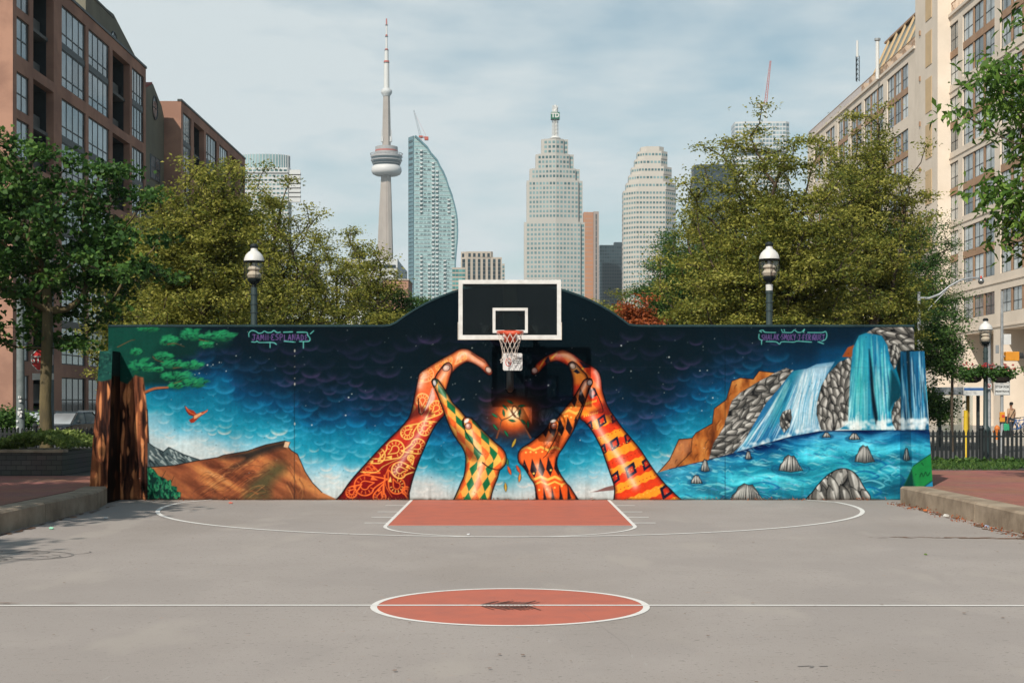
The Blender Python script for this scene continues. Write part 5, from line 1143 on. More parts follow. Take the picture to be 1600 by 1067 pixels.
def tower(name, label, tiers, Y, fh, bay, ww, wh, mw, mg, fill_below=-.1, extra=None, cat='tower', cut=640, maxpart=100):
    """tiers: (plan in photo px [(x, depth)], ytop, ybot); windows go on every face turned to the street"""
    k = Y/F; root = empty(name, label, cat, ((tiers[-1][0][0][0]-797)*k, Y, -.1)); o = root.location
    quads = []
    for ti, (plan, yt, yb_) in enumerate(tiers):
        z1 = EYE+(628-yt)*k; z0 = -.1 if yb_ >= 640 else EYE+(628-yb_)*k
        pl_ = [((x-797)*k-o.x, d*k) for x, d in plan]; MB().prism(pl_, z0+.1, z1+.1).build('storeys', mw, root)
        n = len(pl_); area = sum(pl_[i][0]*pl_[(i+1) % n][1]-pl_[(i+1) % n][0]*pl_[i][1] for i in range(n)); sg_ = 1 if area > 0 else -1
        for i in range(n):
            a, c = Vector(pl_[i]), Vector(pl_[(i+1) % n]); e = c-a; nrm = Vector((e.y, -e.x)).normalized()*sg_
            mid = (a+c)/2+Vector((o.x, Y)); 
            if nrm.dot(mid) > -.05*mid.length or e.length < bay*.8: continue
            nb = max(1, int(round(e.length/bay))); q = e/nb
            nf = int((z1-max(z0, EYE+(628-470)*k)-.4*fh)/fh)+1
            for r_ in range(max(nf, 0)):
                zt_ = z1-.45*fh-r_*fh; zb_ = zt_-wh*fh
                if zb_ < z0: continue
                for j in range(nb):
                    p0 = a+q*(j+.5-ww/2); p1 = a+q*(j+.5+ww/2); quads.append((zt_, p0, p1, zb_, zt_, nrm))
    quads.sort(key=lambda t: -t[0])
    def wq(b, t):
        _, p0, p1, zb_, zt_, nrm = t; off = nrm*.06; 
        A = (p0.x, p0.y, zb_+.1); B = (p1.x, p1.y, zb_+.1); C = (p1.x, p1.y, zt_+.1); D = (p0.x, p0.y, zt_+.1); sh = lambda P_: (P_[0]+off.x, P_[1]+off.y, P_[2])
        b.add([A, B, C, D, sh(A), sh(B), sh(C), sh(D)], [(4, 5, 6, 7), (0, 1, 5, 4), (1, 2, 6, 5), (2, 3, 7, 6), (3, 0, 4, 7)])
    for t in quads[:maxpart-1]: b = MB(); wq(b, t); b.build('window', mg, root)
    if len(quads) >= maxpart:
        b = MB()
        for t in quads[maxpart-1:]: wq(b, t)
        tag(b.build('window', mg, root), kind='stuff')
    return root
def oct_(xl, xr, d, c=.22, cd=None):
    w = xr-xl; c1 = w*c; cd = cd or c1; return [(xl+c1, 0), (xr-c1, 0), (xr, cd), (xr, d), (xl, d), (xl, cd)]
def vee(xl, xm, xr, d, a=4):
    a *= 2.6
    return [(xl, a), (xl+3.5, a*.9), (xl+3.5, a*.55), (xm, 0), (xr-7, a*.7), (xr-7, a*1.2), (xr, a*1.3), (xr, d), (xl, d)]
Yb = 930; kk = Yb/F
bt = tower('office_tower', 'tall stepped beige office tower topped by a white mast with green bank sign', [(vee(846, 868.5, 888, 30, 3), 216.6, 240), (vee(837, 868.5, 897, 36, 3.5), 240, 262.5), (vee(827.5, 868.5, 906.5, 42), 262.5, 281), (vee(823, 868.5, 911, 46), 281, 346), (vee(819, 868.5, 914.5, 50), 346, 640)], Yb, 7.25*kk, 5.6*kk, .62, .55, M['tower_stone'], M['tower_glass'])
mastr = empty('roof_mast', 'white lattice mast with green illuminated sign on the beige tower roof', 'mast', at(867.5, 216.8, Yb+6)); mz = lambda y: (216.8-y)*kk
b = MB()
for q in range(6):
    t = q*math.pi/3; b.tube([(1.9*math.cos(t), 1.9*math.sin(t), 0), (1.55*math.cos(t), 1.55*math.sin(t), mz(165))], .22, 5)
for i in range(9):
    z = mz(216.8)+i*mz(165)/9
    for q in range(6): t, u = q*math.pi/3, (q+1)*math.pi/3; b.tube([(1.8*math.cos(t), 1.8*math.sin(t), z), (1.8*math.cos(u), 1.8*math.sin(u), z+mz(165)/9)], .12, 4)
b.build('lattice', M['white_paint'], mastr)
b = MB(); b.lathe([(3.6, 0), (3.0, .6), (2.0, 1.4)], n=12); b.lathe([(1.5, mz(176.4)), (1.75, mz(174)), (1.6, mz(171)), (.9, mz(168)), (.2, mz(163))], n=12); b.tube([(0, 0, 0), (0, 0, mz(170))], 1.2, 8); b.build('mast_core', M['white_paint'], mastr, smooth=True)
M['sign_green'] = mat('sign_green', (.01, .13, .07), .5); 
sgn = MB().box(-2.7, 2.7, -2.7, 2.7, mz(187), mz(176.5)).build('sign_box', M['sign_green'], mastr)
def text(txt, size, loc, rot, m, parent=None, name='lettering', ext=.01, bold=0, sx=1):
    c = bpy.data.curves.new(name, 'FONT'); c.body = txt; c.size = size; c.align_x = 'CENTER'; c.align_y = 'CENTER'; c.extrude = ext; c.offset = bold; c.resolution_u = 3
    o = bpy.data.objects.new(name, c); dg = bpy.context.evaluated_depsgraph_get(); me = bpy.data.meshes.new_from_object(o); bpy.data.objects.remove(o); 
    ob = bpy.data.objects.new(name, me); me.materials.clear(); me.materials.append(m); COL.objects.link(ob); ob.location = loc; ob.rotation_euler = rot; ob.scale = (sx, 1, 1)
    if parent: ob.parent = parent
    return ob
text('TD', 3.7, (0, -2.76, mz(181.7)), (R(90), 0, 0), M['white_paint'], sgn, bold=.18)
MB().box(2.71, 2.78, -2, 2, mz(185.5), mz(178)).build('side_panel', M['white_paint'], sgn)
Yw = 960; kw = Yw/F
tower('office_tower', 'cream office tower with rounded stepped top, right of the backboard', [(oct_(1002, 1038, 30), 229, 236), (oct_(997, 1044, 34), 236, 248), (oct_(993, 1044, 36), 248, 260), (oct_(988, 1051, 38), 260, 272), (oct_(984, 1051, 40), 272, 284), (oct_(980, 1058, 44), 284, 296), (oct_(975.5, 1058, 48), 296, 640)], Yw, 7.7*kw, 5.2*kw, .68, .46, M['tower_cream'], M['tower_glass'])
# orange granite slab: its wider face in orange, a grey strip at the right
ks = 1150/F; tower('office_tower', 'orange granite office slab half hidden behind the stepped beige tower', [([(912, 0), (927, 1.5), (927, 26), (912, 26)], 331.5, 640)], 1150, 6.6*ks, 15*ks, .82, .12, M['orange_stone'], M['pink_stone'])
tower('office_tower', 'narrow pink grey granite slab right beside the orange one', [([(927.3, 0), (935.8, 1), (935.8, 24), (927.3, 24)], 330.5, 640)], 1150, 9*ks, 7*ks, .2, .9, M['pink_stone'], M['black_glass'])
kd = 1200/F; tower('office_tower', 'low black steel office tower just left of the cream rounded one', [([(937, 0), (975, .5), (975, 30), (937, 30)], 383, 640), ([(960, 5), (975, 5), (975, 25), (960, 25)], 378, 383)][::-1], 1200, 5.2*kd, 4*kd, .75, .6, M['black_tower'], M['black_glass'])
kd = 900/F; tower('office_tower', 'dark glass office tower partly hidden by the big tree at right', [([(1085, 6), (1096, 0), (1150, 0), (1150, 40), (1085, 40)], 257, 640)], 900, 6.5*kd, 4.5*kd, .8, .5, M['black_tower'], M['black_glass'])
# tower under construction with its crane
kd = 1000/F; ct = tower('construction_tower', 'pale glass high-rise under construction behind the right tree, open floor at mid height', [([(1149, 5), (1165, 0), (1228, 0), (1234, 5), (1234, 44), (1149, 44)], 190, 236), ([(1153, 7), (1230, 7), (1230, 40), (1153, 40)], 236, 247), ([(1149, 5), (1165, 0), (1228, 0), (1234, 5), (1234, 44), (1149, 44)], 247, 640)], 1000, 6.4*kd, 5.4*kd, .78, .62, M['offwhite'], glassy('new_glass', (.10, .16, .19), (.30, .40, .44), .15, .7, .03))
def crane(name, label, base, mast_h, jib, boom, col, col2, w=1.6):
    r = empty(name, label, 'crane', base); b = MB()
    def lattice(b, a, c, w):
        a, c = Vector(a), Vector(c); d = (c-a); n = max(3, int(d.length/w/1.2)); dn = d.normalized(); u = dn.cross(Vector((0, 1, 0))).normalized()*w/2; v = Vector((0, 1, 0))*w/2
        cs = [u+v, u-v, -u-v, -u+v]
        for q in cs: b.tube([a+q, c+q*.5], w*.09, 4)
        for i in range(n):
            for q in range(4):
                f0, f1 = i/n, (i+1)/n; b.tube([a+d*f0+cs[q]*(1-.5*f0), a+d*f1+cs[(q+1) % 4]*(1-.5*f1)], w*.05, 4)
    lattice(b, (0, 0, 0), (0, 0, mast_h), w); b.build('mast', col2, r)
    b = MB(); lattice(b, (0, 0, mast_h), jib, w); b.build('jib', col, r)
    b = MB(); b.box(-w, w, -w, w, mast_h-.3*w, mast_h+.5*w); lattice(b, (0, 0, mast_h), boom, w); b.box(boom[0]-w, boom[0]+w, -w, w, boom[2]-w*1.4, boom[2]+.3*w); b.build('counter_boom', col2, r)
    b = MB(); b.tube([(boom[0]*.7, 0, boom[2]+w*2.4), (jib[0]*.9, 0, mast_h+(jib[2]-mast_h)*.9)], w*.05, 4); b.tube([(boom[0], 0, boom[2]), (boom[0]*.7, 0, boom[2]+w*2.4)], w*.08, 4); b.build('stay', col2, r)
M['crane_red'] = mat('crane_red', (.45, .09, .06), .6, spec=.4); M['crane_grey'] = mat('crane_grey', (.20, .24, .27), .6)
kd = 1000/F; crane('tower_crane', 'red and white tower crane rising above the unfinished high-rise', at(1196, 190, 1003), 12*kd*2.2, (8*kd, 0, 95*kd), (-9*kd, 0, 26*kd), M['crane_red'], M['white_paint'], 1.5)
# curved glass tower
Yt = 1000; kt = Yt/F
lt = empty('glass_tower', 'slender pale green glass residential tower with sail-shaped curved side', 'tower', ((647-797)*kt, Yt, -.1)); o = lt.location
prof = [(648, 212.6), (655, 219), (666.6, 230), (672.4, 239.5), (682, 250), (686.5, 260), (691, 267.5), (696.5, 280), (700.6, 293), (705.5, 306), (709, 319), (711.8, 331), (713.5, 343), (714, 361), (713.4, 376), (712, 390), (710.6, 408), (709.5, 440), (709, 632)]
zof = lambda y: EYE+.1+(628-y)*kt
face = [((647-797)*kt-o.x, 0, 0), ((647-797)*kt-o.x, 0, zof(212.3))]+[((x-797)*kt-o.x, (x-647)*kt*.12, zof(y)) for x, y in prof]
face[-1] = (face[-1][0], face[-1][1], 0)
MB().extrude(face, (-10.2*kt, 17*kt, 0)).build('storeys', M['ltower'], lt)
b = MB(); zt_ = zof(212.3)
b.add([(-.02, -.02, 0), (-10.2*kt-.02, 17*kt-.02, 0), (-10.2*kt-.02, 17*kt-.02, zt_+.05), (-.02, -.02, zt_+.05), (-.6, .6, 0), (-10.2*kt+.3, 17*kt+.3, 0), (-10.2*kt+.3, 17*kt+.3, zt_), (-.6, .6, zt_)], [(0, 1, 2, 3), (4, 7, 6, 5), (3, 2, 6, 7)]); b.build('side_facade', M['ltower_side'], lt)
b = MB()
for (p, q) in zip(face[2:-1], face[3:]): b.bar((p[0]+.3, p[1]-.5, p[2]), (q[0]+.3, q[1]-.5, q[2]), 1.0, 1.2)
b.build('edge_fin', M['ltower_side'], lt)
def xmax(y): return float(np.interp(y, [p[1] for p in prof], [p[0] for p in prof]))
wins = []; rr = random.Random(5); fhp = 6.35; r_i = 0; y = 219.
while y < 470:
    xe = xmax(y); nb = 11; xs_ = [649.5+i*6.1 for i in range(nb)]
    for i, xw in enumerate(xs_):
        if xw+5.4 > xe-1.5: continue
        full = rr.random() < .85; xa = xw+rr.choice((0, 0, 1.2)); xb_ = xw+rr.choice((4.9, 4.9, 3.2)); wins.append(('w', y, xa, xb_, .56)) if full else None
        bc = {1: (225, 330), 2: (0, 0), 4: (240, 470), 5: (250, 460), 8: (290, 330), 9: (300, 405), 7: (400, 470)}.get(i, (0, 0))
        if bc[0] < y < bc[1] or (i == 1 and y > 395) or (i == 3 and y > 405): wins.append(('b', y+2.7, xw+.6, xw+4.4, .35))
    r_i += 1; y += fhp
def lquad(t):
    kind, y, xa, xb_, h = t; b = MB(); z1 = zof(y); z0 = zof(y+fhp*h); X0, X1 = (xa-797)*kt-o.x, (xb_-797)*kt-o.x; Y0, Y1 = (xa-647)*kt*.12, (xb_-647)*kt*.12; d = .08 if kind == 'w' else 1.3
    b.add([(X0, Y0, z0), (X1, Y1, z0), (X1, Y1, z1), (X0, Y0, z1), (X0, Y0-d, z0), (X1, Y1-d, z0), (X1, Y1-d, z1), (X0, Y0-d, z1)], [(4, 5, 6, 7), (0, 1, 5, 4), (1, 2, 6, 5), (2, 3, 7, 6), (3, 0, 4, 7)]); return b
for kind, nm, mg in (('w', 'window', M['l_glass']), ('b', 'balcony', M['white_balcony'])):
    ws = [t for t in wins if t[0] == kind]; rest = MB()
    for i, t in enumerate(ws):
        q = lquad(t)
        if i < 98: q.build(nm, mg, lt)
        else: rest.add(q.v, q.f)
    if rest.v: tag(rest.build(nm, mg, lt), kind='stuff')
# side face louvres and floor lines
b = MB(); y = 218
while y < 470:
    h = 4 if y < 262 else 1.6
    for (a, c) in (((.1, .9),) if y < 262 else ((.08, .42), (.52, .92))):
        P0, P1 = Vector((-10.2*kt*a, 17*kt*a)), Vector((-10.2*kt*c, 17*kt*c)); n_ = Vector((-17, -10.2)).normalized()*.15
        b.add([(P0.x+n_.x, P0.y+n_.y, zof(y+h)), (P1.x+n_.x, P1.y+n_.y, zof(y+h)), (P1.x+n_.x, P1.y+n_.y, zof(y)), (P0.x+n_.x, P0.y+n_.y, zof(y)), (P0.x, P0.y, zof(y+h)), (P1.x, P1.y, zof(y+h)), (P1.x, P1.y, zof(y)), (P0.x, P0.y, zof(y))], [(0, 1, 2, 3), (4, 5, 1, 0), (7, 3, 2, 6), (1, 5, 6, 2), (0, 3, 7, 4)])
    y += fhp if y >= 262 else 9
tag(b.build('side_window', M['black_glass'], lt), kind='stuff')
b = MB()
while False: pass
y = 215.5
for i in range(41):
    xe = xmax(y)-.6; X1 = (xe-797)*kt-o.x; b.bar((0, -.12, zof(y)), (X1, (xe-647)*kt*.12-.12, zof(y)), .25, 1.0*kt*.5); y += fhp
b.build('floor_edges', M['offwhite'], lt)
crane('tower_crane', 'grey and red luffing crane perched on the curved glass tower roof', at(657.5, 226, Yt+14), 12*kt, (-11*kt, 0, 54*kt), (9*kt, 0, 11*kt), M['crane_grey'], M['crane_red'], 1.3)
# observation tower
Yc = 2150; kc_ = Yc/F
cn = empty('observation_tower', 'very tall concrete observation tower with ring-shaped pod and antenna spire', 'tower', ((604-797)*kc_, Yc, -.1)); zc = lambda y: EYE+.1+(628-y)*kc_
b = MB(); shaft_profile = [(632, 20, 11.5), (560, 18.2, 9.6), (480, 16, 7.6), (394, 14.2, 5.4), (330, 11.4, 5.1), (274, 8.2, 4.9), (228, 7.6, 4.6)]
for q, ang in enumerate((180, 60, -60)):
    ca, sa = math.cos(R(ang)), math.sin(R(ang)); P = []
    for (y, ln, wd) in shaft_profile:
        ln *= kc_; hw = 2.6*kc_; P.append([(ca*ln-sa*hw*s_, sa*ln+ca*hw*s_, zc(y)) for s_ in (-1, 1)]+[(-sa*hw*1.25*s_, ca*hw*1.25*s_, zc(y)) for s_ in (1, -1)])
    for a, c in zip(P[:-1], P[1:]): b.add(a+c, [(k, (k+1) % 4, 4+(k+1) % 4, 4+k) for k in range(4)])
b.prism([(7.2*kc_*math.cos(R(30+60*i)), 7.2*kc_*math.sin(R(30+60*i))) for i in range(6)], 0, zc(228))
b.build('shaft', M['concrete_far'], cn)
MB().lathe([(r*kc_, zc(y)) for r, y in ((6.6, 228), (6.4, 200), (5.9, 176), (5.2, 150))], n=6).build('upper_shaft', M['concrete_far'], cn)
b = MB()
for s_ in (-1, 1): b.box(s_*6.8*kc_-3*kc_/2, s_*6.8*kc_+3*kc_/2, -3, 3, zc(222), zc(214)); b.tube([(s_*7.5*kc_, 0, zc(214)), (s_*7.6*kc_, 0, zc(203))], .6, 5)
b.build('antenna_boxes', M['offwhite'], cn)
M['torus'] = mat('white_radome', (.62, .61, .60), .5)
b = MB(); b.lathe([(r*kc_, zc(y)) for r, y in ((9, 274.8), (17, 274.6), (21.5, 272.5), (23.4, 269), (23.7, 266), (23, 262), (20.5, 259.3), (16, 258.6))], n=48); b.build('radome_ring', M['torus'], cn, smooth=True)
M['steelpod'] = mat('grey_pod_cladding', (.34, .33, .33), .5); M['podglass'] = mat('pod_glass', (.02, .04, .05), .2, spec=.7)
b = MB(); b.lathe([(r*kc_, zc(y)) for r, y in ((20.2, 259), (22.2, 256.5), (22.2, 255))], n=48); b.lathe([(r*kc_, zc(y)) for r, y in ((24.2, 252), (24.5, 251.4), (24.5, 250.6), (24.2, 250.2))], n=48); b.lathe([(r*kc_, zc(y)) for r, y in ((24.8, 246.6), (25, 245.6), (24.6, 243.8), (22, 242), (17.6, 240.5), (17.6, 237.6))], n=48); b.lathe([(r*kc_, zc(y)) for r, y in ((17.6, 235.2), (17.6, 230.2), (15, 229.3))], n=48); b.build('pod_deck', M['steelpod'], cn, smooth=True, angle=25)
MB().lathe([(r*kc_, zc(y)) for r, y in ((20.5, 260), (23.2, 254), (24, 249), (24, 246))], n=48).build('pod_glazing', M['podglass'], cn)
MB().lathe([(17.75*kc_, zc(237.4)), (17.75*kc_, zc(235.3))], n=48).build('red_band', M['crane_red'], cn)
b = MB(); b.tube([(25.2*kc_*math.cos(t), 25.2*kc_*math.sin(t), zc(241)) for t in np.linspace(0, 2*math.pi, 37)], .5, 4, cap=False)
for t in np.linspace(0, 2*math.pi, 25)[:-1]: b.tube([(24*kc_*math.cos(t), 24*kc_*math.sin(t), zc(244)), (25.2*kc_*math.cos(t), 25.2*kc_*math.sin(t), zc(241))], .4, 4)
b.build('guard_rail', M['steelpod'], cn)
MB().lathe([(r*kc_, zc(y)) for r, y in ((5.4, 151), (6.4, 149), (8.4, 146), (8.7, 144), (8.2, 141.5), (6, 139.5), (4.8, 138.5))], n=32).build('sky_pod', M['offwhite'], cn, smooth=True)
b = MB(); b.lathe([(r*kc_, zc(y)) for r, y in ((4.5, 139), (4.1, 98))], n=16); b.lathe([(r*kc_, zc(y)) for r, y in ((3.3, 96), (3.0, 79))], n=16); b.lathe([(r*kc_, zc(y)) for r, y in ((1.7, 78), (1.5, 58))], n=12); b.lathe([(r*kc_, zc(y)) for r, y in ((1.3, 56), (1.2, 39))], n=12); b.build('spire', M['white_paint'], cn, smooth=True, angle=30)
b = MB()
for (r, y0, y1) in ((4.6, 98, 95.4), (2.6, 78.6, 76.6), (1.8, 57, 54.6), (1.1, 39, 29.5)): b.lathe([(r*kc_, zc(y0)), (r*kc_*.9, zc(y1))], n=12)
b.build('spire_bands', M['crane_red'], cn)
b = MB()
for (r, y0, y1) in ((3.9, 99.4, 98), (2.9, 79.8, 78.6), (2.0, 58.4, 57), (1.6, 40.5, 39)): b.lathe([(r*kc_*1.15, zc(y0)), (r*kc_*1.15, zc(y1))], n=12)
b.build('spire_collars', M['frameL'], cn)
# middle-distance blocks
kd = 600/F
M['condo'] = mat('condo_concrete', (.42, .365, .31), .8, (.37, .32, .27), .1)
tower('condo_building', 'beige concrete condo block with vertical dark window strips, left of the backboard', [([(727, 4), (730, 0), (767, 0), (770, 3), (770, 20), (720, 20), (720, 7)], 393, 402), ([(720, 6), (729, 0), (784, 1.5), (784, 20), (720, 20)], 401.8, 640)], 600, 6.2*kd, 7.6*kd, .52, .93, M['condo'], M['black_glass'])
kd = 520/F; tower('condo_building', 'small teal glass apartment block in front of the curved tower foot', [([(706.5, 0), (727, 1.5), (727, 14), (706.5, 14)], 418, 640)], 520, 6.6*kd, 4.8*kd, .9, .62, M['condo'], glassy('teal_glass', (.04, .16, .16), (.14, .34, .33), .2, .6, .1))
tower('condo_building', 'teal-balconied block wing at the right edge of the beige condo', [([(784.6, 2), (788.5, 2), (788.5, 14), (784.6, 14)], 412, 640)], 600, 6.6*.255, 4*.255, .8, .6, M['condo'], M['tower_glass'])
# glazed drum block behind the far left apartment roofs
kd = 330/F; ab = tower('apartment_tower', 'pale apartment tower with curved glass penthouse behind the brick blocks', [(oct_(378, 452, 40, .04), 262, 270), ([(374, 2), (450, 2), (450, 38), (374, 38)], 270, 640)], 330, 6.8*kd, 6.5*kd, .7, .38, M['offwhite'], M['tower_glass'])
o = ab.location; xc_ = (410-797)*kd-o.x; rx = 39.5*kd
MB().prism([(xc_+rx*math.cos(t), 22*kd+20*kd*math.sin(t)) for t in np.linspace(0, 2*math.pi, 49)[:-1]], EYE+.1+(628-262)*kd, EYE+.1+(628-240.5)*kd).build('glass_drum', M['l_glass'], ab)
b = MB()
for t in np.linspace(0, 2*math.pi, 49)[:-1]: x, y = xc_+rx*1.005*math.cos(t), 22*kd+20*kd*1.01*math.sin(t); b.box(x-.06, x+.06, y-.06, y+.06, EYE+.1+(628-262)*kd, EYE+.1+(628-239.5)*kd)
b.build('mullions', M['offwhite'], ab)
b = MB()
for i in range(7): z = EYE+.1+(628-(270+i*7))*kd; b.box((451-797)*kd-o.x, (469-797)*kd-o.x, 3*kd, 9*kd, z-.5, z+.1); b.box((451-797)*kd-o.x, (469-797)*kd-o.x, 3*kd, 3.4*kd, z+.1, z+.7)
b.build('balconies', M['offwhite'], ab)
kd = 420/F; r_ = empty('exhibition_hall', 'low white hall roof peeping over the trees below the observation tower', 'building', at(578, 628, 420)); o = r_.location
MB().prism([((538-797)*kd-o.x, 0), ((621-797)*kd-o.x, 0), ((621-797)*kd-o.x, 40), ((538-797)*kd-o.x, 40)], -1.9, (628-405)*kd).build('wall', M['offwhite'], r_)
b = MB(); b.box((548-797)*kd-o.x, (566-797)*kd-o.x, 2, 10, (628-404.9)*kd, (628-392)*kd); b.box((551-797)*kd-o.x, (556-797)*kd-o.x, 4, 8, (628-391.9)*kd, (628-387)*kd); b.build('roof_plant', M['frameL'], r_)
b = MB(); b.box((538-797)*kd-o.x, (618-797)*kd-o.x, -.3, -.02, (628-418)*kd, (628-414)*kd); b.build('window', M['black_glass'], r_)
kd = 300/F; r_ = empty('brick_house', 'small red brick building top showing between the trees left of the wall arch', 'building', at(618, 628, 300)); o = r_.location
MB().prism([((598-797)*kd-o.x, 0), ((638-797)*kd-o.x, 0), ((638-797)*kd-o.x, 12), ((598-797)*kd-o.x, 12)], -1.9, (628-438)*kd).build('wall', M['brick'], r_); MB().box((597-797)*kd-o.x, (639-797)*kd-o.x, -.2, 12.2, (628-437.9)*kd, (628-436)*kd).build('roof_edge', M['condo'], r_)
# ---------------------------------------------------------------- trees
M['bark'] = mat('bark_brown', (.085, .062, .042), .95, (.05, .038, .028), 6, .8, 25, stretch=(1, 1, .25))
M['bark_maple'] = mat('bark_mossy', (.15, .115, .055), .95, (.075, .06, .035), 5, .7, 25, stretch=(1, 1, .3))
M['leaf_maple'] = leafmat('maple_leaves', [(.012, .038, .012), (.032, .085, .020), (.065, .145, .028), (.14, .24, .045)])
M['leaf_locust'] = leafmat('locust_leaves', [(.035, .065, .016), (.135, .165, .030), (.31, .30, .055), (.50, .46, .11)], .45)
M['leaf_green'] = leafmat('green_leaves', [(.018, .050, .014), (.040, .098, .022), (.080, .155, .032), (.15, .23, .05)])
M['leaf_rust'] = leafmat('rust_leaves', [(.13, .035, .014), (.32, .08, .025), (.46, .14, .04)], .3)
M['leaf_bright'] = leafmat('ash_leaves', [(.020, .050, .010), (.058, .130, .022), (.13, .24, .038), (.26, .40, .07)], .42)
M['leaf_ground'] = leafmat('ground_leaves', [(.06, .10, .02), (.16, .22, .05), (.30, .36, .10)])

def leaves(C, n_per, rad, flat, L, Wd, r, droop=.0, style=0, spread=1.0):
    n = len(C)*n_per; c = np.repeat(C, n_per, 0)
    g = r.normal(size=(n, 3))*rad*spread; g[:, 2] *= flat; p = c+g
    d = r.normal(size=(n, 3)); d[:, 2] = d[:, 2]*.5-droop; d /= np.linalg.norm(d, axis=1)[:, None]
    nr_ = r.normal(size=(n, 3))*.7; nr_[:, 2] += .8; s = np.cross(d, nr_); s /= np.linalg.norm(s, axis=1)[:, None]+1e-6
    sz = r.uniform(.65, 1.35, (n, 1)); l = L*sz; w = Wd*sz*.5; up = np.cross(s, d)*l*.12
    V = np.stack([p, p+d*l*.45+s*w+up, p+d*l, p+d*l*.45-s*w+up], 1).reshape(-1, 3)
    Fc = np.arange(n*4).reshape(-1, 4); v = np.clip(r.beta(2.2, 2.2, n)*.8+np.repeat(r.random(len(C)), n_per)*.35-.05, 0, 1)
    return V, Fc, v
def tree(name, label, base, crown_c, rad, n_cl, n_per, L, Wd, leafm, seed, trunk_r=.18, fork=.35, cl_r=.35, flat=.55, bark='bark', group=None, droop=.1, hollow=.5, lumps=5, cat='tree', lean=(0, 0), extra_pts=None, spike=0, side=None, pexp=.5):
    r = np.random.default_rng(seed); base = np.array(base, float); C0 = np.array(crown_c, float); rad = np.array(rad, float)
    # clump centres: an uneven envelope made of the main ellipsoid and several lobes
    lob = [(np.zeros(3), 1.0)]+[(v/np.linalg.norm(v)*r.uniform(.45, .7), r.uniform(.38, .6)) for v in r.normal(size=(lumps, 3))]
    pts = []
    while len(pts) < n_cl:
        lc, lr = lob[r.integers(len(lob))] if r.random() < .6 else lob[0]
        v = r.normal(size=3); v /= np.linalg.norm(v); q = lc+v*lr*(r.random()**hollow)*(1+spike*max(0, r.normal())*.3)
        if q[2] < -.95: continue
        if side and q[side[0]]*side[1] < side[2]: continue
        w = C0+q*rad
        if w[2] < base[2]+1.2: continue
        pts.append(w)
    C = np.array(pts)
    if extra_pts is not None: C = np.vstack([C, np.array(extra_pts, float)])
    # skeleton: every clump grows from the nearest suitable node
    fz = base[2]+(C0[2]-rad[2]-base[2])*1.0+fork*rad[2]; fz = max(fz, base[2]+1.0)
    fk = np.array([base[0]+lean[0], base[1]+lean[1], fz]); top = np.array([C0[0], C0[1], C0[2]+rad[2]*.35])
    nodes = [base, base+(fk-base)*.5+r.normal(size=3)*.04, fk]; par = [-1, 0, 1]; plen = [0, np.linalg.norm(fk-base)*.5, np.linalg.norm(fk-base)]
    for i in range(1, 5):
        q = fk+(top-fk)*i/4+r.normal(size=3)*np.array([.12, .12, .05])*rad[0]*.3; nodes.append(q); par.append(len(nodes)-2); plen.append(plen[-1]+np.linalg.norm(nodes[-1]-nodes[-2]))
    order = np.argsort(np.linalg.norm(C-fk, axis=1)); nod = np.zeros((len(C)*3+16, 3)); nod[:len(nodes)] = nodes; pl = np.zeros(len(nod)); pl[:len(plen)] = plen; cnt = len(nodes)
    for i in order:
        c = C[i]; D = c-nod[2:cnt]; dist = np.linalg.norm(D, axis=1); cost = dist+.35*pl[2:cnt]+np.where(D[:, 2] < -.25*dist, dist*1.5, 0)
        j = int(np.argmin(cost))+2; a = nod[j].copy(); dd = dist[j-2]
        if dd > .8:
            steps = 2 if dd > 2 else 1
            for k in range(steps):
                f = (k+1)/(steps+1); q = a+(c-a)*f+np.array([0, 0, -1])*dd*.06*math.sin(math.pi*f)+r.normal(size=3)*dd*.07
                nod[cnt] = q; par.append(j); pl[cnt] = pl[j]+np.linalg.norm(q-nod[j]); j = cnt; cnt += 1
        nod[cnt] = c; par.append(j); pl[cnt] = pl[j]+np.linalg.norm(c-nod[j]); cnt += 1
    wgt = np.ones(cnt)
    for i in range(cnt-1, 0, -1): wgt[par[i]] += wgt[i]
    rr_ = trunk_r*(wgt/wgt[0])**pexp; rr_ = np.maximum(rr_*1.1, .014); rr_[0] *= 1.25
    V, Fc = [], []
    for i in range(1, cnt):
        a, c = nod[par[i]], nod[i]; d = c-a; ln = np.linalg.norm(d)
        if ln < 1e-4: continue
        ns = 9 if rr_[i] > trunk_r*.35 else (5 if rr_[i] > .03 else 3); d /= ln; u = np.cross(d, [0, 0, 1.] if abs(d[2]) < .9 else [1., 0, 0]); u /= np.linalg.norm(u); w = np.cross(d, u)
        ra = min(rr_[par[i]], rr_[i]*1.35); b0 = len(V)
        for (p, q) in ((a-d*ra*.3, ra), (c+d*rr_[i]*.3, rr_[i])):
            for k in range(ns): t = 2*math.pi*k/ns; V.append(p+(u*math.cos(t)+w*math.sin(t))*q)
        for k in range(ns): Fc.append((b0+k, b0+(k+1) % ns, b0+ns+(k+1) % ns, b0+ns+k))
    root = empty(name, label, cat, tuple(base), group=group); off = base[None]
    tk = raw_mesh('trunk', np.array(V)-off, Fc, M[bark], root); tk.data.polygons.foreach_set('use_smooth', [True]*len(tk.data.polygons))
    LV, LF, v = leaves(C, n_per, cl_r, flat, L, Wd, r, droop)
    # twigs' own leaves between the clumps
    idx = np.array([i for i in range(7, cnt) if rr_[i] < .05]); mid = np.array([(nod[i]+nod[par[i]])/2 for i in idx])
    if len(mid): V2, F2, v2 = leaves(mid, max(6, n_per//4), cl_r*.6, flat, L, Wd, r, droop); LF = np.vstack([LF, F2+len(LV)]); LV = np.vstack([LV, V2]); v = np.concatenate([v, v2])
    raw_mesh('crown', LV-off, LF, M[leafm], root, v)
    return root
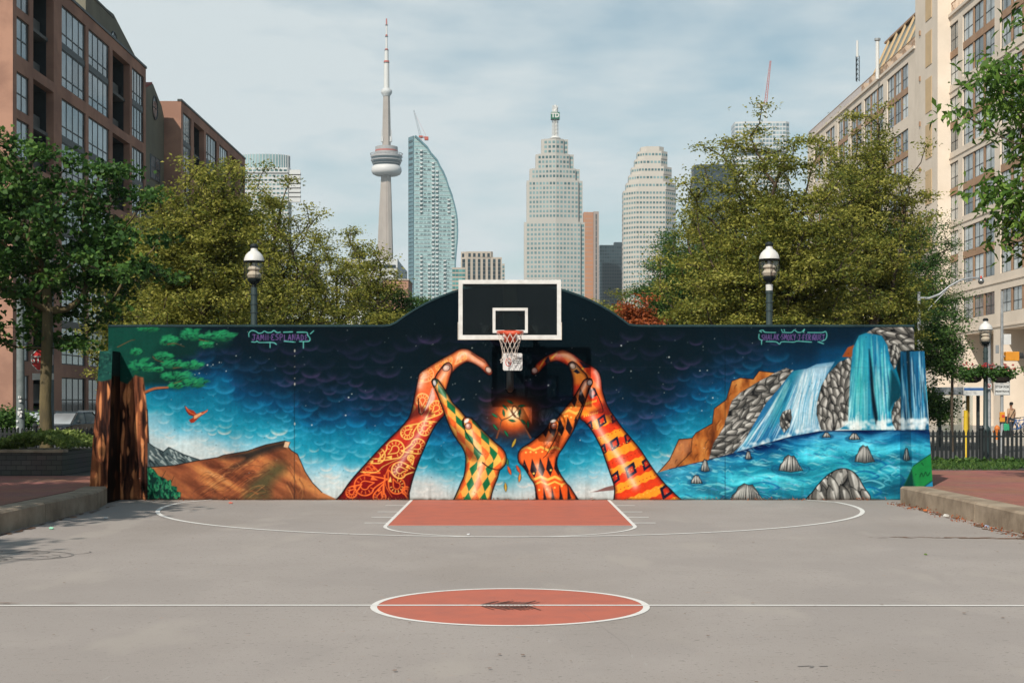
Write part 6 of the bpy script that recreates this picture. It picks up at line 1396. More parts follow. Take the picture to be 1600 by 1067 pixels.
def crown_at(px, py, Y, wpx, hpx, dm):
    c = at(px, py, Y); s = Y/F; return (c.x, c.y, c.z), (wpx*s, dm, hpx*s)
G1 = 'honey locust trees behind the mural wall'
def locust(label, px, pt, pb, wpx, Y, n, seed, leaf='leaf_locust', per=70, **k):
    """crown between photo rows pt (top) and pb (bottom), half width wpx"""
    n = int(n*.92); per = int(per*1.5); k['spike'] = k.get('spike', 0)*.3; k.setdefault('pexp', .42)
    c, rd = crown_at(px, (pt+pb)/2, Y, wpx, (pb-pt)/2, k.pop('dm', wpx*Y/F*.8))
    return tree('locust_tree' if leaf == 'leaf_locust' else 'leafy_tree', label, (c[0]+k.pop('tx', 0), Y, -.1), c, rd, n, per, k.pop('L', .12), k.pop('Wd', .056), leaf, seed, group=k.pop('group', G1), cl_r=k.pop('cl_r', .25), flat=.36, **k)
# left of the tower
locust('yellow-green locust behind the wall, tallest of the left group, beside the brick block', 318, 238, 640, 112, 47, 520, 1, trunk_r=.20, spike=.8)
locust('yellow-green locust behind the wall at the left lamp post', 432, 262, 640, 98, 58, 430, 2, trunk_r=.2, spike=.8)
locust('low locust with bare-tipped sparse twigs below the observation tower', 528, 330, 640, 78, 66, 300, 3, trunk_r=.16, spike=1.2, per=60)
locust('slim locust whose thin top crosses the foot of the observation tower', 590, 398, 640, 46, 60, 130, 4, trunk_r=.12, spike=1.3, per=50)
locust('round olive tree at the left foot of the wall arch', 636, 436, 640, 64, 62, 330, 5, leaf='leaf_green', trunk_r=.14, group=None, per=90)
locust('locust behind the maple and the left end of the wall', 215, 330, 640, 88, 52, 330, 6, trunk_r=.18)
locust('darker green tree showing between the left locusts', 372, 372, 640, 120, 74, 300, 7, leaf='leaf_green', trunk_r=.2, group=None, dm=4)
# right of the tower
locust('largest yellow-green locust, right of the right lamp post, its twigs reaching the crane', 1215, 176, 640, 152, 48, 720, 8, trunk_r=.24, spike=.9, hollow=.6)
locust('tall yellow-green locust in front of the beige block, bare twigs at its top', 1360, 160, 640, 100, 55, 520, 9, trunk_r=.2, spike=1.0, hollow=.6)
locust('yellow-green locust with low spreading branches just right of the rust-coloured tree', 1112, 300, 650, 88, 52, 330, 10, trunk_r=.18, spike=.8)
locust('dark green maple left of the big right locusts', 1062, 352, 640, 72, 70, 380, 11, leaf='leaf_green', trunk_r=.2, group=None, per=110, cl_r=.42)
locust('small pale olive tree beside the right foot of the wall arch', 958, 438, 660, 42, 80, 150, 12, trunk_r=.12, spike=.6, cat='tree', group=None)
locust('rust-red leafed small tree behind the right foot of the wall arch', 998, 448, 660, 46, 48, 210, 13, leaf='leaf_rust', trunk_r=.1, group=None, cl_r=.2)
locust('deep green tree behind the right locusts, in front of the beige block', 1430, 315, 590, 78, 78, 300, 14, leaf='leaf_green', trunk_r=.2, group=None, per=100, cl_r=.45)
locust('low green tree filling the gap under the right locusts', 1285, 420, 650, 120, 70, 260, 15, leaf='leaf_green', trunk_r=.16, group=None, dm=4, per=90)
locust('young street tree with thin pinkish trunk in front of the arcade', 1478, 488, 602, 50, 58, 90, 16, leaf='leaf_green', trunk_r=.05, group=None, per=60, cl_r=.25, tx=.25)
# maple in the planter at the left
c = at(85, 405, 35); 
tree('maple_tree', 'dark green maple with forked mossy trunk standing in the left stone planter', (-10.78, 35, .62), (-11.2, 35.2, 5.55), (3.05, 2.5, 2.7), 150, 105, .12, .11, 'leaf_maple', 21, trunk_r=.12, fork=.08, pexp=.42, cl_r=.24, flat=.36, bark='bark_maple', droop=.25, hollow=.34, lumps=7, spike=.5)
tree('maple_tree', 'second dark maple whose leaves enter at the far left edge', (-15.2, 38, .2), (-14.9, 38, 5.4), (2.6, 2.2, 2.6), 200, 60, .13, .12, 'leaf_maple', 22, trunk_r=.15, fork=.15, cl_r=.26, flat=.45, bark='bark_maple', droop=.25, lumps=6)
# trees just outside the left edge, which throw the shade over the kerb and the corner of the court
tree('maple_tree', 'maple beside the court outside the left edge, shading the kerb', (-12.6, 17.2, .3), (-12.3, 17.3, 6.4), (3.0, 3.4, 2.6), 300, 46, .2, .18, 'leaf_maple', 23, trunk_r=.18, fork=.2, cl_r=.32, flat=.5, bark='bark_maple', droop=.2, lumps=6)
tree('maple_tree', 'maple farther along the court outside the left edge, shading the paving', (-14.8, 24.0, .3), (-14.4, 24.2, 6.4), (3.2, 3.6, 2.6), 300, 46, .2, .18, 'leaf_maple', 24, trunk_r=.18, fork=.2, cl_r=.32, flat=.5, bark='bark_maple', droop=.2, lumps=6)
tree('maple_tree', 'maple nearest the camera outside the left edge, shading the front of the kerb', (-12.9, 10.4, .3), (-12.5, 10.5, 6.4), (2.9, 3.4, 2.5), 300, 46, .2, .18, 'leaf_maple', 25, trunk_r=.18, fork=.2, cl_r=.32, flat=.5, bark='bark_maple', droop=.2, lumps=6)
# ash at the right edge, close, long hanging leaves
tree('ash_tree', 'near ash tree at the right edge with long bright hanging leaves', (11.9, 25.5, .3), (10.85, 25.2, 6.55), (3.0, 2.0, 2.75), 265, 70, .185, .066, 'leaf_bright', 31, trunk_r=.16, fork=.25, cl_r=.25, flat=.6, droop=.75, hollow=.42, lumps=9, spike=.5)

# ---- ground cover, grass, planting
def patch(name, label, cat, xr, yr, z, n, L, Wd, m, seed, hh=.1, kind='stuff', zf=None, droop=-.6):
    r = np.random.default_rng(seed); C = np.stack([r.uniform(*xr, n), r.uniform(*yr, n), np.full(n, z)], 1)
    if zf: C[:, 2] += [zf(a, b_) for a, b_, _ in C]
    V, Fc, v = leaves(C, 7, .05, .5, L, Wd, r, droop); V[:, 2] += np.repeat(r.uniform(0, hh, n*7), 4)
    return tag(raw_mesh(name, V, Fc, M[m], None, v), label, cat, kind=kind)
patch('ground_cover', 'pale leafy ground cover filling the left stone planter', 'plants', (-13.9, -9.35), (31.4, 34.6), .80, 2600, .075, .06, 'leaf_ground', 5, .10, zf=lambda x, y: .20*math.exp(-((x+10.2)/.7)**2)+.05*math.sin(x*3))
patch('grass', 'patchy green grass strip in front of the right fence', 'grass', (7.7, 24), (33.6, 37.6), .30, 6000, .08, .018, 'leaf_green', 6, .03, droop=-1.6)
patch('weeds', 'dark leafy weeds growing at the foot of the right fence', 'weeds', (7.7, 24), (35.9, 36.8), .31, 700, .10, .06, 'leaf_green', 7, .10)
patch('grass', 'shaded grass and leaves behind the left planter', 'grass', (-24, -7.6), (34.6, 37.6), .30, 3000, .12, .04, 'leaf_green', 8, .12, droop=-1.)
r0 = at(20, 650, 60)
for i, (x, y, w_, h_, lab) in enumerate([(-19.5, 50, 1.5, 1.2, 'dark shrub at the far left behind the iron fence'), (-17.3, 52, 1.0, .8, 'small green shrub by the grey pole at the far left'), (16.6, 60, 1.3, 1.8, 'dark clipped bush behind the right end of the wall'), (-24.3, 62, 1.3, 1.3, 'shrub in front of the left brick block, beside the garden wall')]):
    tree('shrub', lab, (x, y, -.1), (x, y, h_*.8), (w_, w_, h_*.8), 90, 60, .12, .08, 'leaf_green', 40+i, trunk_r=.05, cl_r=.2, flat=.8, cat='shrub', fork=.1)
# ---------------------------------------------------------------- lamps, fences, signs
M['lamp_glass'] = clearglass('lamp_glass', (.86, .84, .80), .12)
M['lamp_white'] = mat('lamp_hood_enamel', (.62, .61, .59), .35, (.55, .54, .52), 4, spec=.5)
M['diffuser'] = mat('lamp_diffuser', (.72, .66, .58), .3, spec=.6)
M['pole_grey'] = mat('pole_grey', (.15, .17, .17), .7, (.10, .12, .12), 5, spec=.2)
M['post_green'] = mat('post_dark_green', (.022, .040, .042), .5, (.03, .05, .052), 6, spec=.5)
def lamp(label, x, y, z0, H, R0=.225, collar=False, group=None):
    r = empty('street_lamp', label, 'street lamp', (x, y, z0), group=group); k = R0/.225
    b = MB(); b.lathe([(.20*k, 0), (.20*k, .12), (.15*k, .2), (.13*k, .75), (.16*k, .8), (.16*k, .86), (.085*k, .95), (.075*k, H-1.9*k), (.075*k, H-1.02*k)], n=14)
    for z in (H-1.2*k, H-1.42*k, H-1.62*k): b.lathe([(.092*k, z), (.092*k, z+.03)], n=14)
    b.build('post', M['post_green'], r, smooth=True)
    if collar: MB().lathe([(.082, H-1.14), (.084, H-1.0)], n=14).build('white_collar', M['lamp_white'], r, smooth=True)
    b = MB(); b.lathe([(.05*k, H-1.02*k), (.05*k, H-.96*k), (.12*k, H-.9*k), (.16*k, H-.84*k), (.16*k, H-.82*k)], n=16)
    for q in range(4):
        t = q*math.pi/2+(.35 if not collar else .0); c_, s_ = math.cos(t), math.sin(t); b.tube([(.05*k*c_, .05*k*s_, H-.99*k), (.17*k*c_, .17*k*s_, H-.94*k), (.23*k*c_, .23*k*s_, H-.84*k), (.235*k*c_, .235*k*s_, H-.42*k)], .009*k, 6)
    b.lathe([(.238*k, H-.425*k), (.242*k, H-.405*k)], n=24); b.build('cage', M['black_metal'], r, smooth=True)
    b = MB(); b.lathe([(.15*k, H-.82*k), (.19*k, H-.78*k), (.208*k, H-.68*k), (.214*k, H-.46*k)], n=24); g = b.build('globe', M['lamp_glass'], r, smooth=True)
    b = MB(); b.lathe([(.14*k, H-.80*k), (.17*k, H-.73*k), (.13*k, H-.67*k), (.10*k, H-.64*k), (.155*k, H-.60*k), (.12*k, H-.54*k), (.05*k, H-.47*k)], n=18); b.build('bulb_diffuser', M['diffuser'], r, smooth=True)
    b = MB(); b.lathe([(.236*k, H-.405*k), (.230*k, H-.35*k), (.195*k, H-.265*k), (.135*k, H-.20*k), (.085*k, H-.165*k), (.07*k, H-.10*k)], n=28); b.build('hood', M['lamp_white'], r, smooth=True)
    b = MB(); b.lathe([(.09*k, H-.10*k), (.10*k, H-.06*k), (.075*k, H-.015*k), (.03*k, H)], n=18); b.build('finial', M['black_metal'], r, smooth=True); return r
GL = 'old-style park lamps with white domed hoods'
p = at(397, 381, 35.2); lamp('park lamp with white domed hood standing behind the left half of the mural wall', p.x, 35.2, .3, p.z-.3, group=GL)
p = at(1202, 378, 35.2); lamp('park lamp with white collar below its hood, behind the right half of the mural wall', p.x, 35.2, .3, p.z-.3, collar=True, group=GL)
p = at(1540, 497, 37.6); l3 = lamp('park lamp with flower baskets standing at the iron fence, farthest right', p.x, 37.6, .3, p.z-.3, R0=.162, group=GL)
M['basket'] = mat('basket_liner', (.03, .025, .02), .95); M['petal'] = leafmat('flower_petals', [(.45, .02, .03), (.6, .04, .05), (.75, .5, .45)])
for s_, lab in ((-1, 'hanging basket of red flowers on the left side of the lamp post by the fence'), (1, 'hanging basket of red flowers on the right side of the lamp post by the fence')):
    cx = p.x+s_*.36; cz = 2.42; r = empty('flower_basket', lab, 'flower basket', (cx, 37.5, cz), group='flower baskets on the lamp post')
    MB().lathe([(.10, -.12), (.2, -.08), (.25, .02)], n=16).build('basket', M['basket'], r, smooth=True)
    rg = np.random.default_rng(60+s_); C = np.stack([rg.normal(0, .17, 46), rg.normal(0, .13, 46), rg.uniform(.0, .22, 46)], 1); V, Fc, v = leaves(C, 30, .055, .8, .07, .045, rg, .2); raw_mesh('foliage', V, Fc, M['leaf_maple'], r, v)
    C = np.stack([rg.uniform(-.32, .32, 9), rg.uniform(-.2, .0, 9), rg.uniform(.2, .36, 9)], 1); 
    for c_ in C: V, Fc, v = leaves(c_[None], 14, .014, 1, .036, .034, rg, -.4); raw_mesh('flower', V, Fc, M['petal'], r, v)
    MB().tube([(-s_*.36, .1, .28), (-s_*.1, .05, .32), (0, 0, .27)], .012, 5).build('bracket', M['black_metal'], r)

M['iron'] = mat('black_iron', (.008, .011, .012), .5, (.014, .017, .018), 5, spec=.4)
def fence(label, x0, x1, y, z, h, posts, y1=None):
    r = empty('iron_fence', label, 'fence', (x0, y, z)); y1 = y if y1 is None else y1; yy = lambda x: (y1-y)*(x-x0)/(x1-x0)
    px_ = list(np.arange(x0, x1+.01, posts))
    for i, xp in enumerate(px_): MB().lathe([(.058, 0), (.058, h+.02), (.075, h+.03), (.075, h+.07), (.04, h+.13)], (xp-x0, yy(xp), 0), n=8).build('post', M['iron'], r)
    for a, c in zip(px_[:-1], px_[1:]):
        b = MB(); b.bar((a-x0+.06, yy(a), .12), (c-x0-.06, yy(c), .12), .03, .04); b.bar((a-x0+.06, yy(a), h-.14), (c-x0-.06, yy(c), h-.14), .03, .04); n = int((c-a)/.105)
        for i in range(1, n):
            x = a+(c-a)*i/n; b.box(x-x0-.030, x-x0+.030, yy(x)-.012, yy(x)+.012, .04, h-.03); b.lathe([(.016, h-.03), (.024, h-.01), (.016, h+.015), (.004, h+.02)], (x-x0, yy(x), 0), n=6)
        b.build('picket_panel', M['iron'], r)
    return r
fence('black iron picket fence to the right of the wall', 9.2, 24.5, 36.9, .3, .82, 2.32, 36.0)
fence('black iron picket fence in shade to the left of the wall', -24.0, -8.6, 38.0, .3, .86, 2.4)
# planter
pln = empty('stone_planter', 'low rough stone planter wall in shade left of the mural wall', 'planter', (-11.6, 31.2, .3))
b = MB(); b.box(-2.4, 2.3, 0, .35, -.02, .47); b.box(1.95, 2.3, .353, 3.6, -.02, .47); b.build('stone_wall', M['stone'], pln); MB().box(-2.4, 1.94, .36, 3.6, .0, .46).build('soil', M['earth'], pln)
MB().box(-2.42, 2.33, -.03, .36, .473, .53).build('coping', M['concrete'], pln)

def cyl(px, ytop, Y, z0, rad, name, label, cat, m, group=None):
    p_ = at(px, ytop, Y); r = empty(name, label, cat, (p_.x, Y, z0), group=group); H = p_.z-z0
    MB().lathe([(rad*1.25, 0), (rad*1.2, .25), (rad, .3), (rad*.8, H)], n=12).build('pole', m, r, smooth=True); return r, H
# arm street light, right
r, H = cyl(1436, 456, 66, -.1, .085, 'street_light', 'tall grey street light with curved arm and round mirror globe, right of the wall', 'street light', M['galv'])
kx = 66/F; b = MB(); q = lambda px, py: ((px-1436)*kx, 0, H-(py-456)*kx)
b.tube([q(1437, 466), q(1452, 466), q(1468, 460), q(1484, 447), q(1500, 438), q(1516, 434.5), q(1530, 434)], [.06, .055, .05, .045, .04, .04, .04], 8); b.tube([q(1441, 500), q(1452, 482), q(1480, 452)], .02, 6); b.build('arm', M['galv'], r, smooth=True)
c_ = q(1533, 439); MB().lathe([(.02, -.16), (.09, -.13), (.13, -.06), (.135, .0), (.11, .08), (.05, .12)], (c_[0], 0, c_[2]), 16).build('globe', mat('mirror_globe', (.35, .34, .33), .2, metal=.8), r, smooth=True); MB().lathe([(.04, .12), (.04, .2), (.02, .22)], (c_[0], 0, c_[2]), 8).build('sensor', M['sign_red'], r)
# left street light: pale pole behind the maple
r, H = cyl(78.5, 330, 42, -.1, .11, 'street_light', 'pale street light pole behind the left maple, arm slanting left', 'street light', M['pole_grey'])
kx = 42/F; b = MB(); b.tube([(0, 0, H-.1), (-10*kx, 0, H-.45), (-28*kx, 0, H+.1), (-50*kx, 0, H+.15)], .04, 8); b.build('arm', M['galv'], r, smooth=True); MB().lathe([(.05, -.1), (.15, -.05), (.16, .03), (.06, .08)], (-52*kx, 0, H+.12), 12).build('lamp_head', M['lamp_white'], r, smooth=True)
# stop sign tied to that pole
M['stop_red'] = mat('stop_red', (.50, .03, .03), .45)
r = empty('stop_sign', 'red stop sign half hidden behind the trunk of the left maple', 'sign', at(66, 562, 39)); kx = 39/F
b = MB(); b.extrude([(.31*math.cos(R(22.5+45*i)), 0, .31*math.sin(R(22.5+45*i))) for i in range(8)], (0, .02, 0)); f_ = b.build('plate', M['stop_red'], r); b = MB(); b.tube([(.30*math.cos(R(22.5+45*i)), -.008, .30*math.sin(R(22.5+45*i))) for i in range(9)], .012, 4); b.build('border', M['sign_white'], r); text('STOP', .24, (0, -.012, 0), (R(90), 0, 0), M['sign_white'], r, ext=.003, bold=.006); MB().tube([(0, .05, -3.2), (0, .05, .3)], .03, 8).build('post', M['galv'], r)
MB().box(-.26, .3, 0, .02, -.52, -.35).build('lower_tab', M['sign_white'], r)
# grey pole with stickers, far left
r, H = cyl(32, 300, 50, -.1, .14, 'utility_pole', 'grey utility pole with torn stickers at the far left behind the fence', 'pole', M['pole_grey'])
b = MB(); rr = random.Random(2)
for i in range(9): z = 1.0+rr.random()*1.1; x = rr.uniform(-.09, .03); b.box(x, x+rr.uniform(.05, .1), -.175, -.168, z, z+rr.uniform(.05, .15))
b.build('stickers', M['sign_white'], r)
# crossing sign pole with amber beacon, right
Yp = 56; kp = Yp/F
r, H = cyl(1565.5, 455, Yp, -.1, .062, 'crossing_pole', 'tall galvanised pole by the pedestrian crossing, carrying the amber beacon and signs', 'pole', M['galv'])
xo = r.location.x; q = lambda px, py: ((px-797)*kp-xo, 0, EYE+(628-py)*kp+.1)
def plate(px0, px1, py0, py1, m, name, parent, d=-.10, th=.015, edge=None):
    a, c = q(px0, py1), q(px1, py0); o_ = MB().box(a[0], c[0], d, d+th, a[2], c[2]).build(name, m, parent, bevel=.012); 
    if edge: w = .012; MB().box(a[0]+.02, c[0]-.02, d-.003, d-.001, a[2]+.02, a[2]+.02+w).box(a[0]+.02, c[0]-.02, d-.003, d-.001, c[2]-.02-w, c[2]-.02).box(a[0]+.02, a[0]+.02+w, d-.0035, d-.0015, a[2]+.02+w, c[2]-.02-w).box(c[0]-.02-w, c[0]-.02, d-.0035, d-.0015, a[2]+.02+w, c[2]-.02-w).build('border', edge, o_)
    return o_
sgp = empty('pedestrian_sign', 'white pedestrian crossing sign with big black X above a stop for pedestrians panel', 'sign', (xo, Yp, -.1))
s1 = plate(1552.5, 1577, 572, 599, M['sign_white'], 'upper_panel', sgp, edge=M['ink']); s2 = plate(1552.5, 1577, 599.6, 617.5, M['sign_white'], 'lower_panel', sgp, edge=M['ink'])
def qa(px, py, d=-.106): a = q(px, py); return (a[0], d, a[2])
text('PEDESTRIAN', .092, qa(1564.7, 577.5), (R(90), 0, 0), M['ink'], s1, ext=.002, bold=.002, sx=.95); text('X', .50, qa(1564.7, 588), (R(90), 0, 0), M['ink'], s1, ext=.002, bold=.02)
text('STOP FOR', .11, qa(1564.7, 604.5), (R(90), 0, 0), M['ink'], s2, ext=.002, bold=.003); text('PEDESTRIANS', .088, qa(1564.7, 611.5), (R(90), 0, 0), M['ink'], s2, ext=.002, bold=.002, sx=.95)
M['amber'] = mat('amber_housing', (.68, .27, .02), .4, spec=.5)
bc = empty('amber_beacon', 'amber crossing beacon box with black visor on the galvanised pole', 'traffic signal', (xo, Yp, -.1))
a, c = q(1570, 564), q(1591, 549.5); MB().box(a[0], c[0], -.14, .14, a[2], c[2]).build('housing', M['amber'], bc, bevel=.02)
b = MB(); zc_ = (a[2]+c[2])/2; hr = (c[2]-a[2])/2*.8
n = 14; ring = [(hr*math.cos(t), hr*math.sin(t)) for t in np.linspace(-.6, math.pi+.6, n)]
b.add([(c[0]+.002, y_, zc_+z_) for y_, z_ in ring]+[(c[0]+.17, y_*.9, zc_+z_*1.0) for y_, z_ in ring]+[(c[0]+.002, y_*.9, zc_+z_*.9) for y_, z_ in ring], [(i, i+1, n+i+1, n+i) for i in range(n-1)]); b.build('visor', M['ink'], bc)
MB().lathe([(hr*.8, 0), (hr*.5, .04)], (0, 0, 0), 14).build('lens', M['sign_red'], bc).matrix_basis = Matrix.Translation((c[0]+.003, 0, zc_)) @ Matrix.Rotation(R(90), 4, 'Y')
MB().tube([(0, 0, zc_), (a[0], 0, zc_)], .03, 6).build('bracket', M['galv'], bc)
w_ = empty('blank_sign', 'blank white sign back above the amber beacon', 'sign', (xo, Yp, -.1)); plate(1568, 1580.5, 522, 538.5, M['sign_white'], 'plate', w_, .04)
w_ = empty('blank_sign', 'small grey sign back beside the upper crossing pole', 'sign', (xo, Yp, -.1)); plate(1556.5, 1562, 539, 552, M['galv'], 'plate', w_, .07)
pb = empty('push_button_box', 'yellow push-button box low on the crossing pole', 'button box', (xo, Yp, -.1)); o_ = plate(1560.5, 1568.5, 643.5, 659, M['amber'], 'box', pb, -.14, .07); MB().box(-.05, .05, -.148, -.142, q(0, 652)[2], q(0, 648)[2]).build('pictogram', M['sign_red'], pb)
# second pole with no-parking sign
r, H = cyl(1545.5, 520, 60, -.1, .075, 'sign_pole', 'grey pole just right of the lamp post, carrying the small red and white sign', 'pole', M['galv'])
n_ = empty('parking_sign', 'small square white sign with red symbol on the grey pole', 'sign', at(1545, 603, 59.8)); MB().box(-.11, .11, 0, .01, -.11, .11).build('plate', M['sign_white'], n_)
b = MB(); b.tube([(.065*math.cos(t), -.006, .065*math.sin(t)+.01) for t in np.linspace(0, 2*math.pi, 17)], .012, 5, cap=False); b.bar((-.045, -.006, .055), (.045, -.006, -.035), .018); b.build('red_symbol', M['sign_red'], n_)
# bus shelter
Ys = 64; ks = Ys/F; r = empty('bus_shelter', 'grey flat-roofed bus shelter with white and blue sign band', 'bus shelter', ((1500-797)*ks, Ys, -.1)); X = lambda px: (px-1500)*ks; Z = lambda py: EYE+(628-py)*ks+.1
MB().box(X(1465), X(1537), -.6, 1.0, Z(617), Z(605)).build('roof', M['galv'], r, bevel=.03)
sb = MB().box(X(1498), X(1536), -.66, -.61, Z(618), Z(604.5)).build('sign_band', M['lamp_white'], r); M['blue'] = mat('sign_blue', (.04, .12, .32), .5)
MB().box(X(1499), X(1535.5), -.668, -.662, Z(610), Z(606.2)).build('blue_stripe', M['blue'], sb)
M['ochre'] = mat('ochre_post', (.36, .20, .03), .6)
for px in (1514, 1530, 1470): MB().box(X(px)-.06, X(px)+.06, .1, .22, 0, Z(617)).build('post', M['ochre'] if px == 1514 else M['frameL'], r)
for a, c in ((1472, 1512), (1516, 1529)): g = MB().box(X(a), X(c), .8, .82, .3, 2.2).build('glass_panel', clearglass('shelter_glass', (.8, .85, .85), .1), r)
MB().box(X(1500), X(1524), .3, .7, .4, .5).build('bench', M['frameL'], r)
M['yellow'] = mat('yellow_paint', (.62, .42, .02), .5, (.5, .33, .02), 8)
r, H = cyl(1509, 641, 50, -.1, .085, 'bollard', 'yellow bollard standing in front of the bus shelter', 'bollard', M['yellow'])
r = empty('fire_hydrant', 'small orange hydrant at the foot of the crossing pole', 'hydrant', at(1558, 628, 72)); r.location.z = 0
b = MB(); b.lathe([(.16, 0), (.16, .06), (.11, .08), (.11, .5), (.14, .52), (.14, .56), (.1, .66), (.03, .72)], n=14); b.tube([(-.2, 0, .4), (.2, 0, .4)], .06, 8); b.tube([(0, -.19, .36), (0, 0, .36)], .07, 8); b.build('body', mat('hydrant_orange', (.55, .16, .03), .5), r, smooth=True)
r = empty('litter_bin', 'black litter bin on the pavement left of the walking person', 'bin', at(1571, 628, 78)); r.location.z = .02; MB().lathe([(.26, 0), (.30, .9), (.32, .92), (.32, .98), (.2, 1.06)], n=14).build('barrel', M['iron'], r, smooth=True)
# bicycle racks with bikes
def bicycle(label, x, y, rz):
    r = empty('bicycle', label, 'bicycle', (x, y, .02), rz, group='bicycles parked at the arcade'); b0 = .34
    for s_ in (-.52, .52):
        w = MB(); w.tube([(s_+b0*math.cos(t), 0, b0+b0*math.sin(t)) for t in np.linspace(0, 2*math.pi, 25)], .022, 5, cap=False)
        for q in range(8): t = q*math.pi/4; w.tube([(s_, 0, b0), (s_+b0*math.cos(t), 0, b0+b0*math.sin(t))], .004, 3)
        w.build('wheel', M['iron'], r)
    f = MB()
    for a, c in (((-.52, b0), (-.12, b0-.02)), ((-.12, b0-.02), (-.25, .86)), ((-.25, .86), (-.52, b0)), ((-.22, .8), (.36, .82)), ((-.12, b0-.02), (.38, .72)), ((.34, .92), (.52, b0))): f.tube([(a[0], 0, a[1]), (c[0], 0, c[1])], .018, 6)
    f.build('frame', M['blue'], r); h = MB(); h.tube([(.38, -.26, .98), (.36, 0, .96), (.38, .26, .98)], .014, 5); h.tube([(.34, 0, .9), (.36, 0, .97)], .014, 5); h.build('handlebar', M['galv'], r)
    s_ = MB(); s_.prism([(-.40, -.07), (-.12, -.02), (-.12, .02), (-.40, .07)], .90, .95); s_.build('saddle', M['iron'], r)
k8 = 82/F
for i, (px, rz, lab) in enumerate([(1592, .5, 'bicycle parked nearest to the walking person, right edge'), (1600, .3, 'bicycle at the very right edge, behind the one near the walker'), (1609, .6, 'bicycle just outside the right edge in the same rack')]): bicycle(lab, (px-797)*k8, 82+i*.6, rz)

# ---------------------------------------------------------------- the walker
M['skin'] = mat('skin', (.26, .13, .08), .6, (.23, .115, .07), 20); M['shirt'] = mat('tan_shirt', (.42, .27, .17), .9, (.36, .23, .145), 9); M['trousers'] = mat('dark_trousers', (.035, .04, .05), .9); M['hair'] = mat('dark_hair', (.012, .010, .009), .8); M['shoe'] = mat('shoe', (.5, .5, .48), .6); M['bag_green'] = mat('green_bag', (.03, .32, .16), .7)
def skin(name, verts, edges, radii, m, parent, root_i=0, sub=2):
    me = bpy.data.meshes.new(name); me.from_pydata(verts, edges, []); o = bpy.data.objects.new(name, me); COL.objects.link(o); me.materials.append(m)
    sk = o.modifiers.new('skin', 'SKIN'); sk.use_smooth_shade = True; sb_ = o.modifiers.new('sub', 'SUBSURF'); sb_.levels = sub; sb_.render_levels = sub
    for i, r_ in enumerate(radii): sv = me.skin_vertices[0].data[i]; sv.radius = r_ if isinstance(r_, tuple) else (r_, r_); sv.use_root = (i == root_i)
    o.parent = parent; return o
pr = empty('person', 'person in tan shirt and dark trousers walking with a green bag and shoulder strap', 'person', ((1580-797)*76/F, 76, .02), R(200))
V = [(0, 0, .96), (0, .0, 1.15), (0, .01, 1.36), (0, .0, 1.47), (0, -.01, 1.55), (0, -.02, 1.66), (0, -.02, 1.73),
     (-.17, .0, 1.42), (-.21, .02, 1.17), (-.23, -.06, .95), (-.235, -.08, .88), (.17, .0, 1.42), (.21, .03, 1.17), (.24, .02, .92), (.245, .01, .85),
     (-.09, 0, .92), (-.10, -.10, .50), (-.10, .02, .10), (-.10, -.10, .04), (.09, 0, .92), (.10, .12, .52), (.10, .30, .15), (.10, .22, .05)]
E = [(0, 1), (1, 2), (2, 3), (3, 4), (4, 5), (5, 6), (2, 7), (7, 8), (8, 9), (9, 10), (2, 11), (11, 12), (12, 13), (13, 14), (0, 15), (15, 16), (16, 17), (17, 18), (0, 19), (19, 20), (20, 21), (21, 22)]
Rd = [(.14, .10), (.13, .10), (.15, .10), .055, .055, (.075, .095), (.06, .075), .055, .045, .03, .028, .055, .045, .03, .028, .085, .058, .04, (.035, .05), .085, .058, .04, (.035, .05)]
body = skin('body', V, E, Rd, M['skin'], pr)
skin('shirt', [V[i] for i in (0, 1, 2, 7, 8, 11, 12)]+[(0, 0, .90)], [(0, 1), (1, 2), (2, 3), (3, 4), (2, 5), (5, 6), (0, 7)], [(.165, .125), (.155, .12), (.172, .12), .075, .065, .075, .065, (.16, .125)], M['shirt'], pr)
skin('trousers', [(0, 0, .95), V[15], V[16], V[17], V[19], V[20], V[21]], [(0, 1), (1, 2), (2, 3), (0, 4), (4, 5), (5, 6)], [(.15, .115), .10, .075, .06, .10, .075, .06], M['trousers'], pr)
b = MB(); b.lathe([(.082, 0), (.098, .05), (.09, .11), (.05, .15)], (0, .01, 1.655), 14); b.build('hair', M['hair'], pr, smooth=True)
b = MB()
for s_ in (-1, 1): b.lathe([(.008, -.006), (.011, 0), (.008, .006)], (s_*.032, -.108, 1.685), 8)
b.build('eyes', M['hair'], pr); b = MB(); b.add([(-.012, -.105, 1.655), (.012, -.105, 1.655), (0, -.135, 1.655), (0, -.108, 1.695)], [(0, 1, 2), (0, 2, 3), (1, 3, 2), (0, 3, 1)]); b.build('nose', M['skin'], pr)
for s_, hx, hy, hz in ((-1, -.237, -.085, .86), (1, .247, .005, .83)):
    b = MB(); b.tube([(hx, hy, hz+.03), (hx, hy-.005, hz-.02), (hx, hy-.008, hz-.06)], [.026, .038, .034], 8)
    for f_, (dx, ln) in enumerate(((-.027, .075), (-.009, .085), (.009, .08), (.026, .062))): b.tube([(hx, hy+dx, hz-.05), (hx-s_*.004, hy+dx, hz-.05-ln*.5), (hx-s_*.022, hy+dx, hz-.05-ln)], [.010, .009, .007], 6)
    b.tube([(hx, hy-.03, hz-.01), (hx-s_*.01, hy-.05, hz-.04), (hx-s_*.015, hy-.052, hz-.07)], [.012, .010, .008], 6); b.build('hand', M['skin'], pr, smooth=True)
b = MB(); b.bar((-.14, -.10, 1.42), (.15, -.15, 1.02), .035, .012); b.bar((-.14, .10, 1.42), (.15, .12, 1.02), .035, .012); b.build('strap', M['iron'], pr)
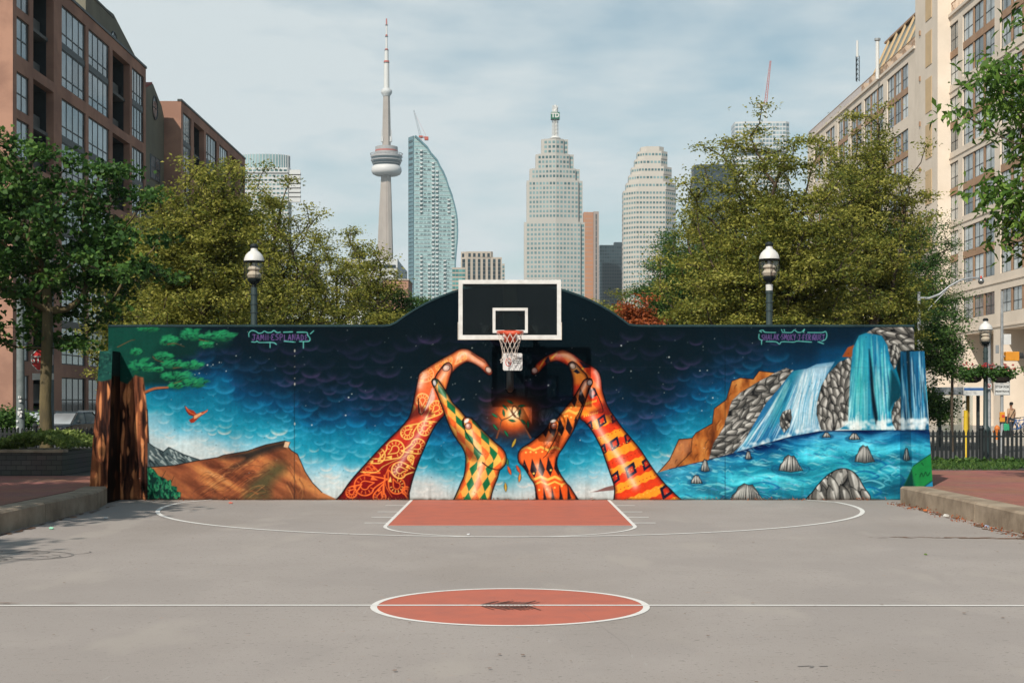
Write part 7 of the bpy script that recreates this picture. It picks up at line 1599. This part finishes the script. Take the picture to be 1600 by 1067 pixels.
for s_, v_ in ((-1, V[18]), (1, V[22])): b = MB(); b.prism([(v_[0]-.045, v_[1]-.13), (v_[0]+.045, v_[1]-.13), (v_[0]+.05, v_[1]+.1), (v_[0]-.05, v_[1]+.1)], v_[2]-.05, v_[2]+.05); b.build('shoe', M['shoe'], pr, bevel=.02)
gb_ = empty('carrier_bag', 'bright green carrier bag hanging from the hand of the person walking', 'bag', (pr.location.x-.235, 76.0, .02)); b = MB(); b.add([(-.13, -.05, .35), (.13, -.05, .35), (.15, .06, .35), (-.15, .06, .35), (-.16, -.07, .70), (.16, -.07, .70), (.15, .07, .72), (-.15, .07, .72)], [(0, 1, 2, 3), (4, 7, 6, 5), (0, 4, 5, 1), (1, 5, 6, 2), (2, 6, 7, 3), (3, 7, 4, 0)]); b.build('sack', M['bag_green'], gb_, bevel=.03); MB().tube([(-.07, 0, .7), (-.03, 0, .8), (.03, 0, .8), (.07, 0, .7)], .008, 5).build('handles', M['bag_green'], gb_)

patch('leaf_litter', 'small dry leaves and litter gathered at the foot of the right kerb', 'leaf litter', (6.75, 7.0), (15, 26.8), .004, 90, .035, .022, 'leaf_rust', 71, .004)
patch('leaf_litter', 'scattered dry leaf bits along the foot of the mural wall', 'leaf litter', (-6.9, 7.1), (27.82, 27.95), .004, 60, .03, .02, 'leaf_rust', 72, .004)
# ---------------------------------------------------------------- parked cars on the left street
M['car_paint'] = mat('car_paint_dark', (.015, .022, .026), .22, spec=.7); M['car_silver'] = mat('car_paint_grey', (.07, .08, .085), .3, metal=.3, spec=.6); M['tyre'] = mat('tyre', (.02, .02, .02), .9); M['headlamp'] = mat('headlamp', (.4, .42, .42), .1, spec=.8)
def car(label, x, y, rz, paint):
    r = empty('parked_car', label, 'car', (x, y, -.1), rz, group='cars parked along the left street')
    # sections along the length (y from nose -2.2 to tail 2.2): half width, sill, belt height
    secs = [(-2.2, .62, .42, .58), (-2.05, .80, .25, .74), (-1.5, .86, .20, .84), (-.85, .88, .18, .93), (.6, .89, .18, .96), (1.5, .87, .20, .98), (2.05, .82, .26, .92), (2.2, .70, .40, .78)]
    b = MB(); rows = []
    for (yy, hw, z0_, z1_) in secs: rows.append([(-hw*.9, yy, z0_), (-hw, yy, (z0_+z1_)/2), (-hw*.94, yy, z1_-.04), (-hw*.8, yy, z1_), (hw*.8, yy, z1_), (hw*.94, yy, z1_-.04), (hw, yy, (z0_+z1_)/2), (hw*.9, yy, z0_)])
    vs = [p_ for row in rows for p_ in row]; fs = [(i*8+k, i*8+(k+1) % 8, (i+1)*8+(k+1) % 8, (i+1)*8+k) for i in range(7) for k in range(8)]+[tuple(range(8)), tuple(reversed(range(56, 64)))]
    b.add(vs, fs); b.build('body', paint, r, smooth=True, angle=50)
    cab0 = [(-.72, -.95, .92), (.72, -.95, .92), (.74, 1.75, .96), (-.74, 1.75, .96)]; cab1 = [(-.56, -.15, 1.42), (.56, -.15, 1.42), (.58, 1.15, 1.44), (-.58, 1.15, 1.44)]
    MB().add(cab0+cab1, [(0, 1, 5, 4), (1, 2, 6, 5), (2, 3, 7, 6), (3, 0, 4, 7)]).build('windows', M['glassL'], r)
    b = MB(); b.add([(x_*1.02, y_+(.03 if y_ > 0 else -.03), z_) for x_, y_, z_ in cab1]+[(x_*.9, y_*.9, 1.49) for x_, y_, z_ in cab1], [(0, 1, 5, 4), (1, 2, 6, 5), (2, 3, 7, 6), (3, 0, 4, 7), (4, 5, 6, 7), (3, 2, 1, 0)])
    for i in range(4): b.bar(cab0[i], cab1[i], .06)
    b.bar((-.735, .35, .95), (-.575, .45, 1.43), .05); b.bar((.735, .35, .95), (.575, .45, 1.43), .05); b.build('roof', paint, r, smooth=True, angle=50)
    for sx in (-1, 1):
        for yy in (-1.4, 1.35): w = MB(); w.lathe([(.2, -.11), (.33, -.1), (.33, .1), (.2, .11)], n=20); o_ = w.build('wheel', M['tyre'], r, smooth=True); o_.rotation_euler = (0, R(90), 0); o_.location = (sx*.78, yy, .33)
        MB().box(sx*.55-.14, sx*.55+.14, -2.2, -2.1, .56, .70).build('headlight', M['headlamp'], r, bevel=.03); b = MB(); b.box(sx*.93-.08, sx*.93+.08, -.72, -.6, .95, 1.08); b.build('mirror', paint, r, bevel=.03)
    return r
ky = 70/F; car('dark car parked nearest behind the left fence, windscreen facing the court', (106-797)*ky, 70, R(-14), M['car_paint']); car('grey car parked behind the dark one, touching the wall edge', (139-797)*77/F, 77, R(-10), M['car_silver']); car('dark car parked farther up the left street', (60-797)*72/F, 72, R(-12), M['car_paint'])
# garden walls and steel balconies at the foot of the left block
r = empty('garden_wall', 'low grey garden wall along the left brick block', 'wall', (-25.2, 90, -.1)); MB().box(-.1, .15, -26, 40, 0, 1.2).build('wall', M['slab'], r)
# ---------------------------------------------------------------- the air between the court and downtown
hm = bpy.data.materials.new('haze'); hm.use_nodes = True; t = hm.node_tree; t.nodes.clear()
o = nd(t, 'ShaderNodeOutputMaterial'); v = nd(t, 'ShaderNodeVolumePrincipled'); v.inputs['Density'].default_value = .00009; v.inputs['Color'].default_value = (.78, .90, .97, 1); v.inputs['Anisotropy'].default_value = .0
t.links.new(v.outputs[0], o.inputs['Volume'])
hz = MB().box(-1500, 1500, -70, 2500, -1.2, 620).build('haze', hm); tag(hz, 'thin pale haze between the court and the downtown towers', 'haze', kind='stuff')
